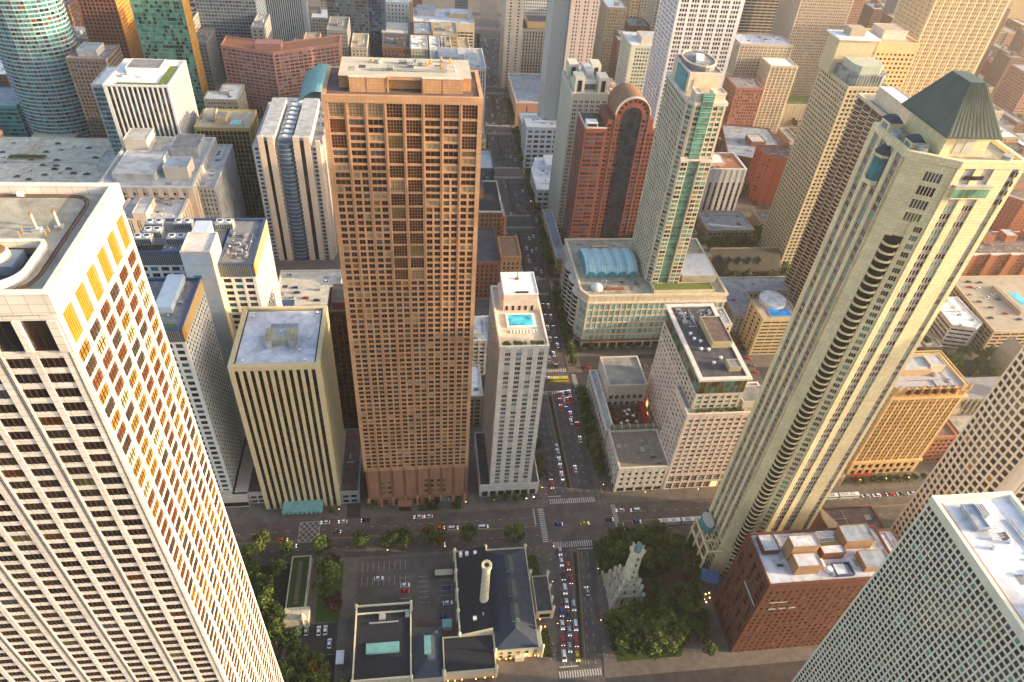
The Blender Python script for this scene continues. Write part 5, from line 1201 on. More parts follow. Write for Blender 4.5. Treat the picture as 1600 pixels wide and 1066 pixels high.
T('broad_tower', 'huge pale sand tower filling the upper right above the green pyramid roof', 'skyscraper', (388, 448, 520, 560), 262, S(M('pale_sand', (.64, .52, .33), .8, .06), [ggrey, gdark, ggreen, bl_tan, gdark], bay=6.4, pat=((.08, .28), (.36, .56), (.68, .84)), fh=3.05, wz=(.3, .78), d=.6, sd=.2, edge=.6))
T('ribbed_tower', 'tan ribbed tower in the extreme top right corner', 'skyscraper', (915, 990, 1070, 1110), 85, S(M('ochre_concrete', (.55, .42, .22), .8, .07), [gbrown, bl_sunrust], bay=2.6, pat=((.3, .7),), fh=3.2, wz=(.1, .9), d=.4, sd=.2))
T('grey_tower', 'grey and rose striped tower between the two broad tan towers at the top right', 'skyscraper', (462, 488, 835, 860), 130, S(M('grey_rose', (.42, .33, .28), .8, .08), [gbrown, gdark], bay=3, pat=((.2, .8),), fh=3.2))
T('dark_tower', 'dark brown slab tower beside the huge pale sand tower', 'skyscraper', (492, 545, 700, 730), 116, S(M('deep_brown_panel', (.13, .07, .05), .8, .12), [gmaroon], bay=3, pat=((.2, .8),), fh=3.2))
# ornate orange lit block
def ornate():
    x0, x1, y0, y1, z = 243, 284, 229, 256, 68
    rt = bld('ornate_block', 'ornate limestone block lit orange with a balustraded cornice and heavy arched base', 'apartment block', rect(x0, x1, y0, y1), z,
             S(orn, [gbrown, gmaroon, gdark, bl_sunrust], bay=4.6, pat=((.10, .40), (.5, .8)), fh=3.1, wz=(.3, .85), d=.5, sd=.25, top=5, nv=1, frame=orn), roof=M('lilac_gravel', (.42, .40, .42), .9, .1),
             base=S(orn, [gdark, gmaroon], bay=4.6, pat=((.2, .8),), fh=5, wz=(.1, .8), d=.8, sd=.7, top=1.2), bz=11, ph=((251, 268, 240, 250, 4, M('rose_render', (.55, .36, .22), .8, .1), lgrey), (268.5, 277, 242, 250, 5, cream, lgrey)), units=5)
    b = MB(); P = rect(x0, x1, y0, y1)
    b.ring(inset(P, -.9), .5, z-.2, z+.8, orn); b.ring(inset(P, -.85), .5, z+1.9, z+2.4, orn)
    for k in range(40): b.box(x0-.6+k*1.07, x0-.1+k*1.07, y0-.8, y0-.4, z+.8, z+2, orn)
    for k in range(26): b.box(x0-.8, x0-.4, y0+k*1.05, y0+.5+k*1.05, z+.8, z+2, orn)
    for k in range(10): x = x0+k*4.5; b.box(x, x+.9, y0-1.1, y0-.2, z+.4, z+4, orn); b.cyl(x+.45, y0-.65, .3, .05, z+4, z+5.2, orn, 8)
    b.build('balustrade', rt)
    b = MB(); b.ring(inset(P, -1.8), 2.2, z-5, z-4, orn); b.build('cornice', rt)
    b = MB(); b.ring(inset(P, -1.4), 2, 10.4, 12, orn); b.build('cornice', rt)
    b = MB()
    for k in range(6): x = 250+k*5; b.cyl(x, y0-.3, 1.8, 1.8, z-1, z+1.8, bl_sunrust, 14)
    b.build('arched_dormer', rt)
    b = MB(); b.box(243, 256, 222.4, 226, 3.2, 3.8, M('red_awning', (.35, .02, .03))); b.build('awning', rt)
ornate()
T('annex_block', 'small rose brick building with arched windows right of the ornate block', 'building', (289, 306, 235, 262), 22, S(brick3, [bl_sunrust, gmaroon], bay=3), roof=rbrown)
# middle ground low buildings
T('gabled_row', 'L shaped pale stone building with flat grey roofs behind the hotel block', 'building', [(219, 358), (237, 358), (237, 386), (276, 386), (276, 403), (219, 403)], 14, S(lgrey, [gdark, gbrown], bay=3.4, pat=((.3, .7),), fh=3.4, top=2), roof=rbluegrey, units=6)
rt_ = T('pool_block', 'tan apartment block of dark horizontal bands with a bright blue roof pool', 'apartment block', (224, 250, 333, 354), 31, S(M('ochre_render', (.46, .36, .22), .85, .08), [gdark, gbrown], bay=7, pat=((.04, .96),), fh=3, wz=(.4, .9), d=.3, sd=.5), roof=M('pool_deck', (.40, .34, .27), .9, .1), other={3: S(M('ochre_render', (.46, .36, .22)), [gdark], bay=6, pat=((.3, .7),))})
q = MB(); q.box(230.5, 246.5, 335.5, 344, 31.1, 31.5, M('pool_deck', (.40, .34, .27))); q.box(231, 246, 336, 343.5, 31.5, 31.56, waterb); q.build('pool', rt_)
q = MB(); q.cyl(238, 352, 9, 9, 31.1, 34, rwhite, 24); q.build('drum_penthouse', rt_)
T('low_block', 'low lilac roofed building right of the hotel block', 'building', (180, 200, 262, 303), 8, S(M('rose_render', (.55, .36, .22)), BW), roof=M('lilac_roof', (.42, .35, .36), .9, .1), units=3)
T('low_block', 'small pitched orange brick house beside the lilac roofed building', 'house', (212, 224, 262, 290), 11, S(brick3, [gdark, gmaroon]), roof=rbrown)
T('low_block', 'white roofed low hall left of the L shaped pale stone building', 'hall', (184, 199, 326, 343), 33, S(beigec, BW), roof=rpure, units=5)
T('low_block', 'brown box with a white roof at the foot of the sea green condominium', 'building', (180, 198, 424.5, 437), 34, S(brownst, [gdark], fill=.2), roof=rpure)
T('finned_low_block', 'white building of wide vertical fins behind the sea green condominium', 'building', (246, 279, 518, 548), 44, S(white, [gdark, ggrey], bay=5.6, pat=((.5, .95),), fh=3.6, wz=(0, .96), d=.8, sd=.1, top=12), roof=brick3, units=4, ph=((248, 262, 524, 540, 3, pinkw, rpure),))
T('brick_tower', 'deep red brick tower with a notched corner above the dark stone church', 'apartment block', [(311, 536), (340, 536), (340, 560), (305, 560), (305, 545)], 46, S(M('deep_red_brick', (.30, .07, .04), .85, .12), [bl_sunrust, gmaroon], bay=4, pat=((.2, .8),), fh=3.2), roof=rbrown, units=5, other={0: S(M('deep_red_brick', (.30, .07, .04)), [gmaroon], bay=9, pat=((.46, .52),), fh=30, wz=(.05, .95))})
T('museum_block', 'round cornered brick hall with a pale grey roof of ducts and skylights', 'hall', [(300, 600), (335, 586), (362, 600), (366, 660), (318, 668)], 18, S(brick2, BW, bay=8, fill=.3), roof=rbluegrey, units=16, ph=((330, 345, 618, 634, 5, brick2, lgrey),))
T('library_block', 'low grey roofed building with rooftop machines left of the balcony tower foot', 'building', (238, 278, 472, 503), 12, S(tan, BW), roof=rbluegrey, units=10)
T('corner_block', 'small ornate brown corner building lit by orange lamps beyond the dark church', 'building', (289, 307, 484, 502), 13, S(M('rose_render', (.55, .36, .22)), [bl_sunrust, gmaroon, gdark], bay=2.8), roof=rgrey, units=4)
T('plain_block', 'plain tan box building right of the slim cream apartment tower', 'building', (402, 444, 705, 732), 26, S(tan, [gdark], fill=.15), roof=sedum, units=3)
# right hand side
PG = T('parking_garage', 'tan concrete multi storey car park with cars on its roof at the right edge', 'car park', [(396, 328), (470, 328), (470, 392), (402, 392)], 20, S(M('warm_tan_concrete', (.46, .34, .22), .85, .1), [gdark], bay=6.5, pat=((.06, .94),), fh=3.2, wz=(.35, .95), d=.5, sd=.6), roof=M('deck_tan', (.36, .31, .24), .9, .12, .2))
q = MB(); q.box(428, 446, 345, 378, 20.1, 23, tan); q.box(430, 444, 347, 376, 23, 23.2, M('pool_deck', (.40, .34, .27))); q.box(434, 441, 352, 368, 23.2, 23.3, water); q.build('pool', PG)
T('wedge_block', 'small white banded wedge shaped office with a bright roof next to the tan car park', 'office building', [(370, 337), (386, 333), (394, 338), (394, 368), (372, 368)], 19, S(whitew, [gdark, gmaroon], bay=5, pat=((.02, .98),), fh=3.6, wz=(.3, .8), d=.2, sd=.6), roof=rpure, units=8)
OB = T('brick_block', 'large orange red brick building with a recessed roof at the right edge', 'apartment block', [(492, 488), (512, 470), (560, 470), (560, 520), (500, 520)], 42, S(M('orange_red_brick', (.36, .11, .05), .85, .12), [gdark, gmaroon], bay=3.4, pat=((.35, .65),), fh=3.2, wz=(.3, .65)), roof=rbrown, units=5, capmat=whitew, ph=((515, 540, 490, 510, 5, brick3, rbrown),))
LB = T('brick_block', 'long red brick apartment terrace with a white cornice below the orange red building', 'apartment block', (430, 560, 414, 446), 26, S(M('orange_red_brick', (.44, .12, .05)), [gdark, gmaroon, gbrown], bay=3, pat=((.25, .75),), fh=3.1, wz=(.3, .7)), roof=rbrown, units=22, capmat=pinkw)
BB = T('brick_building', 'big red brick building with a white roof and two tan penthouses', 'building', (137.5, 196, 133, 157), 58, S(brick, [gdark, gmaroon, golive, gmaroon], bay=2.9, pat=((.25, .75),), fh=3.1, wz=(.3, .75), d=.2, sd=.15, top=4), roof=rwhite, ph=((149, 160.5, 143.5, 149, 10, M('tan_brick', (.34, .20, .11), .85, .12), rwhite), (149.5, 160, 137, 143, 6, M('tan_brick', (.34, .20, .11)), rwhite)), units=5, other={3: S(brick, [gdark, gmaroon, golive], bay=4.6, pat=((.25, .75),), fh=3.1, wz=(.25, .85), top=3)})
for k in range(6): roofbox(LB, 434+k*20, 444+k*20, 432, 442, 26, 31.5, M('orange_red_brick', (.36, .11, .05)), (rgrey, rbrown, lgrey)[k % 3])
q = MB()
for k in range(7): q.box(430+k*18, 436+k*18, 411.6, 413.6, 0, 27, M('orange_red_brick', (.36, .11, .05))); q.box(429.6+k*18, 436.4+k*18, 411.2, 413.6, 27, 27.8, pinkw)
q.build('bay', LB)
roofbox(OB, 500, 512, 500, 514, 42, 47, brick3, rgrey); clutter(LB, 432, 555, 416, 430, 26.1, 24, 8); clutter(OB, 505, 555, 478, 515, 42.1, 12, 8)
rt_ = BB
for a_ in ((140, 147, 147, 155, 2.6), (176, 189, 147, 155, 5.5), (180, 192, 136, 144, 3.2), (164, 174, 143, 147, 4.2)): roofbox(rt_, a_[0], a_[1], a_[2], a_[3], 58.1, 58.1+a_[4], (brick, M('tan_brick', (.34, .20, .11)))[int(a_[4]) % 2], (rwhite, rbluegrey)[int(a_[4]) % 2])
clutter(rt_, 139, 194, 134, 156, 58.1, 14, 6)
q = MB(); q.cyl(165, 137.5, 1.2, 1.2, 58.3, 60.5, white, 16); q.box(163.4, 164.4, 137.5, 143, 58.4, 59.4, white); q.box(166, 172.5, 135, 140, 58.1, 59.2, rwhite); q.ring(rect(167, 175, 134.6, 140.4), .3, 58.2, 60, navy); q.build('cooling_fan', rt_)
q = MB()
for k in range(3): q.box(143+k*4.4, 146.4+k*4.4, 132.7, 132.95, 38.4, 39.3, lgrey)
q.box(141.6, 150, 132.72, 132.95, 44, 44.6, lgrey); q.box(137.1, 137.3, 134.5, 146, 39, 40, lgrey); q.build('stone_band', rt_)
q = MB(); q.box(163, 178, 148, 150.2, 58.1, 59.6, M('olive_duct', (.34, .26, .06), .5, .1)); q.box(162, 178, 150.2, 151, 58.1, 58.8, rpure)
for k in range(6): q.box(167+k*1.2, 167.4+k*1.2, 151.5, 155, 59, 60.4, rpure)
q.box(166.8, 173.8, 151.5, 151.8, 60.4, 60.7, rpure); q.box(166.8, 173.8, 154.8, 155, 60.4, 60.7, rpure); q.build('roof_frame', rt_)
T('brick_block', 'tan brick annex with white flat roofs between the brick building and the gridded slab', 'building', (196.5, 218, 140, 166), 40, S(brick3, BW, bay=3), roof=rwhite, units=4, ph=((198, 208, 144, 160, 7, brick3, rwhite),))
q = MB()
rt_ = T('brown_hall', 'low dark brown hall with a tilted tan roof panel beside the yellow tower', 'hall', (186, 240, 170, 201), 8, S(brick2, [gdark], fill=.5), roof=rbrown, units=6)
q = MB(); A = [(205, 178, 12), (213, 189, 8.5), (205, 197, 13), (199, 186, 19)]
q.add([(x, y, z+4) for x, y, z in A]+[(x, y, z+3) for x, y, z in A], [(0, 1, 2, 3), (7, 6, 5, 4), (0, 4, 5, 1), (1, 5, 6, 2), (2, 6, 7, 3), (3, 7, 4, 0)], M('tan_roof_panel', (.40, .30, .19), .85, .08))
q.prism(cw([(x, y) for x, y, z in A]), 8, 12, brick2); q.build('tilted_roof', rt_)
q = MB(); q.box(192, 194, 191, 192, 8.1, 12, lamp_or); q.build('lit_sign', rt_)
T('low_block', 'narrow low building with skylights beside the brown hall', 'building', (219, 244, 150, 168), 14, S(brick3, BW), roof=rpure, units=4)
T('town_building', 'low cream townhouse block at the bottom edge beside the pumping station', 'building', (22, 54, 95, 113), 9, S(beigec, BW), roof=whitew)

# churches
def church(name, label, x0, x1, y0, y1, h, rh, wall, roof, along='x', tower=None):
    rt = root(name, ((x0+x1)/2, (y0+y1)/2, 0), label, 'church'); OCC.append((x0, x1, y0, y1))
    b = MB(); b.prism(rect(x0, x1, y0, y1), 0, h, wall)
    if along == 'x': ym = (y0+y1)/2; b.add([(x0, y0, h), (x0, y1, h), (x0, ym, h+rh), (x1, y0, h), (x1, y1, h), (x1, ym, h+rh)], [(0, 2, 1), (3, 4, 5)], wall)
    else: xm = (x0+x1)/2; b.add([(x0, y0, h), (x1, y0, h), (xm, y0, h+rh), (x0, y1, h), (x1, y1, h), (xm, y1, h+rh)], [(0, 1, 2), (3, 5, 4)], wall)
    n = int((x1-x0)/4)
    for k in range(n): b.box(x0+k*4, x0+k*4+.7, y0-1, y0, 0, h-1, wall)
    b.build('wall', rt)
    r = MB(); t = .3
    if along == 'x':
        r.add([(x0-.4, y0-.6, h-.2), (x1+.4, y0-.6, h-.2), (x1+.4, ym, h+rh+.3), (x0-.4, ym, h+rh+.3), (x0-.4, y1+.6, h-.2), (x1+.4, y1+.6, h-.2)], [(0, 1, 2, 3), (3, 2, 5, 4)], roof)
    else:
        r.add([(x0-.6, y0-.4, h-.2), (x0-.6, y1+.4, h-.2), (xm, y1+.4, h+rh+.3), (xm, y0-.4, h+rh+.3), (x1+.6, y0-.4, h-.2), (x1+.6, y1+.4, h-.2)], [(0, 3, 2, 1), (3, 4, 5, 2)], roof)
    r.build('roof', rt)
    w = MB()
    for k in range(n-1): xx = x0+k*4+1.6; w.box(xx, xx+1.6, y0-.06, y0, h*.3, h*.75, gnavy); w.cyl(xx+.8, y0-.03, .8, .8, h*.75, h*.75+.05, gnavy, 8)
    w.build('window', rt); return rt
rt_ = church('church', 'dark stone church with a steep brown roof among trees', 224, 280, 419, 446, 9, 12, M('dark_church_stone', (.13, .11, .085), .9, .15), M('brown_slate', (.06, .056, .047), .85, .15), 'x')
q = MB(); q.box(216, 223.9, 424, 441, 0, 19, M('dark_church_stone', (.13, .11, .085))); q.build('gable_front', rt_)
q = MB()
for k in range(4): x = 238+k*8; q.box(x, x+2.4, 422.5, 428, 12.5, 15.5, M('dark_church_stone', (.13, .11, .085))); q.add([(x-.2, 422.2, 15.4), (x+2.6, 422.2, 15.4), (x+1.2, 422.2, 17), (x-.2, 430, 15.4), (x+2.6, 430, 15.4), (x+1.2, 430, 17)], [(0, 1, 2), (0, 2, 5, 3), (1, 4, 5, 2)], M('brown_slate', (.06, .056, .047)))
q.build('dormer', rt_)
q = MB(); w2 = M('dark_church_stone', (.13, .11, .085)); q.box(228, 236, 412, 424, 0, 10, w2); q.add([(227.6, 411.6, 9.8), (236.4, 411.6, 9.8), (232, 411.6, 18), (227.6, 433, 9.8), (236.4, 433, 9.8), (232, 433, 18)], [(0, 1, 2), (0, 2, 5, 3), (1, 4, 5, 2)], M('brown_slate', (.06, .056, .047))); q.build('transept', rt_)
q = MB(); c_ = M('church_coping', (.30, .26, .19), .85, .1); q.box(224, 280, 432.2, 432.8, 20.9, 21.6, c_)
for xx in (223.4, 280.1):
    for k in range(12):
        t = k/12; t2 = (k+1)/12
        q.add([(xx, 419+13.5*t, 9.2+12*t), (xx+.7, 419+13.5*t, 9.2+12*t), (xx+.7, 419+13.5*t2, 9.2+12*t2), (xx, 419+13.5*t2, 9.2+12*t2), (xx, 419+13.5*t, 8.4+12*t), (xx+.7, 419+13.5*t, 8.4+12*t), (xx+.7, 419+13.5*t2, 8.4+12*t2), (xx, 419+13.5*t2, 8.4+12*t2)], [(0, 1, 2, 3), (0, 4, 5, 1), (1, 5, 6, 2), (3, 2, 6, 7), (0, 3, 7, 4)], c_)
q.build('coping', rt_)
rt_ = church('church', 'cream stone church with a big round window and grey slate roof behind the ornate block', 330, 392, 272, 290, 14, 9, M('church_cream', (.42, .36, .27), .85, .1), M('grey_slate', (.19, .19, .21), .8, .12), 'x')
q = MB(); w = M('church_cream', (.42, .36, .27)); q.box(318, 330, 262, 280, 0, 16, w); q.add([(318, 262, 16), (330, 262, 16), (324, 262, 27), (318, 280, 16), (330, 280, 16), (324, 280, 27)], [(0, 1, 2), (3, 5, 4)], w)
q.add([(317.6, 261.6, 15.8), (324, 261.6, 27.4), (324, 280.4, 27.4), (317.6, 280.4, 15.8), (330.4, 261.6, 15.8), (330.4, 280.4, 15.8)], [(0, 1, 2, 3), (1, 4, 5, 2)], M('grey_slate', (.19, .19, .21))); q.build('transept', rt_)
q = MB(); n = 20; pts = [(324+2.6*math.cos(a), 17+2.6*math.sin(a)) for a in np.linspace(0, 2*math.pi, n, endpoint=False)]
q.add([(x, 261.8, z) for x, z in pts]+[(x, 262, z) for x, z in pts], [tuple(range(n))]+[(i, (i+1) % n, (i+1) % n+n, i+n) for i in range(n)], gmaroon); q.build('rose_window', rt_)
q = MB(); q.cyl(392, 268, 3, 3, 0, 34, w, 4, math.pi/4); q.cyl(392, 268, 3, .1, 34, 50, w, 4, math.pi/4); q.build('steeple', rt_)
rt_ = root('church_ruin_front', (399, 300, 0), 'small cream church front with a pointed gable at the right edge', 'church')
q = MB(); q.box(395, 405, 300, 318, 0, 16, w); q.add([(395, 300, 16), (405, 300, 16), (400, 300, 25), (395, 318, 16), (405, 318, 16), (400, 318, 25)], [(0, 1, 2), (3, 5, 4), (0, 2, 5, 3), (1, 4, 5, 2)], w); q.build('wall', rt_)
q = MB(); q.cyl(400, 299.95, 1.8, 1.8, 12, 12.1, gmaroon, 16); q.box(399, 401, 299.8, 300, 10, 15, gmaroon); q.build('window', rt_)

# ------------------------------------------------------------------ old water tower and pumping station
lime = M('yellow_limestone_old', (.70, .63, .44), .85, .12, .8); lime2 = M('weathered_limestone', (.56, .51, .40), .9, .2, .8)
def crenel(b, x0, x1, y0, y1, z, mat, h=.9, w=.5, s=.9):
    x = x0
    while x < x1: b.box(x, x+w, y0-.12, y0+.3, z, z+h, mat); b.box(x, x+w, y1-.3, y1+.12, z, z+h, mat); x += s
    y = y0
    while y < y1: b.box(x0-.12, x0+.3, y, y+w, z, z+h, mat); b.box(x1-.3, x1+.12, y, y+w, z, z+h, mat); y += s
def turret(b, x, y, r, z0, z1, mat, cap=None):
    b.cyl(x, y, r, r, z0, z1, mat, 8); b.cyl(x, y, r*1.25, r*1.25, z1-.6, z1, mat, 8); b.cyl(x, y, r*1.05, .05, z1, z1+r*2.4, cap or mat, 8)
def water_tower():
    cx, cy = 94.8, 166
    rt = root('water_tower', (cx, cy, 0), 'old castellated limestone water tower with a green cupola standing among the trees', 'tower')
    b = MB()
    for (w, z0, z1) in ((6.6, .15, 7), (5.2, 7, 12), (3.9, 12, 15.5)):
        b.box(cx-w, cx+w, cy-w, cy+w, z0, z1, lime2); crenel(b, cx-w, cx+w, cy-w, cy+w, z1, lime2)
        for sx in (-1, 1):
            for sy in (-1, 1): turret(b, cx+sx*w, cy+sy*w, .75, z0, z1+2.2, lime2)
        for k in (-.45, .45):
            b.box(cx+k*w-.5, cx+k*w+.5, cy-w-.05, cy-w, z0+1.2, z1-1.4, gdark); b.box(cx-w-.05, cx-w, cy+k*w-.5, cy+k*w+.5, z0+1.2, z1-1.4, gdark)
    b.build('base', rt)
    b = MB(); b.cyl(cx, cy, 3.4, 2.75, 15.5, 35.5, lime, 8, math.pi/8)
    for z in (20, 25.5, 31): b.cyl(cx, cy, 3.55-(z-15.5)*.032, 3.55-(z-15.5)*.032, z, z+.3, lime2, 8, math.pi/8)
    for z in (18, 22.5, 28, 33): b.box(cx-.3, cx+.3, cy-3.25, cy-2.5, z, z+1.5, gdark)
    b.build('shaft', rt)
    b = MB(); b.cyl(cx, cy, 3.3, 3.5, 35.5, 36.6, lime, 8, math.pi/8)
    for k in range(8):
        a = math.pi/8+k*math.pi/4; turret(b, cx+3.3*math.cos(a), cy+3.3*math.sin(a), .36, 35.8, 38, lime)
    b.build('gallery', rt)
    b = MB(); cap = M('verdigris', (.14, .26, .27), .5, .2, .8); b.cyl(cx, cy, 1.7, 1.7, 36.6, 39, cap, 8, math.pi/8); b.cyl(cx, cy, 2.0, 1.2, 39, 41, cap, 8, math.pi/8); b.cyl(cx, cy, 1.2, .08, 41, 43.2, cap, 8, math.pi/8); b.build('cupola', rt)
    b = MB(); b.box(86, 90, 158, 176, .15, 1.1, lime2); crenel(b, 86, 90, 158, 176, 1.1, lime2, .5)
    for y in (158, 164, 170, 176): turret(b, 86, y, .5, .15, 3, lime2)
    for k in range(5): b.box(84.6+k*.3, 84.9+k*.3, 163, 171, .15, .3+.16*k, paving)
    b.build('terrace_wall', rt)
water_tower()
def pumping():
    rt = root('pumping_station', (31, 165, 0), 'low limestone pumping station with blue grey slate roofs and a pale round chimney', 'pumping station')
    b = MB()
    for x0, x1, y0, y1, z in ((13.8, 48.6, 146.8, 189, 8), (28.9, 50, 138.5, 146.8, 8), (50, 57.6, 155.8, 173.8, 6.5), (6.4, 28.8, 131.2, 146.7, 7.5)):
        b.box(x0, x1, y0, y1, 0, z, lime); crenel(b, x0, x1, y0, y1, z, lime, .6, .5, 1.0)
    for x, y in ((13.8, 189), (13.8, 178), (13.8, 168), (13.8, 158), (13.8, 147), (29, 190), (48.6, 189), (49.4, 175), (57.6, 173.8), (57.6, 167), (57.6, 161), (57.6, 156), (28.9, 138.5), (50, 138.5), (50, 147), (6.4, 131.2), (28.8, 131.2)): turret(b, x, y, .7, 0, 10, lime)
    for k in range(5): b.box(31+k*3.8, 32.4+k*3.8, 138.42, 138.5, 1.5, 3.6, gdark if k != 3 else lit_win); b.box(31+k*3.8, 32.4+k*3.8, 138.42, 138.5, 4.6, 6.6, gdark if k % 2 else bl_sungold)
    b.box(51.5, 56.5, 155.72, 155.8, 1.5, 4.5, gdark); b.box(38, 42, 136.8, 138.6, 0, 3.4, lime)
    b.build('wall', rt)
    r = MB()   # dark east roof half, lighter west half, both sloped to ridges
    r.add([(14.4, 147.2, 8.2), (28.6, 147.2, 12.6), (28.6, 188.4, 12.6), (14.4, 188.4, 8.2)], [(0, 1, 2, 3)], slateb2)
    r.add([(14.4, 147.2, 8.2), (28.6, 147.2, 8.2), (28.6, 147.2, 12.6), (14.4, 188.4, 8.2), (28.6, 188.4, 8.2), (28.6, 188.4, 12.6)], [(0, 1, 2), (3, 5, 4)], lime)
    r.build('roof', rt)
    r = MB(); X0, X1, Y0, Y1 = 29, 48.2, 139, 188.4
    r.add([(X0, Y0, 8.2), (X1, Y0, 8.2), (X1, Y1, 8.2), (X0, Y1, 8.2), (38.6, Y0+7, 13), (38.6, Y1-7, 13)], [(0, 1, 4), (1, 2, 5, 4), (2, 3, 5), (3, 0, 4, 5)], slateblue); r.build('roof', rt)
    r = MB(); r.box(50.3, 57.3, 156.1, 173.5, 6.5, 6.7, rdark); r.build('roof', rt)
    r = MB(); r.box(6.8, 28.4, 131.6, 146.3, 7.5, 7.7, slateb2); r.build('roof', rt)
    for y in (177.5, 165, 153):
        s = MB(); s.box(37.3, 40.6, y-4, y+4, 11.2, 13.6, aqua); s.add([(37, y-4.2, 13.6), (40.9, y-4.2, 13.6), (38.95, y-4.2, 14.6), (37, y+4.2, 13.6), (40.9, y+4.2, 13.6), (38.95, y+4.2, 14.6)], [(0, 1, 2), (3, 5, 4), (0, 2, 5, 3), (1, 4, 5, 2)], copper); s.build('roof_lantern', rt)
    s = MB(); s.cyl(25.8, 161.4, 2.1, 1.75, 8, 39, lime, 24); s.cyl(25.8, 161.4, 2.3, 2.3, 39, 40.4, lime, 24); s.cyl(25.8, 161.4, 1.1, 1.1, 40.4, 40.45, gdark, 20)
    for k in range(14): a = 2*math.pi*k/14; s.box(25.8+2.1*math.cos(a)-.2, 25.8+2.1*math.cos(a)+.2, 161.4+2.1*math.sin(a)-.2, 161.4+2.1*math.sin(a)+.2, 40.4, 41, lime)
    s.build('chimney', rt)
    for x, y in ((21, 153), (25.5, 154.5), (16.5, 186), (19.5, 186), (23.5, 186)): s = MB(); s.box(x-.8, x+.8, y-.8, y+.8, 9, 11.5, rpure); s.build('roof_hatch', rt)
pumping()
def fire():
    rt = root('fire_station', (-20, 148, 0), 'square flat black roofed fire station with pale parapet and a green skylight strip', 'fire station')
    b = MB(); b.prism(rect(-32, -7.4, 131, 164.6), 0, 7, lime2); b.ring(rect(-32.1, -7.3, 130.9, 164.7), .5, 6.8, 8, lime)
    for x, y in ((-32, 131), (-7.4, 131), (-32, 164.6), (-7.4, 164.6)): turret(b, x, y, .6, 0, 8.4, lime)
    b.build('wall', rt); b = MB(); b.prism(rect(-31.4, -8, 131.6, 164), 7, 7.15, slateb2); b.box(-31.4, -8, 160.4, 160.9, 7.15, 8, lime); b.build('roof', rt)
    b = MB(); b.box(-26.8, -12.6, 142, 146.4, 7.15, 8.4, aqua); b.build('skylight', rt)
    b = MB(); b.box(-21.6, -18.8, 157.3, 159.7, 7.15, 8.8, lgrey); b.box(-26, -13, 155.6, 156.2, 7.5, 7.9, metal); b.build('air_handler', rt)
    b = MB(); b.box(-10, -8.2, 157.5, 160.8, 7.15, 8.6, rbluegrey); b.build('roof_hatch', rt)
    rt = root('link_building', (0, 141, 0), 'hipped green grey roofed link building between the fire station and pumping station', 'building')
    b = MB(); b.prism(rect(-7, 6, 131, 153), 0, 5.5, lime2); b.build('wall', rt)
    b = MB(); b.add([(-7.3, 130.7, 5.6), (6.3, 130.7, 5.6), (6.3, 153.3, 5.6), (-7.3, 153.3, 5.6), (-.5, 137, 8.6), (-.5, 147, 8.6)], [(0, 1, 4), (1, 2, 5, 4), (2, 3, 5), (3, 0, 4, 5)], slateblue); b.build('roof', rt)
    b = MB(); b.box(-1.8, 1.2, 139.5, 147.5, 8, 9.4, aqua); b.build('roof_lantern', rt)
    rt = root('kiosk', (8.7, 155.5, 0), 'tiny green roofed kiosk by the car park', 'kiosk')
    b = MB(); b.box(6.8, 10.6, 153.6, 157, 0, 3.4, lime2); b.build('wall', rt); b = MB(); b.box(6.5, 10.9, 153.3, 157.3, 3.4, 3.8, aqua); b.build('roof', rt)
    rt = root('ramp_canopy', (8.5, 181.5, 0), 'long narrow tan canopy at the edge of the car park', 'canopy')
    b = MB(); b.box(4, 12.5, 180, 183, 2.6, 3, sand); b.build('roof', rt)
    b = MB()
    for x in (4.3, 12.2): b.box(x-.1, x+.1, 180.2, 182.8, .15, 2.6, dmetal)
    b.build('support', rt)
    rt = root('garden_house', (-60, 164, 0), 'small grey stone house with a long green roof lawn beside the park trees', 'building')
    b = MB(); b.box(-64, -53, 160.5, 167, 0, 6, lime2); turret(b, -55.5, 161.5, 1.3, 0, 7.5, lime2); b.box(-64.4, -63.8, 167, 195, 0, 3.6, lime2); b.box(-56, -55.2, 167, 195, 0, 3.6, lime2); b.box(-64, -55.5, 194.4, 195, 0, 3.6, lime2); b.build('wall', rt)
    b = MB(); b.box(-63.8, -56, 167.2, 194.3, 3, 3.3, grassm); b.box(-61, -59, 170, 192, 3.3, 3.38, plaza); b.build('roof_lawn', rt)
    rt = root('bus_shelter', (-39, 143, 0), 'small pale roofed shelter in the narrow lane left of the fire station', 'shelter')
    b = MB(); b.box(-40, -36.6, 141, 147, 2.6, 3, white); b.box(-40, -39.8, 141, 147, .15, 2.6, lgrey); b.build('roof', rt)
fire()
# billboard on the roof deck
rt = root('billboard', (-37, 398, 25), 'square dark sign board with white lettering on the roof deck', 'sign')
b = MB(); b.box(-41, -34, 397, 397.5, 27, 33, dgrey); b.ring(rect(-41.3, -33.7, 396.9, 397.6), .2, 26.8, 27.1, white); b.box(-40.2, -39.4, 396.8, 397, 28.6, 31.6, rpure); b.box(-40.2, -38.3, 396.8, 397, 28.2, 28.9, rpure); b.box(-37.6, -36.9, 396.8, 397, 29, 31, rpure); b.box(-36.9, -35.6, 396.8, 397, 30, 30.7, rpure); b.box(-36.2, -35.5, 396.8, 397, 28.6, 30.6, rpure); b.build('panel', rt)
b = MB(); b.box(-40, -39.6, 397.5, 398, 25, 33, dmetal); b.box(-35.4, -35, 397.5, 398, 25, 33, dmetal); b.build('support', rt)
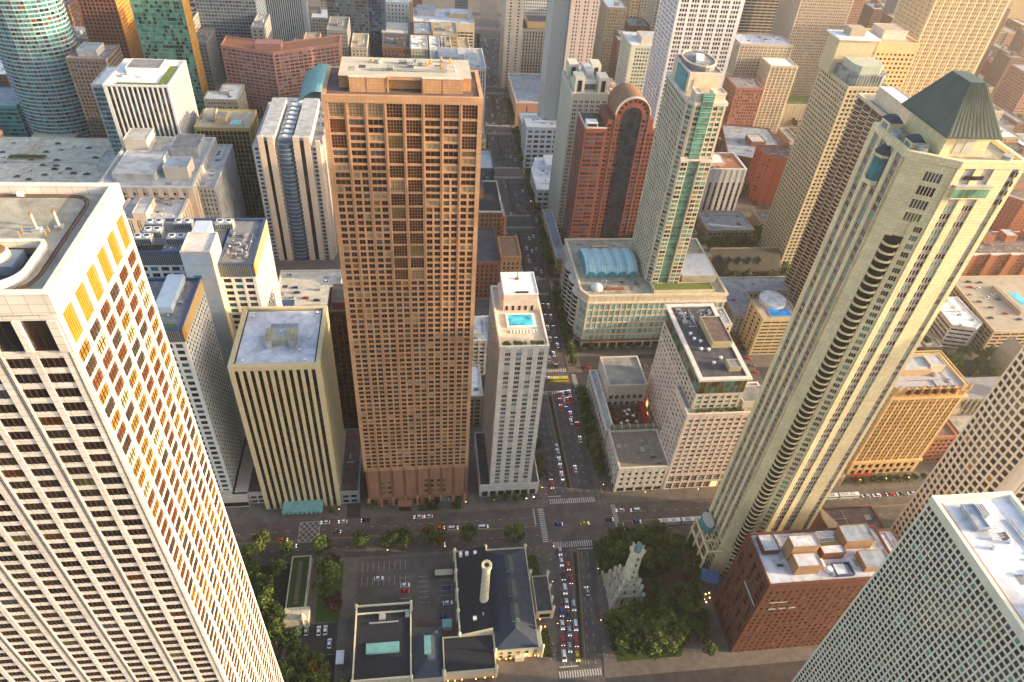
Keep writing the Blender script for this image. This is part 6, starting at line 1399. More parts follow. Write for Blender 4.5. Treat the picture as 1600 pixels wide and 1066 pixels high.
# ------------------------------------------------------------------ trees
leafm = [M('leaf_dark', (.035, .055, .014), .8, .2, .8), M('leaf_mid', (.07, .105, .022), .8, .2, .8), M('leaf_light', (.13, .165, .035), .8, .2, .8)]
leafa = [M('leaf_autumn', (.13, .075, .015), .8, .2, .8), M('leaf_olive', (.075, .08, .018), .8, .2, .8), M('leaf_maroon', (.05, .018, .018), .8, .2, .8)]
def tree_mesh(seed, pal, n=1500):
    g = np.random.default_rng(seed); b = MB()
    nc = 22; cs = []
    for k in range(nc):
        a = g.uniform(0, 6.28); r = math.sqrt(g.uniform(0, 1))*3.4; zz = g.uniform(-2.2, 2.6); r *= math.sqrt(max(.15, 1-(zz/3.1)**2))
        cs.append((r*math.cos(a), r*math.sin(a), 6.2+zz, g.uniform(.9, 1.5), pal[int(g.choice(3, p=(.35, .45, .2)))]))
    for cx, cy, cz, cr, mt in cs:
        k = n//nc; d = g.normal(size=(k, 3)); d /= np.linalg.norm(d, axis=1)[:, None]; d *= (g.uniform(.35, 1, (k, 1))**.5)*cr
        for p in d:
            p = p+np.array((cx, cy, cz)); nrm = g.normal(size=3)+np.array((0, 0, .8)); nrm /= np.linalg.norm(nrm)
            t = np.cross(nrm, (0.3, .5, .8)); t /= np.linalg.norm(t); s = np.cross(nrm, t); h = g.uniform(.16, .34)
            q = [tuple(p+t*h*a_+s*h*b_*.7) for a_, b_ in ((-1, -1), (1, -1), (1, 1), (-1, 1))]
            b.add(q, [(0, 1, 2, 3)], mt)
    tb = MB(); tb.cyl(0, 0, .28, .18, 0, 3.6, barkm, 7)
    for cx, cy, cz, cr, mt in cs[:9]:
        p0 = Vector((0, 0, 3.2)); p1 = Vector((cx*.8, cy*.8, cz)); d = (p1-p0); n_ = d.orthogonal().normalized(); m_ = d.cross(n_).normalized()
        tb.loft([[tuple(p0+(n_*math.cos(a)+m_*math.sin(a))*.13) for a in (0, 2.1, 4.2)], [tuple(p1+(n_*math.cos(a)+m_*math.sin(a))*.04) for a in (0, 2.1, 4.2)]], barkm)
    return unit_mesh(b, 'crown')[0], unit_mesh(tb, 'trunk')[0]
TR = [tree_mesh(s, leafm) for s in range(4)]+[tree_mesh(9, [leafa[1], leafm[1], leafa[0]]), tree_mesh(11, [leafa[2], leafa[2], leafm[0]]), tree_mesh(12, [leafm[2], leafa[1], leafm[2]])]
def tree(x, y, s, k, label, group, z=.15, squash=1):
    if not seen([(x+a*s*3, y+c*s*3, h*s) for a in (-1, 0, 1) for c in (-1, 0, 1) for h in (5, 8.5)]): return
    rt = root('tree', (x, y, z), label, 'tree', group); a = rnd.uniform(0, 6.28)
    for nm, me in (('crown', TR[k][0]), ('trunk', TR[k][1])):
        o = bpy.data.objects.new(nm, me); COL.objects.link(o); o.parent = rt; o.rotation_euler = (0, 0, a); o.scale = (s, s, s*squash)
    return rt
ORD = ['first', 'second', 'third', 'fourth', 'fifth', 'sixth', 'seventh', 'eighth', 'ninth', 'tenth', 'eleventh', 'twelfth', 'thirteenth', 'fourteenth', 'fifteenth', 'sixteenth', 'seventeenth', 'eighteenth', 'nineteenth', 'twentieth']
TENS = {2: 'twenty', 3: 'thirty', 4: 'forty', 5: 'fifty', 6: 'sixty', 7: 'seventy', 8: 'eighty', 9: 'ninety'}
def nth(i):
    if i < 20: return ORD[i]
    if i >= 99: return 'hundred-'+nth(i-99)
    t, u = divmod(i+1, 10); return TENS[t]+'-'+ORD[u-1] if u else TENS[t][:-1]+'ieth'
from mathutils.bvhtree import BVHTree
for q_, z_ in (((-112, -40, 65, 88), 262), ((-29, 21.6, 224, 248), 220), ((34.6, 56.2, 227.5, 272), 106), ((133.5, 156.5, 440, 466), 128), ((113.5, 161, 440, 466), 112), ((148, 168.5, 357, 398), 176), ((107, 199, 344, 409), 44), ((131, 176, 225, 246), 60), ((135, 159, 229, 288), 81), ((155, 175, 168, 193), 226), ((142, 175, 174, 193), 226), ((147, 172, 42, 107), 150), ((249, 291, 154, 190), 176), ((273, 296, 338, 398), 157), ((-91, -75, 273, 312), 120), ((-130, -91, 283, 312), 120), ((-120, -98, 232, 268), 116), ((-103, -91, 268, 284), 130), ((-80, -44.5, 226.5, 265.5), 100), ((-109, -64, 454, 528), 91), ((13.8, 50, 139, 189), 8)): proxy(rect(*q_), z_)
def make_bvh():
    V = []; F = []
    for poly, a, b_ in PROX:
        n = len(poly); k = len(V); V += [(x, y, a) for x, y in poly]+[(x, y, b_-.3) for x, y in poly]
        F += [(k+i, k+(i+1) % n, k+n+(i+1) % n, k+n+i) for i in range(n)]; F.append(tuple(range(k+n, k+2*n)))
    return BVHTree.FromPolygons([Vector(v) for v in V], F)
BVH = make_bvh()
def seen(pts):
    """is any of these points in the frame and not hidden behind what is built so far"""
    k = 0
    for p in pts:
        u, v, d = proj(p)
        if not (0 < u < 1600 and 0 < v < 1066): continue
        dr = Vector(p)-Vector(CAM); L = dr.length; dr.normalize()
        if BVH.ray_cast(Vector(CAM), dr, L-.6)[0] is None: k += 1
    return k
row = [(-79, 202.4, 1.1, 6), (-67, 199, .9, 0), (-50.8, 199.7, 1.0, 1), (-31.4, 200.8, 1.05, 2), (-18.2, 201, .9, 0), (-10.8, 201, 1.05, 3), (1.8, 201.6, .95, 4), (6.5, 200.5, .8, 4), (21.6, 201, .95, 2), (44.3, 200, 1.05, 1)]
for i, (x, y, s, k) in enumerate(row): tree(x, y-2, s*1.3, k, ['bushy green', 'rounded green', 'dense', 'broad', 'small', 'full', 'orange tinted', 'small rusty', 'dark round', 'dark broad'][i]+' street tree above the car park, %s from the left' % nth(i), 'street trees along the lower cross street')
parkE = [(-46.3, 182, 1.5, 0), (-44.5, 188, 1.0, 5), (-41.9, 167.4, 1.1, 5), (-47.5, 174, 1.1, 2), (-72, 169.7, 1.3, 1), (-81.9, 185.6, 1.2, 4), (-67.3, 162.1, 1.2, 3), (-58.6, 149.9, 1.2, 2), (-54.2, 142.2, 1.2, 0), (-47.1, 138.6, 1.2, 4), (-66.9, 153.6, 1.3, 1), (-45.3, 133.2, 1.1, 6), (-84.6, 192.9, 1.2, 2), (-59.3, 136.4, 1.2, 1), (-75, 178, 1.2, 3), (-70, 188, 1.0, 0), (-78, 158, 1.3, 0), (-88, 172, 1.3, 3), (-52, 131, 1.1, 0), (-70, 140, 1.3, 4), (-62, 130, 1.2, 2), (-36, 130.5, .7, 1)]
for i, (x, y, s, k) in enumerate(parkE): tree(x, y, s*1.15, k, ['dark', 'green', 'spreading', 'leafy', 'tall'][i % 5]+' %s tree in the garden left of the fire station, %s placed' % (['', '', '', '', 'rusty', 'maroon', 'light'][k] or 'green', nth(i)), 'trees in the garden left of the fire station')
parkW = [(89.5, 188, 1.15, 0), (94.8, 183, 1.2, 1), (90, 178, 1.0, 2), (99, 193, 1.1, 2), (106, 190, 1.25, 0), (103, 181, 1.2, 3), (111.1, 193.5, 1.1, 1), (114.2, 177.4, 1.2, 0), (112.4, 185.2, 1.3, 2), (120, 180, 1.1, 3), (122, 190, 1.1, 1), (96.2, 191.4, 1.1, 3), (108, 176, 1.0, 1), (118, 186, 1.1, 0),
         (90.6, 150.5, 1.2, 1), (99.4, 140.0, 1.3, 6), (112.1, 150.0, 1.3, 2), (87.2, 136.2, 1.0, 0), (106, 146, 1.4, 6), (100.9, 135, 1.2, 1), (86, 143, 1.0, 3), (96, 153, 1.0, 0), (109, 138, 1.2, 3), (120, 153, 1.2, 1), (118, 144, 1.1, 0), (104, 154, 1.0, 2), (93, 143, 1.2, 6),
         (86.5, 183, 1.2, 3), (117, 193, 1.2, 2), (100, 187, 1.2, 0), (107, 181, 1.2, 1), (117, 174, .9, 2), (126, 186, 1.1, 0), (99, 177.5, 1.0, 3), (84.6, 150, 1.0, 1), (94, 136, 1.2, 3), (106, 137.5, 1.1, 0), (113, 140, 1.2, 1), (112, 157, 1.1, 0), (125, 155, 1.1, 2), (90, 142, 1.0, 2), (98, 147, 1.2, 0), (122, 146, 1.1, 3), (122, 163, .9, 1), (127, 172, .9, 0), (110, 165, .8, 2), (134, 183, .9, 3), (86, 138, 1.1, 1),
         (133.5, 178.7, .9, 2), (135, 186.7, .9, 1), (131, 170, .9, 3), (128, 163, .8, 0), (124, 140, 1.0, 2), (127, 148, .9, 3), (126, 134, .8, 1)]
for i, (x, y, s, k) in enumerate(parkW): tree(x, y, s*1.18, k, ('%s park tree %s the old water tower, %s from the intersection' % (['dark green', 'mid green', 'broad green', 'small green', '', '', 'light green'][k], 'beyond' if y > 170 else 'in front of', nth(i))), 'park trees round the old water tower')
# avenue trees
av = []
for y0, y1 in ((232, 300), (324, 404), (424, 496), (516, 582), (604, 676), (700, 780), (806, 880), (900, 975)):
    y = y0+3
    while y < y1: av.append((y, 1, rnd.uniform(.95, 1.3))); y += rnd.uniform(4.6, 6.5) if y0 == 232 else rnd.uniform(6, 8)
    y = y0+4
    while y < y1:
        if not 232 < y < 236: av.append((y, -1, rnd.uniform(.7, 1.0)))
        y += rnd.uniform(8, 12)
cnt = {1: 0, -1: 0}
for y, s, sc in av:
    cnt[s] += 1; tree(mx(y, s)+s*(3.4 if s > 0 else 2.6), y, sc*(.95 if y < 310 else 1), rnd.choice((0, 1, 2, 3, 1)), '%s street tree beyond the crossing on the %s avenue pavement' % (nth(cnt[s]-1), 'right' if s > 0 else 'left'), 'street trees along the avenue')
for i in range(9): tree(244+i*5.2, 221.5, .62, i % 4, '%s small tree in the dark row at the foot of the ornate block' % nth(i), 'trees at the foot of the ornate block')
for i, (x, y) in enumerate([(240, 411), (246, 408), (251, 412), (256, 407), (261, 412), (266, 408), (271, 413), (276, 409), (281, 413), (285, 420), (222, 410), (218, 416), (214, 424), (211, 433), (216, 444), (236, 458), (242, 463), (248, 459), (254, 464), (260, 460), (267, 465), (273, 461), (230, 466), (226, 456), (288, 430), (287, 440), (284, 470), (286, 480)]):
    tree(x, y, rnd.uniform(1.1, 1.45), (0, 4, 1, 0, 3)[i % 5], '%s tree in the grove round the dark stone church, counted from the near side' % nth(i), 'trees round the dark church')
for i, (x, y) in enumerate([(352, 306), (361, 310), (370, 303), (379, 309), (366, 316), (357, 320), (376, 322), (346, 298), (385, 300), (340, 330), (352, 334), (388, 318), (398, 322)]):
    tree(x, y, rnd.uniform(1, 1.35), (1, 6, 3, 2)[i % 4], '%s tree in the leafy court behind the cream church' % nth(i), 'trees behind the cream church')
for i in range(12): tree(420+i*9.5, 405, .8, (0, 4, 1)[i % 3], '%s tree in the row between the tan car park and the red terrace' % nth(i), 'trees above the tan car park')
for i, x in enumerate((37, 42.5, 48, 53)): tree(x, 223, .62, (0, 2, 1, 3)[i], '%s small tree at the foot of the slim cream tower' % nth(i), 'trees at the slim tower foot', squash=.9)
for i, x in enumerate((-28, -48, -60, 4, 18)): tree(x, 221.6, .5, i % 4, '%s small kerbside tree before the bronze tower and ribbed block' % nth(i), 'kerbside trees')
k_ = 0
for y, x0, x1 in ((303, 108, 126), (523, -200, -130), (500, 300, 420), (610, 320, 470), (395, 300, 420)):
    x = x0
    while x < x1: tree(x, y+rnd.uniform(-2, 2), rnd.uniform(.8, 1.15), rnd.choice((0, 1, 2, 4)), '%s background street tree in the rows between the distant blocks' % nth(k_), 'background street trees'); x += rnd.uniform(8, 14); k_ += 1

for i in range(13): tree(106+i*7.4, 340.5, rnd.uniform(.5, .75), (0, 1, 3)[i % 3], '%s small tree along the foot of the barrel roofed mall' % nth(i), 'trees at the mall foot')
# hedges and clipped beds
def hedge(x0, x1, y0, y1, h, label):
    g = np.random.default_rng(int(abs(x0*7+y0))); b = MB(); b.box(x0, x1, y0, y1, .15, h*.8, leafm[0])
    n = int((x1-x0)*(y1-y0)*14)
    for _ in range(n):
        p = np.array((g.uniform(x0, x1), g.uniform(y0, y1), h*.8+g.uniform(-.05, .3))); t = g.normal(size=3); t /= np.linalg.norm(t); s = np.cross(t, (0, .2, 1)); s /= np.linalg.norm(s)
        b.add([tuple(p+t*.16*a+s*.16*c) for a, c in ((-1, -1), (1, -1), (1, 1), (-1, 1))], [(0, 1, 2, 3)], leafm[int(g.integers(0, 3))])
    o = b.build('hedge', None, off=((x0+x1)/2, (y0+y1)/2, 0)); tag(o, label, 'hedge')
hedge(-3, 1.6, 219.5, 222.8, 1.1, 'clipped hedge left of the glass canopy at the bronze tower'); hedge(2.2, 6.6, 219.5, 222.8, 1.1, 'clipped hedge right against the glass canopy path, beside the other hedge'); hedge(14.5, 19, 219.5, 222.8, 1.1, 'clipped hedge right of the glass canopy at the bronze tower')
hedge(50.5, 55, 177, 189, .8, 'long rounded hedge bed west of the pumping station roof'); hedge(51, 55, 138, 150, .9, 'curved hedge bed at the lit corner of the pumping station')

# ------------------------------------------------------------------ vehicles
def car_meshes(col, kind='car'):
    body = MB(); L2, W, H = (2.25, .9, .78) if kind != 'van' else (2.6, .98, .95)
    if kind == 'bus': L2, W, H = 6, 1.25, 1.2
    prof = [(-L2, .38), (-L2, H-.12), (-L2+.25, H), (L2-.5, H), (L2-.05, H-.2), (L2, .38)]
    rings = []
    for y, s in ((-W, .96), (-W*.9, 1), (W*.9, 1), (W, .96)): rings.append([(x*s, y, .25 if z < .4 else z*(1 if abs(y) < W else .96)) for x, z in prof])
    body.loft(rings, col)
    if kind == 'car': cab = [(-1.75, H), (-1.25, 1.38), (.55, 1.40), (1.25, H)]; ch = 1.38
    elif kind == 'van': cab = [(-2.45, H), (-2.3, 1.75), (1.1, 1.78), (1.9, H)]; ch = 1.75
    else: cab = [(-5.9, H), (-5.85, 2.9), (5.8, 2.9), (5.95, H)]; ch = 2.9
    c = MB(); k = len(cab); wi = W*.82 if kind != 'bus' else W*.98
    c.loft([[(x, -W*.93 if z == H else -wi*.88, z) for x, z in cab], [(x, W*.93 if z == H else wi*.88, z) for x, z in cab]], gdark)
    xs = [x for x, z in cab if z > H]
    body.box(min(xs)+.08, max(xs)-.1, -wi*.84, wi*.84, ch-.02, ch+.06, col)
    if kind == 'van': body.box(-2.3, .5, -wi*.9, wi*.9, H, ch-.02, col)
    if kind == 'bus': body.box(-5.9, 5.9, -1.27, 1.27, H, 1.6, col); body.box(-5.9, 5.9, -1.27, 1.27, 2.5, 2.88, col); body.box(-4, -1, -.8, .8, 2.9, 3.15, lgrey); body.box(1, 3.5, -.8, .8, 2.9, 3.15, lgrey)
    return unit_mesh(body, 'body')[0], unit_mesh(c, 'windows')[0]
def wheel_mesh():
    b = MB(); n = 10
    b.loft([[(.32*math.cos(2*math.pi*i/n), y, .32+.32*math.sin(2*math.pi*i/n)) for i in range(n)] for y in (-.1, .1)], dmetal)
    return unit_mesh(b, 'wheel')[0]
WH = wheel_mesh()
def small(mat, w=.2):
    b = MB(); b.box(-.05, .05, -w, w, -.09, .09, mat); return unit_mesh(b, 'lamp')[0]
HL, TL, TLo = small(head_on, .15), small(tail_on, .16), small(M('tail_lens', (.25, .01, .01), .4, .1))
HLo = small(M('head_lens', (.6, .6, .55), .3, .05))
def P(n, c): return M('car_paint_'+n, c, .3, .04, .5, spec=.6)
CC = dict(white=P('white', (.72, .73, .76)), silver=P('silver', (.40, .42, .46)), black=P('black', (.015, .015, .02)), grey=P('grey', (.12, .125, .14)), red=P('red', (.42, .02, .02)), blue=P('blue', (.02, .06, .26)), yellow=P('yellow', (.62, .50, .02)), orange=P('orange', (.55, .16, .02)), teal=P('teal', (.03, .17, .16)))
CM = {}
def car(x, y, heading, colour, label, group, kind='car', z=.01, lit=0, parts=True, name=None, cat=None):
    """heading: direction of travel, angle of +x of the vehicle"""
    if kind == 'car' and parts and lit and int(x*7+y*3) % 6 == 0 and colour in ('white', 'silver', 'grey', 'black'): kind = 'van'; name = 'car'; cat = 'car'
    if not seen([(x+a, y+c, z+1.45) for a in (-2, 0, 2) for c in (-2, 0, 2)]): return
    key = (colour, kind)
    if key not in CM: CM[key] = car_meshes(CC[colour], kind)
    nm = name or {'car': 'car', 'van': 'van', 'bus': 'bus'}[kind]
    rt = root(nm, (x, y, z), label, cat or nm, group); rt.rotation_euler = (0, 0, heading)
    L2 = {'car': 2.25, 'van': 2.6, 'bus': 6}[kind]; W = {'car': .9, 'van': .98, 'bus': 1.25}[kind]
    def ad(n_, me, loc):
        o = bpy.data.objects.new(n_, me); COL.objects.link(o); o.parent = rt; o.location = loc
    ad('body', CM[key][0], (0, 0, 0)); ad('windows', CM[key][1], (0, 0, 0))
    if parts:
        for sx in (-.62, .62):
            for sy in (-1, 1): ad('wheel', WH, (sx*L2, sy*(W-.1), 0))
        for sy in (-1, 1):
            ad('headlight', HL if lit else HLo, (L2+.0, sy*W*.7, .62)); ad('tail_light', TL if lit else TLo, (-L2-.0, sy*W*.7, .66))
    return rt
UP, DN = -math.pi/2, math.pi/2      # travelling north (towards the viewer) / south
near = []
q1 = [(67.3, 190.3, 'silver'), (67.0, 184.2, 'white'), (70.2, 181.8, 'orange'), (66.6, 176.6, 'black'), (70.0, 174.4, 'red'), (66.2, 169.6, 'white'), (65.8, 162.4, 'white'), (69.0, 161.0, 'silver'), (62.6, 158.3, 'blue'), (65.6, 155.8, 'black'), (62.0, 151.8, 'white'), (68.1, 151.2, 'white'), (64.8, 148.6, 'silver'), (60.9, 144.4, 'red'), (67.0, 143.4, 'red'), (63.6, 141.2, 'silver'), (60.3, 137.6, 'white'), (66.3, 136.8, 'yellow')]
for i, (x, y, c) in enumerate(q1): car(x, y, UP-.06, c, '%s car waiting %s in the queue beside the pumping station' % (c, nth(i)), 'cars queueing beside the pumping station', lit=1)
car(77, 167.6, DN+.05, 'silver', 'silver car driving alone on the empty right lanes by the old water tower', None, lit=1)
for x, y, c, h, l in ((68.9, 206.2, 'blue', 0, 'dark blue car crossing the intersection'), (83.1, 205.7, 'yellow', 0, 'bright yellow taxi in the middle of the intersection'), (96.5, 207.3, 'black', 0, 'black car at the right side of the intersection'), (103.9, 212.7, 'white', math.pi, 'white car just right of the intersection'), (112.3, 212.2, 'white', math.pi, 'second white car right of the intersection, farther away'), (111, 205, 'blue', 0, 'dark blue car right of the intersection near the park trees'),
                     (-50.7, 215.4, 'white', math.pi, 'white car on the cross street beside the painted grid'), (-42.0, 215.3, 'white', math.pi, 'white car parked below the gap left of the bronze tower'), (-30.3, 215.2, 'black', math.pi, 'black car before the left corner of the bronze tower'), (-3.6, 215.6, 'white', math.pi, 'first of two white cars at the bronze tower entrance'), (1.6, 215.6, 'white', math.pi, 'second of two white cars at the bronze tower entrance, on the right'), (7.4, 208.2, 'orange', 0, 'orange car on the cross street before the bronze tower'), (14.0, 207.6, 'white', 0, 'white car between two street trees below the bronze tower'), (29.6, 207.2, 'white', 0, 'white car on the cross street below the slim cream tower'), (-44.9, 209.3, 'grey', 0, 'dark grey car right of the painted grid'), (-70.6, 206.5, 'orange', 0, 'orange car left of the painted grid'), (-66.2, 202.6, 'white', 0, 'white car half under the street trees at the left'),
                     (7.2, 198.5, 'grey', 0, 'dark car under the rusty street tree')):
    car(x, y, h, c, l, None, lit=1)
for x, y, c, h, l in ((-22.9, 181.8, 'white', 0, 'white car alone in the left half of the car park'), (-10.3, 177.3, 'white', 0, 'white car next to a red car in the car park'), (-10.5, 174.2, 'red', 0, 'red car next to a white car in the car park'), (9.8, 174.4, 'blue', 0, 'dark blue car parked by the pumping station wall'), (9.6, 166.8, 'white', 0, 'white van like car parked by the pumping station wall'), (7.6, 160.2, 'blue', 0, 'blue car near the tiny green roofed kiosk'),
                     (-57.5, 158.6, 'silver', DN, 'leftmost silver car in the lane below the garden house'), (-54.3, 158.2, 'silver', DN, 'second silver car in the lane below the garden house'), (-48.8, 157.8, 'white', DN, 'white car left of its twin in the lane left of the fire station'), (-45.9, 157.9, 'white', DN, 'white car right of its twin in the lane left of the fire station'), (-43.6, 151.6, 'white', DN, 'lone white car lowest in the lane left of the fire station')):
    car(x, y, h, c, l, None, z=.16)
q2 = [(85.6, 300.6, 'red'), (84.9, 295, 'red'), (84.6, 289.4, 'red'), (87.6, 301.2, 'white'), (87.2, 294.6, 'silver'), (90.0, 301.4, 'blue'), (89.6, 295.6, 'orange'), (92.2, 302, 'white'), (91.9, 296.2, 'red'), (87.8, 287.8, 'blue'), (89.6, 283.6, 'white'), (88.8, 277.6, 'white'), (92.2, 274.6, 'red'), (91.7, 263.4, 'white')]
for i, (x, y, c) in enumerate(q2): car(x, y, DN, c, '%s car, %s in the queue beyond the slim cream tower' % (c, nth(i)), 'cars waiting south of the courtyard block', lit=1)
q3 = [(76.8, 258.6, 'white'), (76.7, 253.2, 'silver'), (76.6, 247.9, 'white'), (76.4, 242.2, 'silver'), (76.3, 236.8, 'white')]
for i, (x, y, c) in enumerate(q3): car(x, y, UP, c, '%s car, %s in the file left of the median' % (c, nth(i)), 'cars left of the median', lit=1)
for x, y, c, l in ((84.8, 241.8, 'white', 'lone white car right of the median opposite the slim cream tower'), (69.7, 237.5, 'teal', 'teal car at the kerb below the slim cream tower'), (69.6, 231.6, 'red', 'red car at the kerb below the slim cream tower')): car(x, y, DN if x > 80 else UP, c, l, None, lit=1)
car(87, 313.5, 0, 'yellow', 'long yellow bus crossing the avenue beyond the slim cream tower', None, kind='bus', lit=1); car(79, 316.2, 0, 'white', 'white car beside the yellow bus', None, lit=1)
for x, a, l in ((129.8, .07, 'rear half of the white articulated bus right of the park'), ): pass
def artic(x, y, a, label):
    rt = car(x, y, a, 'white', label, None, kind='bus', lit=1, name='articulated_bus', cat='bus')
    if rt is None: return
    for n_, me, dx in (('rear_section', CM[('white', 'bus')][0], -12.6), ('rear_windows', CM[('white', 'bus')][1], -12.6)):
        o = bpy.data.objects.new(n_, me); COL.objects.link(o); o.parent = rt; o.location = (dx, 0, 0)
    b = MB(); b.box(-6.8, -5.8, -1.1, 1.1, .5, 2.8, dmetal); o = b.build('bellows', None, off=(0, 0, 0)); o.parent = rt
artic(141, 203.2, .0, 'white articulated bus on the cross street between the park and the yellow stone tower'); artic(236, 213.2, .0, 'white articulated bus right of the yellow stone tower')
for i, x in enumerate((247, 253.5, 262, 268.5, 275)): car(x, 213, math.pi, ('silver', 'white', 'red', 'grey', 'silver')[i], '%s car parked %s right of the second white bus' % (('silver', 'white', 'red', 'grey', 'silver')[i], nth(i)), None, lit=1)
k_ = 0
for y, x0, x1, h in ((309.5, 110, 196, 0), (316.8, 112, 196, math.pi), (324, 108, 190, 0)):
    x = x0
    while x < x1:
        if rnd.random() < .6: c = rnd.choice(('white', 'silver', 'black', 'grey', 'red')); k_ += 1; car(x, y, h, c, '%s car, %s in the side street before the barrel roofed mall' % (c, nth(k_-1)), 'cars in the side street before the mall', z=.01 if y < 320 else .16)
        x += 6.5
k_ = 0
for x in (207, 214, 221):
    for y in np.arange(308, 350, 3.4):
        if rnd.random() < .7: c = rnd.choice(('white', 'silver', 'black', 'red', 'red', 'grey')); k_ += 1; car(x, y, 0, c, '%s car parked %s in the lot beside the pool block' % (c, nth(k_-1)), 'cars parked beside the pool block', z=.16)
# farther traffic
far = []
used = set()
cn = 0
for y0, y1, dens in ((326, 345, .5), (345, 398, .9), (424, 490, .6), (448, 492, .3), (517, 580, .35), (605, 640, .9), (645, 680, .6), (700, 780, .55), (805, 880, .6), (900, 980, .6)):
    for lane, h in ((-.84, UP), (-.52, UP), (-.3, UP), (.22, DN), (.5, DN), (.78, DN)):
        y = y0+rnd.uniform(0, 5)
        while y < y1:
            if rnd.random() < dens*(1.25 if h == DN else .55):
                kx = (round(mx(y, lane)), round(y/5))
                if not any((kx[0]+a, kx[1]+b_) in used for a in (-1, 0, 1) for b_ in (-1, 0, 1)):
                    used.add(kx); far.append((y, lane, h))
            y += 6.2
far.sort()
lc = {}
for y, lane, h in far[:190]:
    c = rnd.choice(('white', 'white', 'silver', 'silver', 'black', 'grey', 'red', 'blue', 'yellow'))
    seg_ = [n_ for lim, n_ in ((345, 'alongside the mall dome'), (398, 'alongside the barrel roofed mall'), (500, 'opposite the red arched tower'), (590, 'beyond the small glass box'), (690, 'near the curved white shop'), (790, 'beside the broad blue grey store roof'), (2000, 'at the far top of the avenue')) if y < lim][0]
    k = (c, seg_, h); lc[k] = lc.get(k, 0)+1
    car(mx(y, lane), y, h, c, '%s %s car %s %s' % (nth(lc[k]-1), c, 'facing us' if h == UP else 'driving away', seg_), 'distant traffic on the avenue', parts=y < 420, lit=1)
i = 0
for (x0, x1, y0, y1, z, n_, lab) in ((-315, -215, 490, 555, 44.1, 26, 'on the hospital car park roof'), (-88, -40, 368, 398, 25.1, 9, 'on the roof deck behind the hospital'), (400, 428, 332, 388, 20.1, 14, 'on the tan car park roof'), (-325, -218, 418, 424, .01, 1, 'left')):
    got = []; t = 0
    if lab == 'left': continue
    while len(got) < n_ and t < 600:
        t += 1; x, y = rnd.uniform(x0, x1), rnd.uniform(y0, y1)
        if any(abs(x-a) < 6 and abs(y-b_) < 5 for a, b_ in got): continue
        if z == 44.1 and (-304 < x < -290 or (x > -240 and y < 534)): continue
        got.append((x, y)); c = rnd.choice(('white', 'silver', 'black', 'grey', 'blue', 'red', 'black')); car(x, y, rnd.choice((0, math.pi)), c, '%s car parked %s, %s placed' % (c, lab, nth(len(got)-1)), 'cars parked '+lab, z=z, parts=False)
b = MB(); b.box(-306, -280, 524, 530, 44.1, 45, M('planter_wall', (.3, .28, .22), .9, .1)); b.box(-305.5, -280.5, 524.5, 529.5, 45, 45.5, grassm); o = b.build('roof_planter', HG)
# ------------------------------------------------------------------ people
def person_mesh(seed, top, bottom, skin, hair, stride=.28):
    """one continuous body swept ring by ring: two legs join a torso, arms leave the shoulders"""
    g = random.Random(seed); verts = []; edges = []; rad = []
    def v(x, y, z, r): verts.append((x, y, z)); rad.append(r); return len(verts)-1
    pel = v(0, 0, .95, .15); ch = v(0, 0, 1.28, .17); sh = v(0, 0, 1.43, .12); nk = v(0, 0, 1.52, .06); hd = v(.02, 0, 1.62, .095); ht = v(.01, 0, 1.72, .075)
    edges += [(pel, ch), (ch, sh), (sh, nk), (nk, hd), (hd, ht)]
    for s in (-1, 1):
        hp = v(0, s*.09, .86, .10); kn = v(s*stride*.45+.03, s*.10, .48, .065); an = v(s*stride-.03, s*.10, .08, .045); ft = v(s*stride+.14, s*.11, .04, .04); edges += [(pel, hp), (hp, kn), (kn, an), (an, ft)]
        so = v(0, s*.19, 1.40, .065); el = v(-s*stride*.3-.02, s*.24, 1.12, .045); wr = v(-s*stride*.6+.08, s*.23, .88, .03); ha = v(-s*stride*.65+.1, s*.22, .78, .035); edges += [(sh, so), (so, el), (el, wr), (wr, ha)]
    me = bpy.data.meshes.new('person_cage'); me.from_pydata(verts, edges, []); o = bpy.data.objects.new('person_cage', me); COL.objects.link(o)
    md = o.modifiers.new('skin', 'SKIN'); 
    for i, r in enumerate(rad): me.skin_vertices[0].data[i].radius = (r, r)
    me.skin_vertices[0].data[0].use_root = True
    o.modifiers.new('sub', 'SUBSURF').levels = 1
    dg = bpy.context.evaluated_depsgraph_get(); out = bpy.data.meshes.new_from_object(o.evaluated_get(dg)); out.name = 'person'
    bpy.data.objects.remove(o)
    out.materials.clear()
    for mt in (top, bottom, skin, hair): out.materials.append(mt)
    for p in out.polygons:
        c = p.center
        p.use_smooth = True
        p.material_index = 3 if c.z > 1.66 or (c.z > 1.56 and c.x < -.02) else 2 if c.z > 1.5 or (c.z < .93 and abs(c.y) > .17) else 0 if c.z > .93 else 1
    return out
def cl(n, c): return M('cloth_'+n, c, .9, .1, 3)
skin = M('skin', (.42, .25, .17), .6, .05); hair = M('hair', (.03, .02, .015), .7, .1)
PM = []
for i, (tn, tc, bn, bc) in enumerate((('white', (.6, .6, .58), 'navy', (.03, .04, .09)), ('black', (.02, .02, .02), 'denim', (.06, .09, .16)), ('red', (.4, .04, .03), 'black', (.02, .02, .02)), ('blue', (.05, .1, .3), 'khaki', (.3, .24, .15)), ('grey', (.22, .22, .23), 'black', (.02, .02, .02)), ('yellow', (.55, .42, .08), 'denim', (.06, .09, .16)))):
    PM.append((person_mesh(i, cl(tn, tc), cl(bn, bc), skin, hair, (.28, .1, .24, .05, .3, .15)[i]), tn, bn))
spots = []
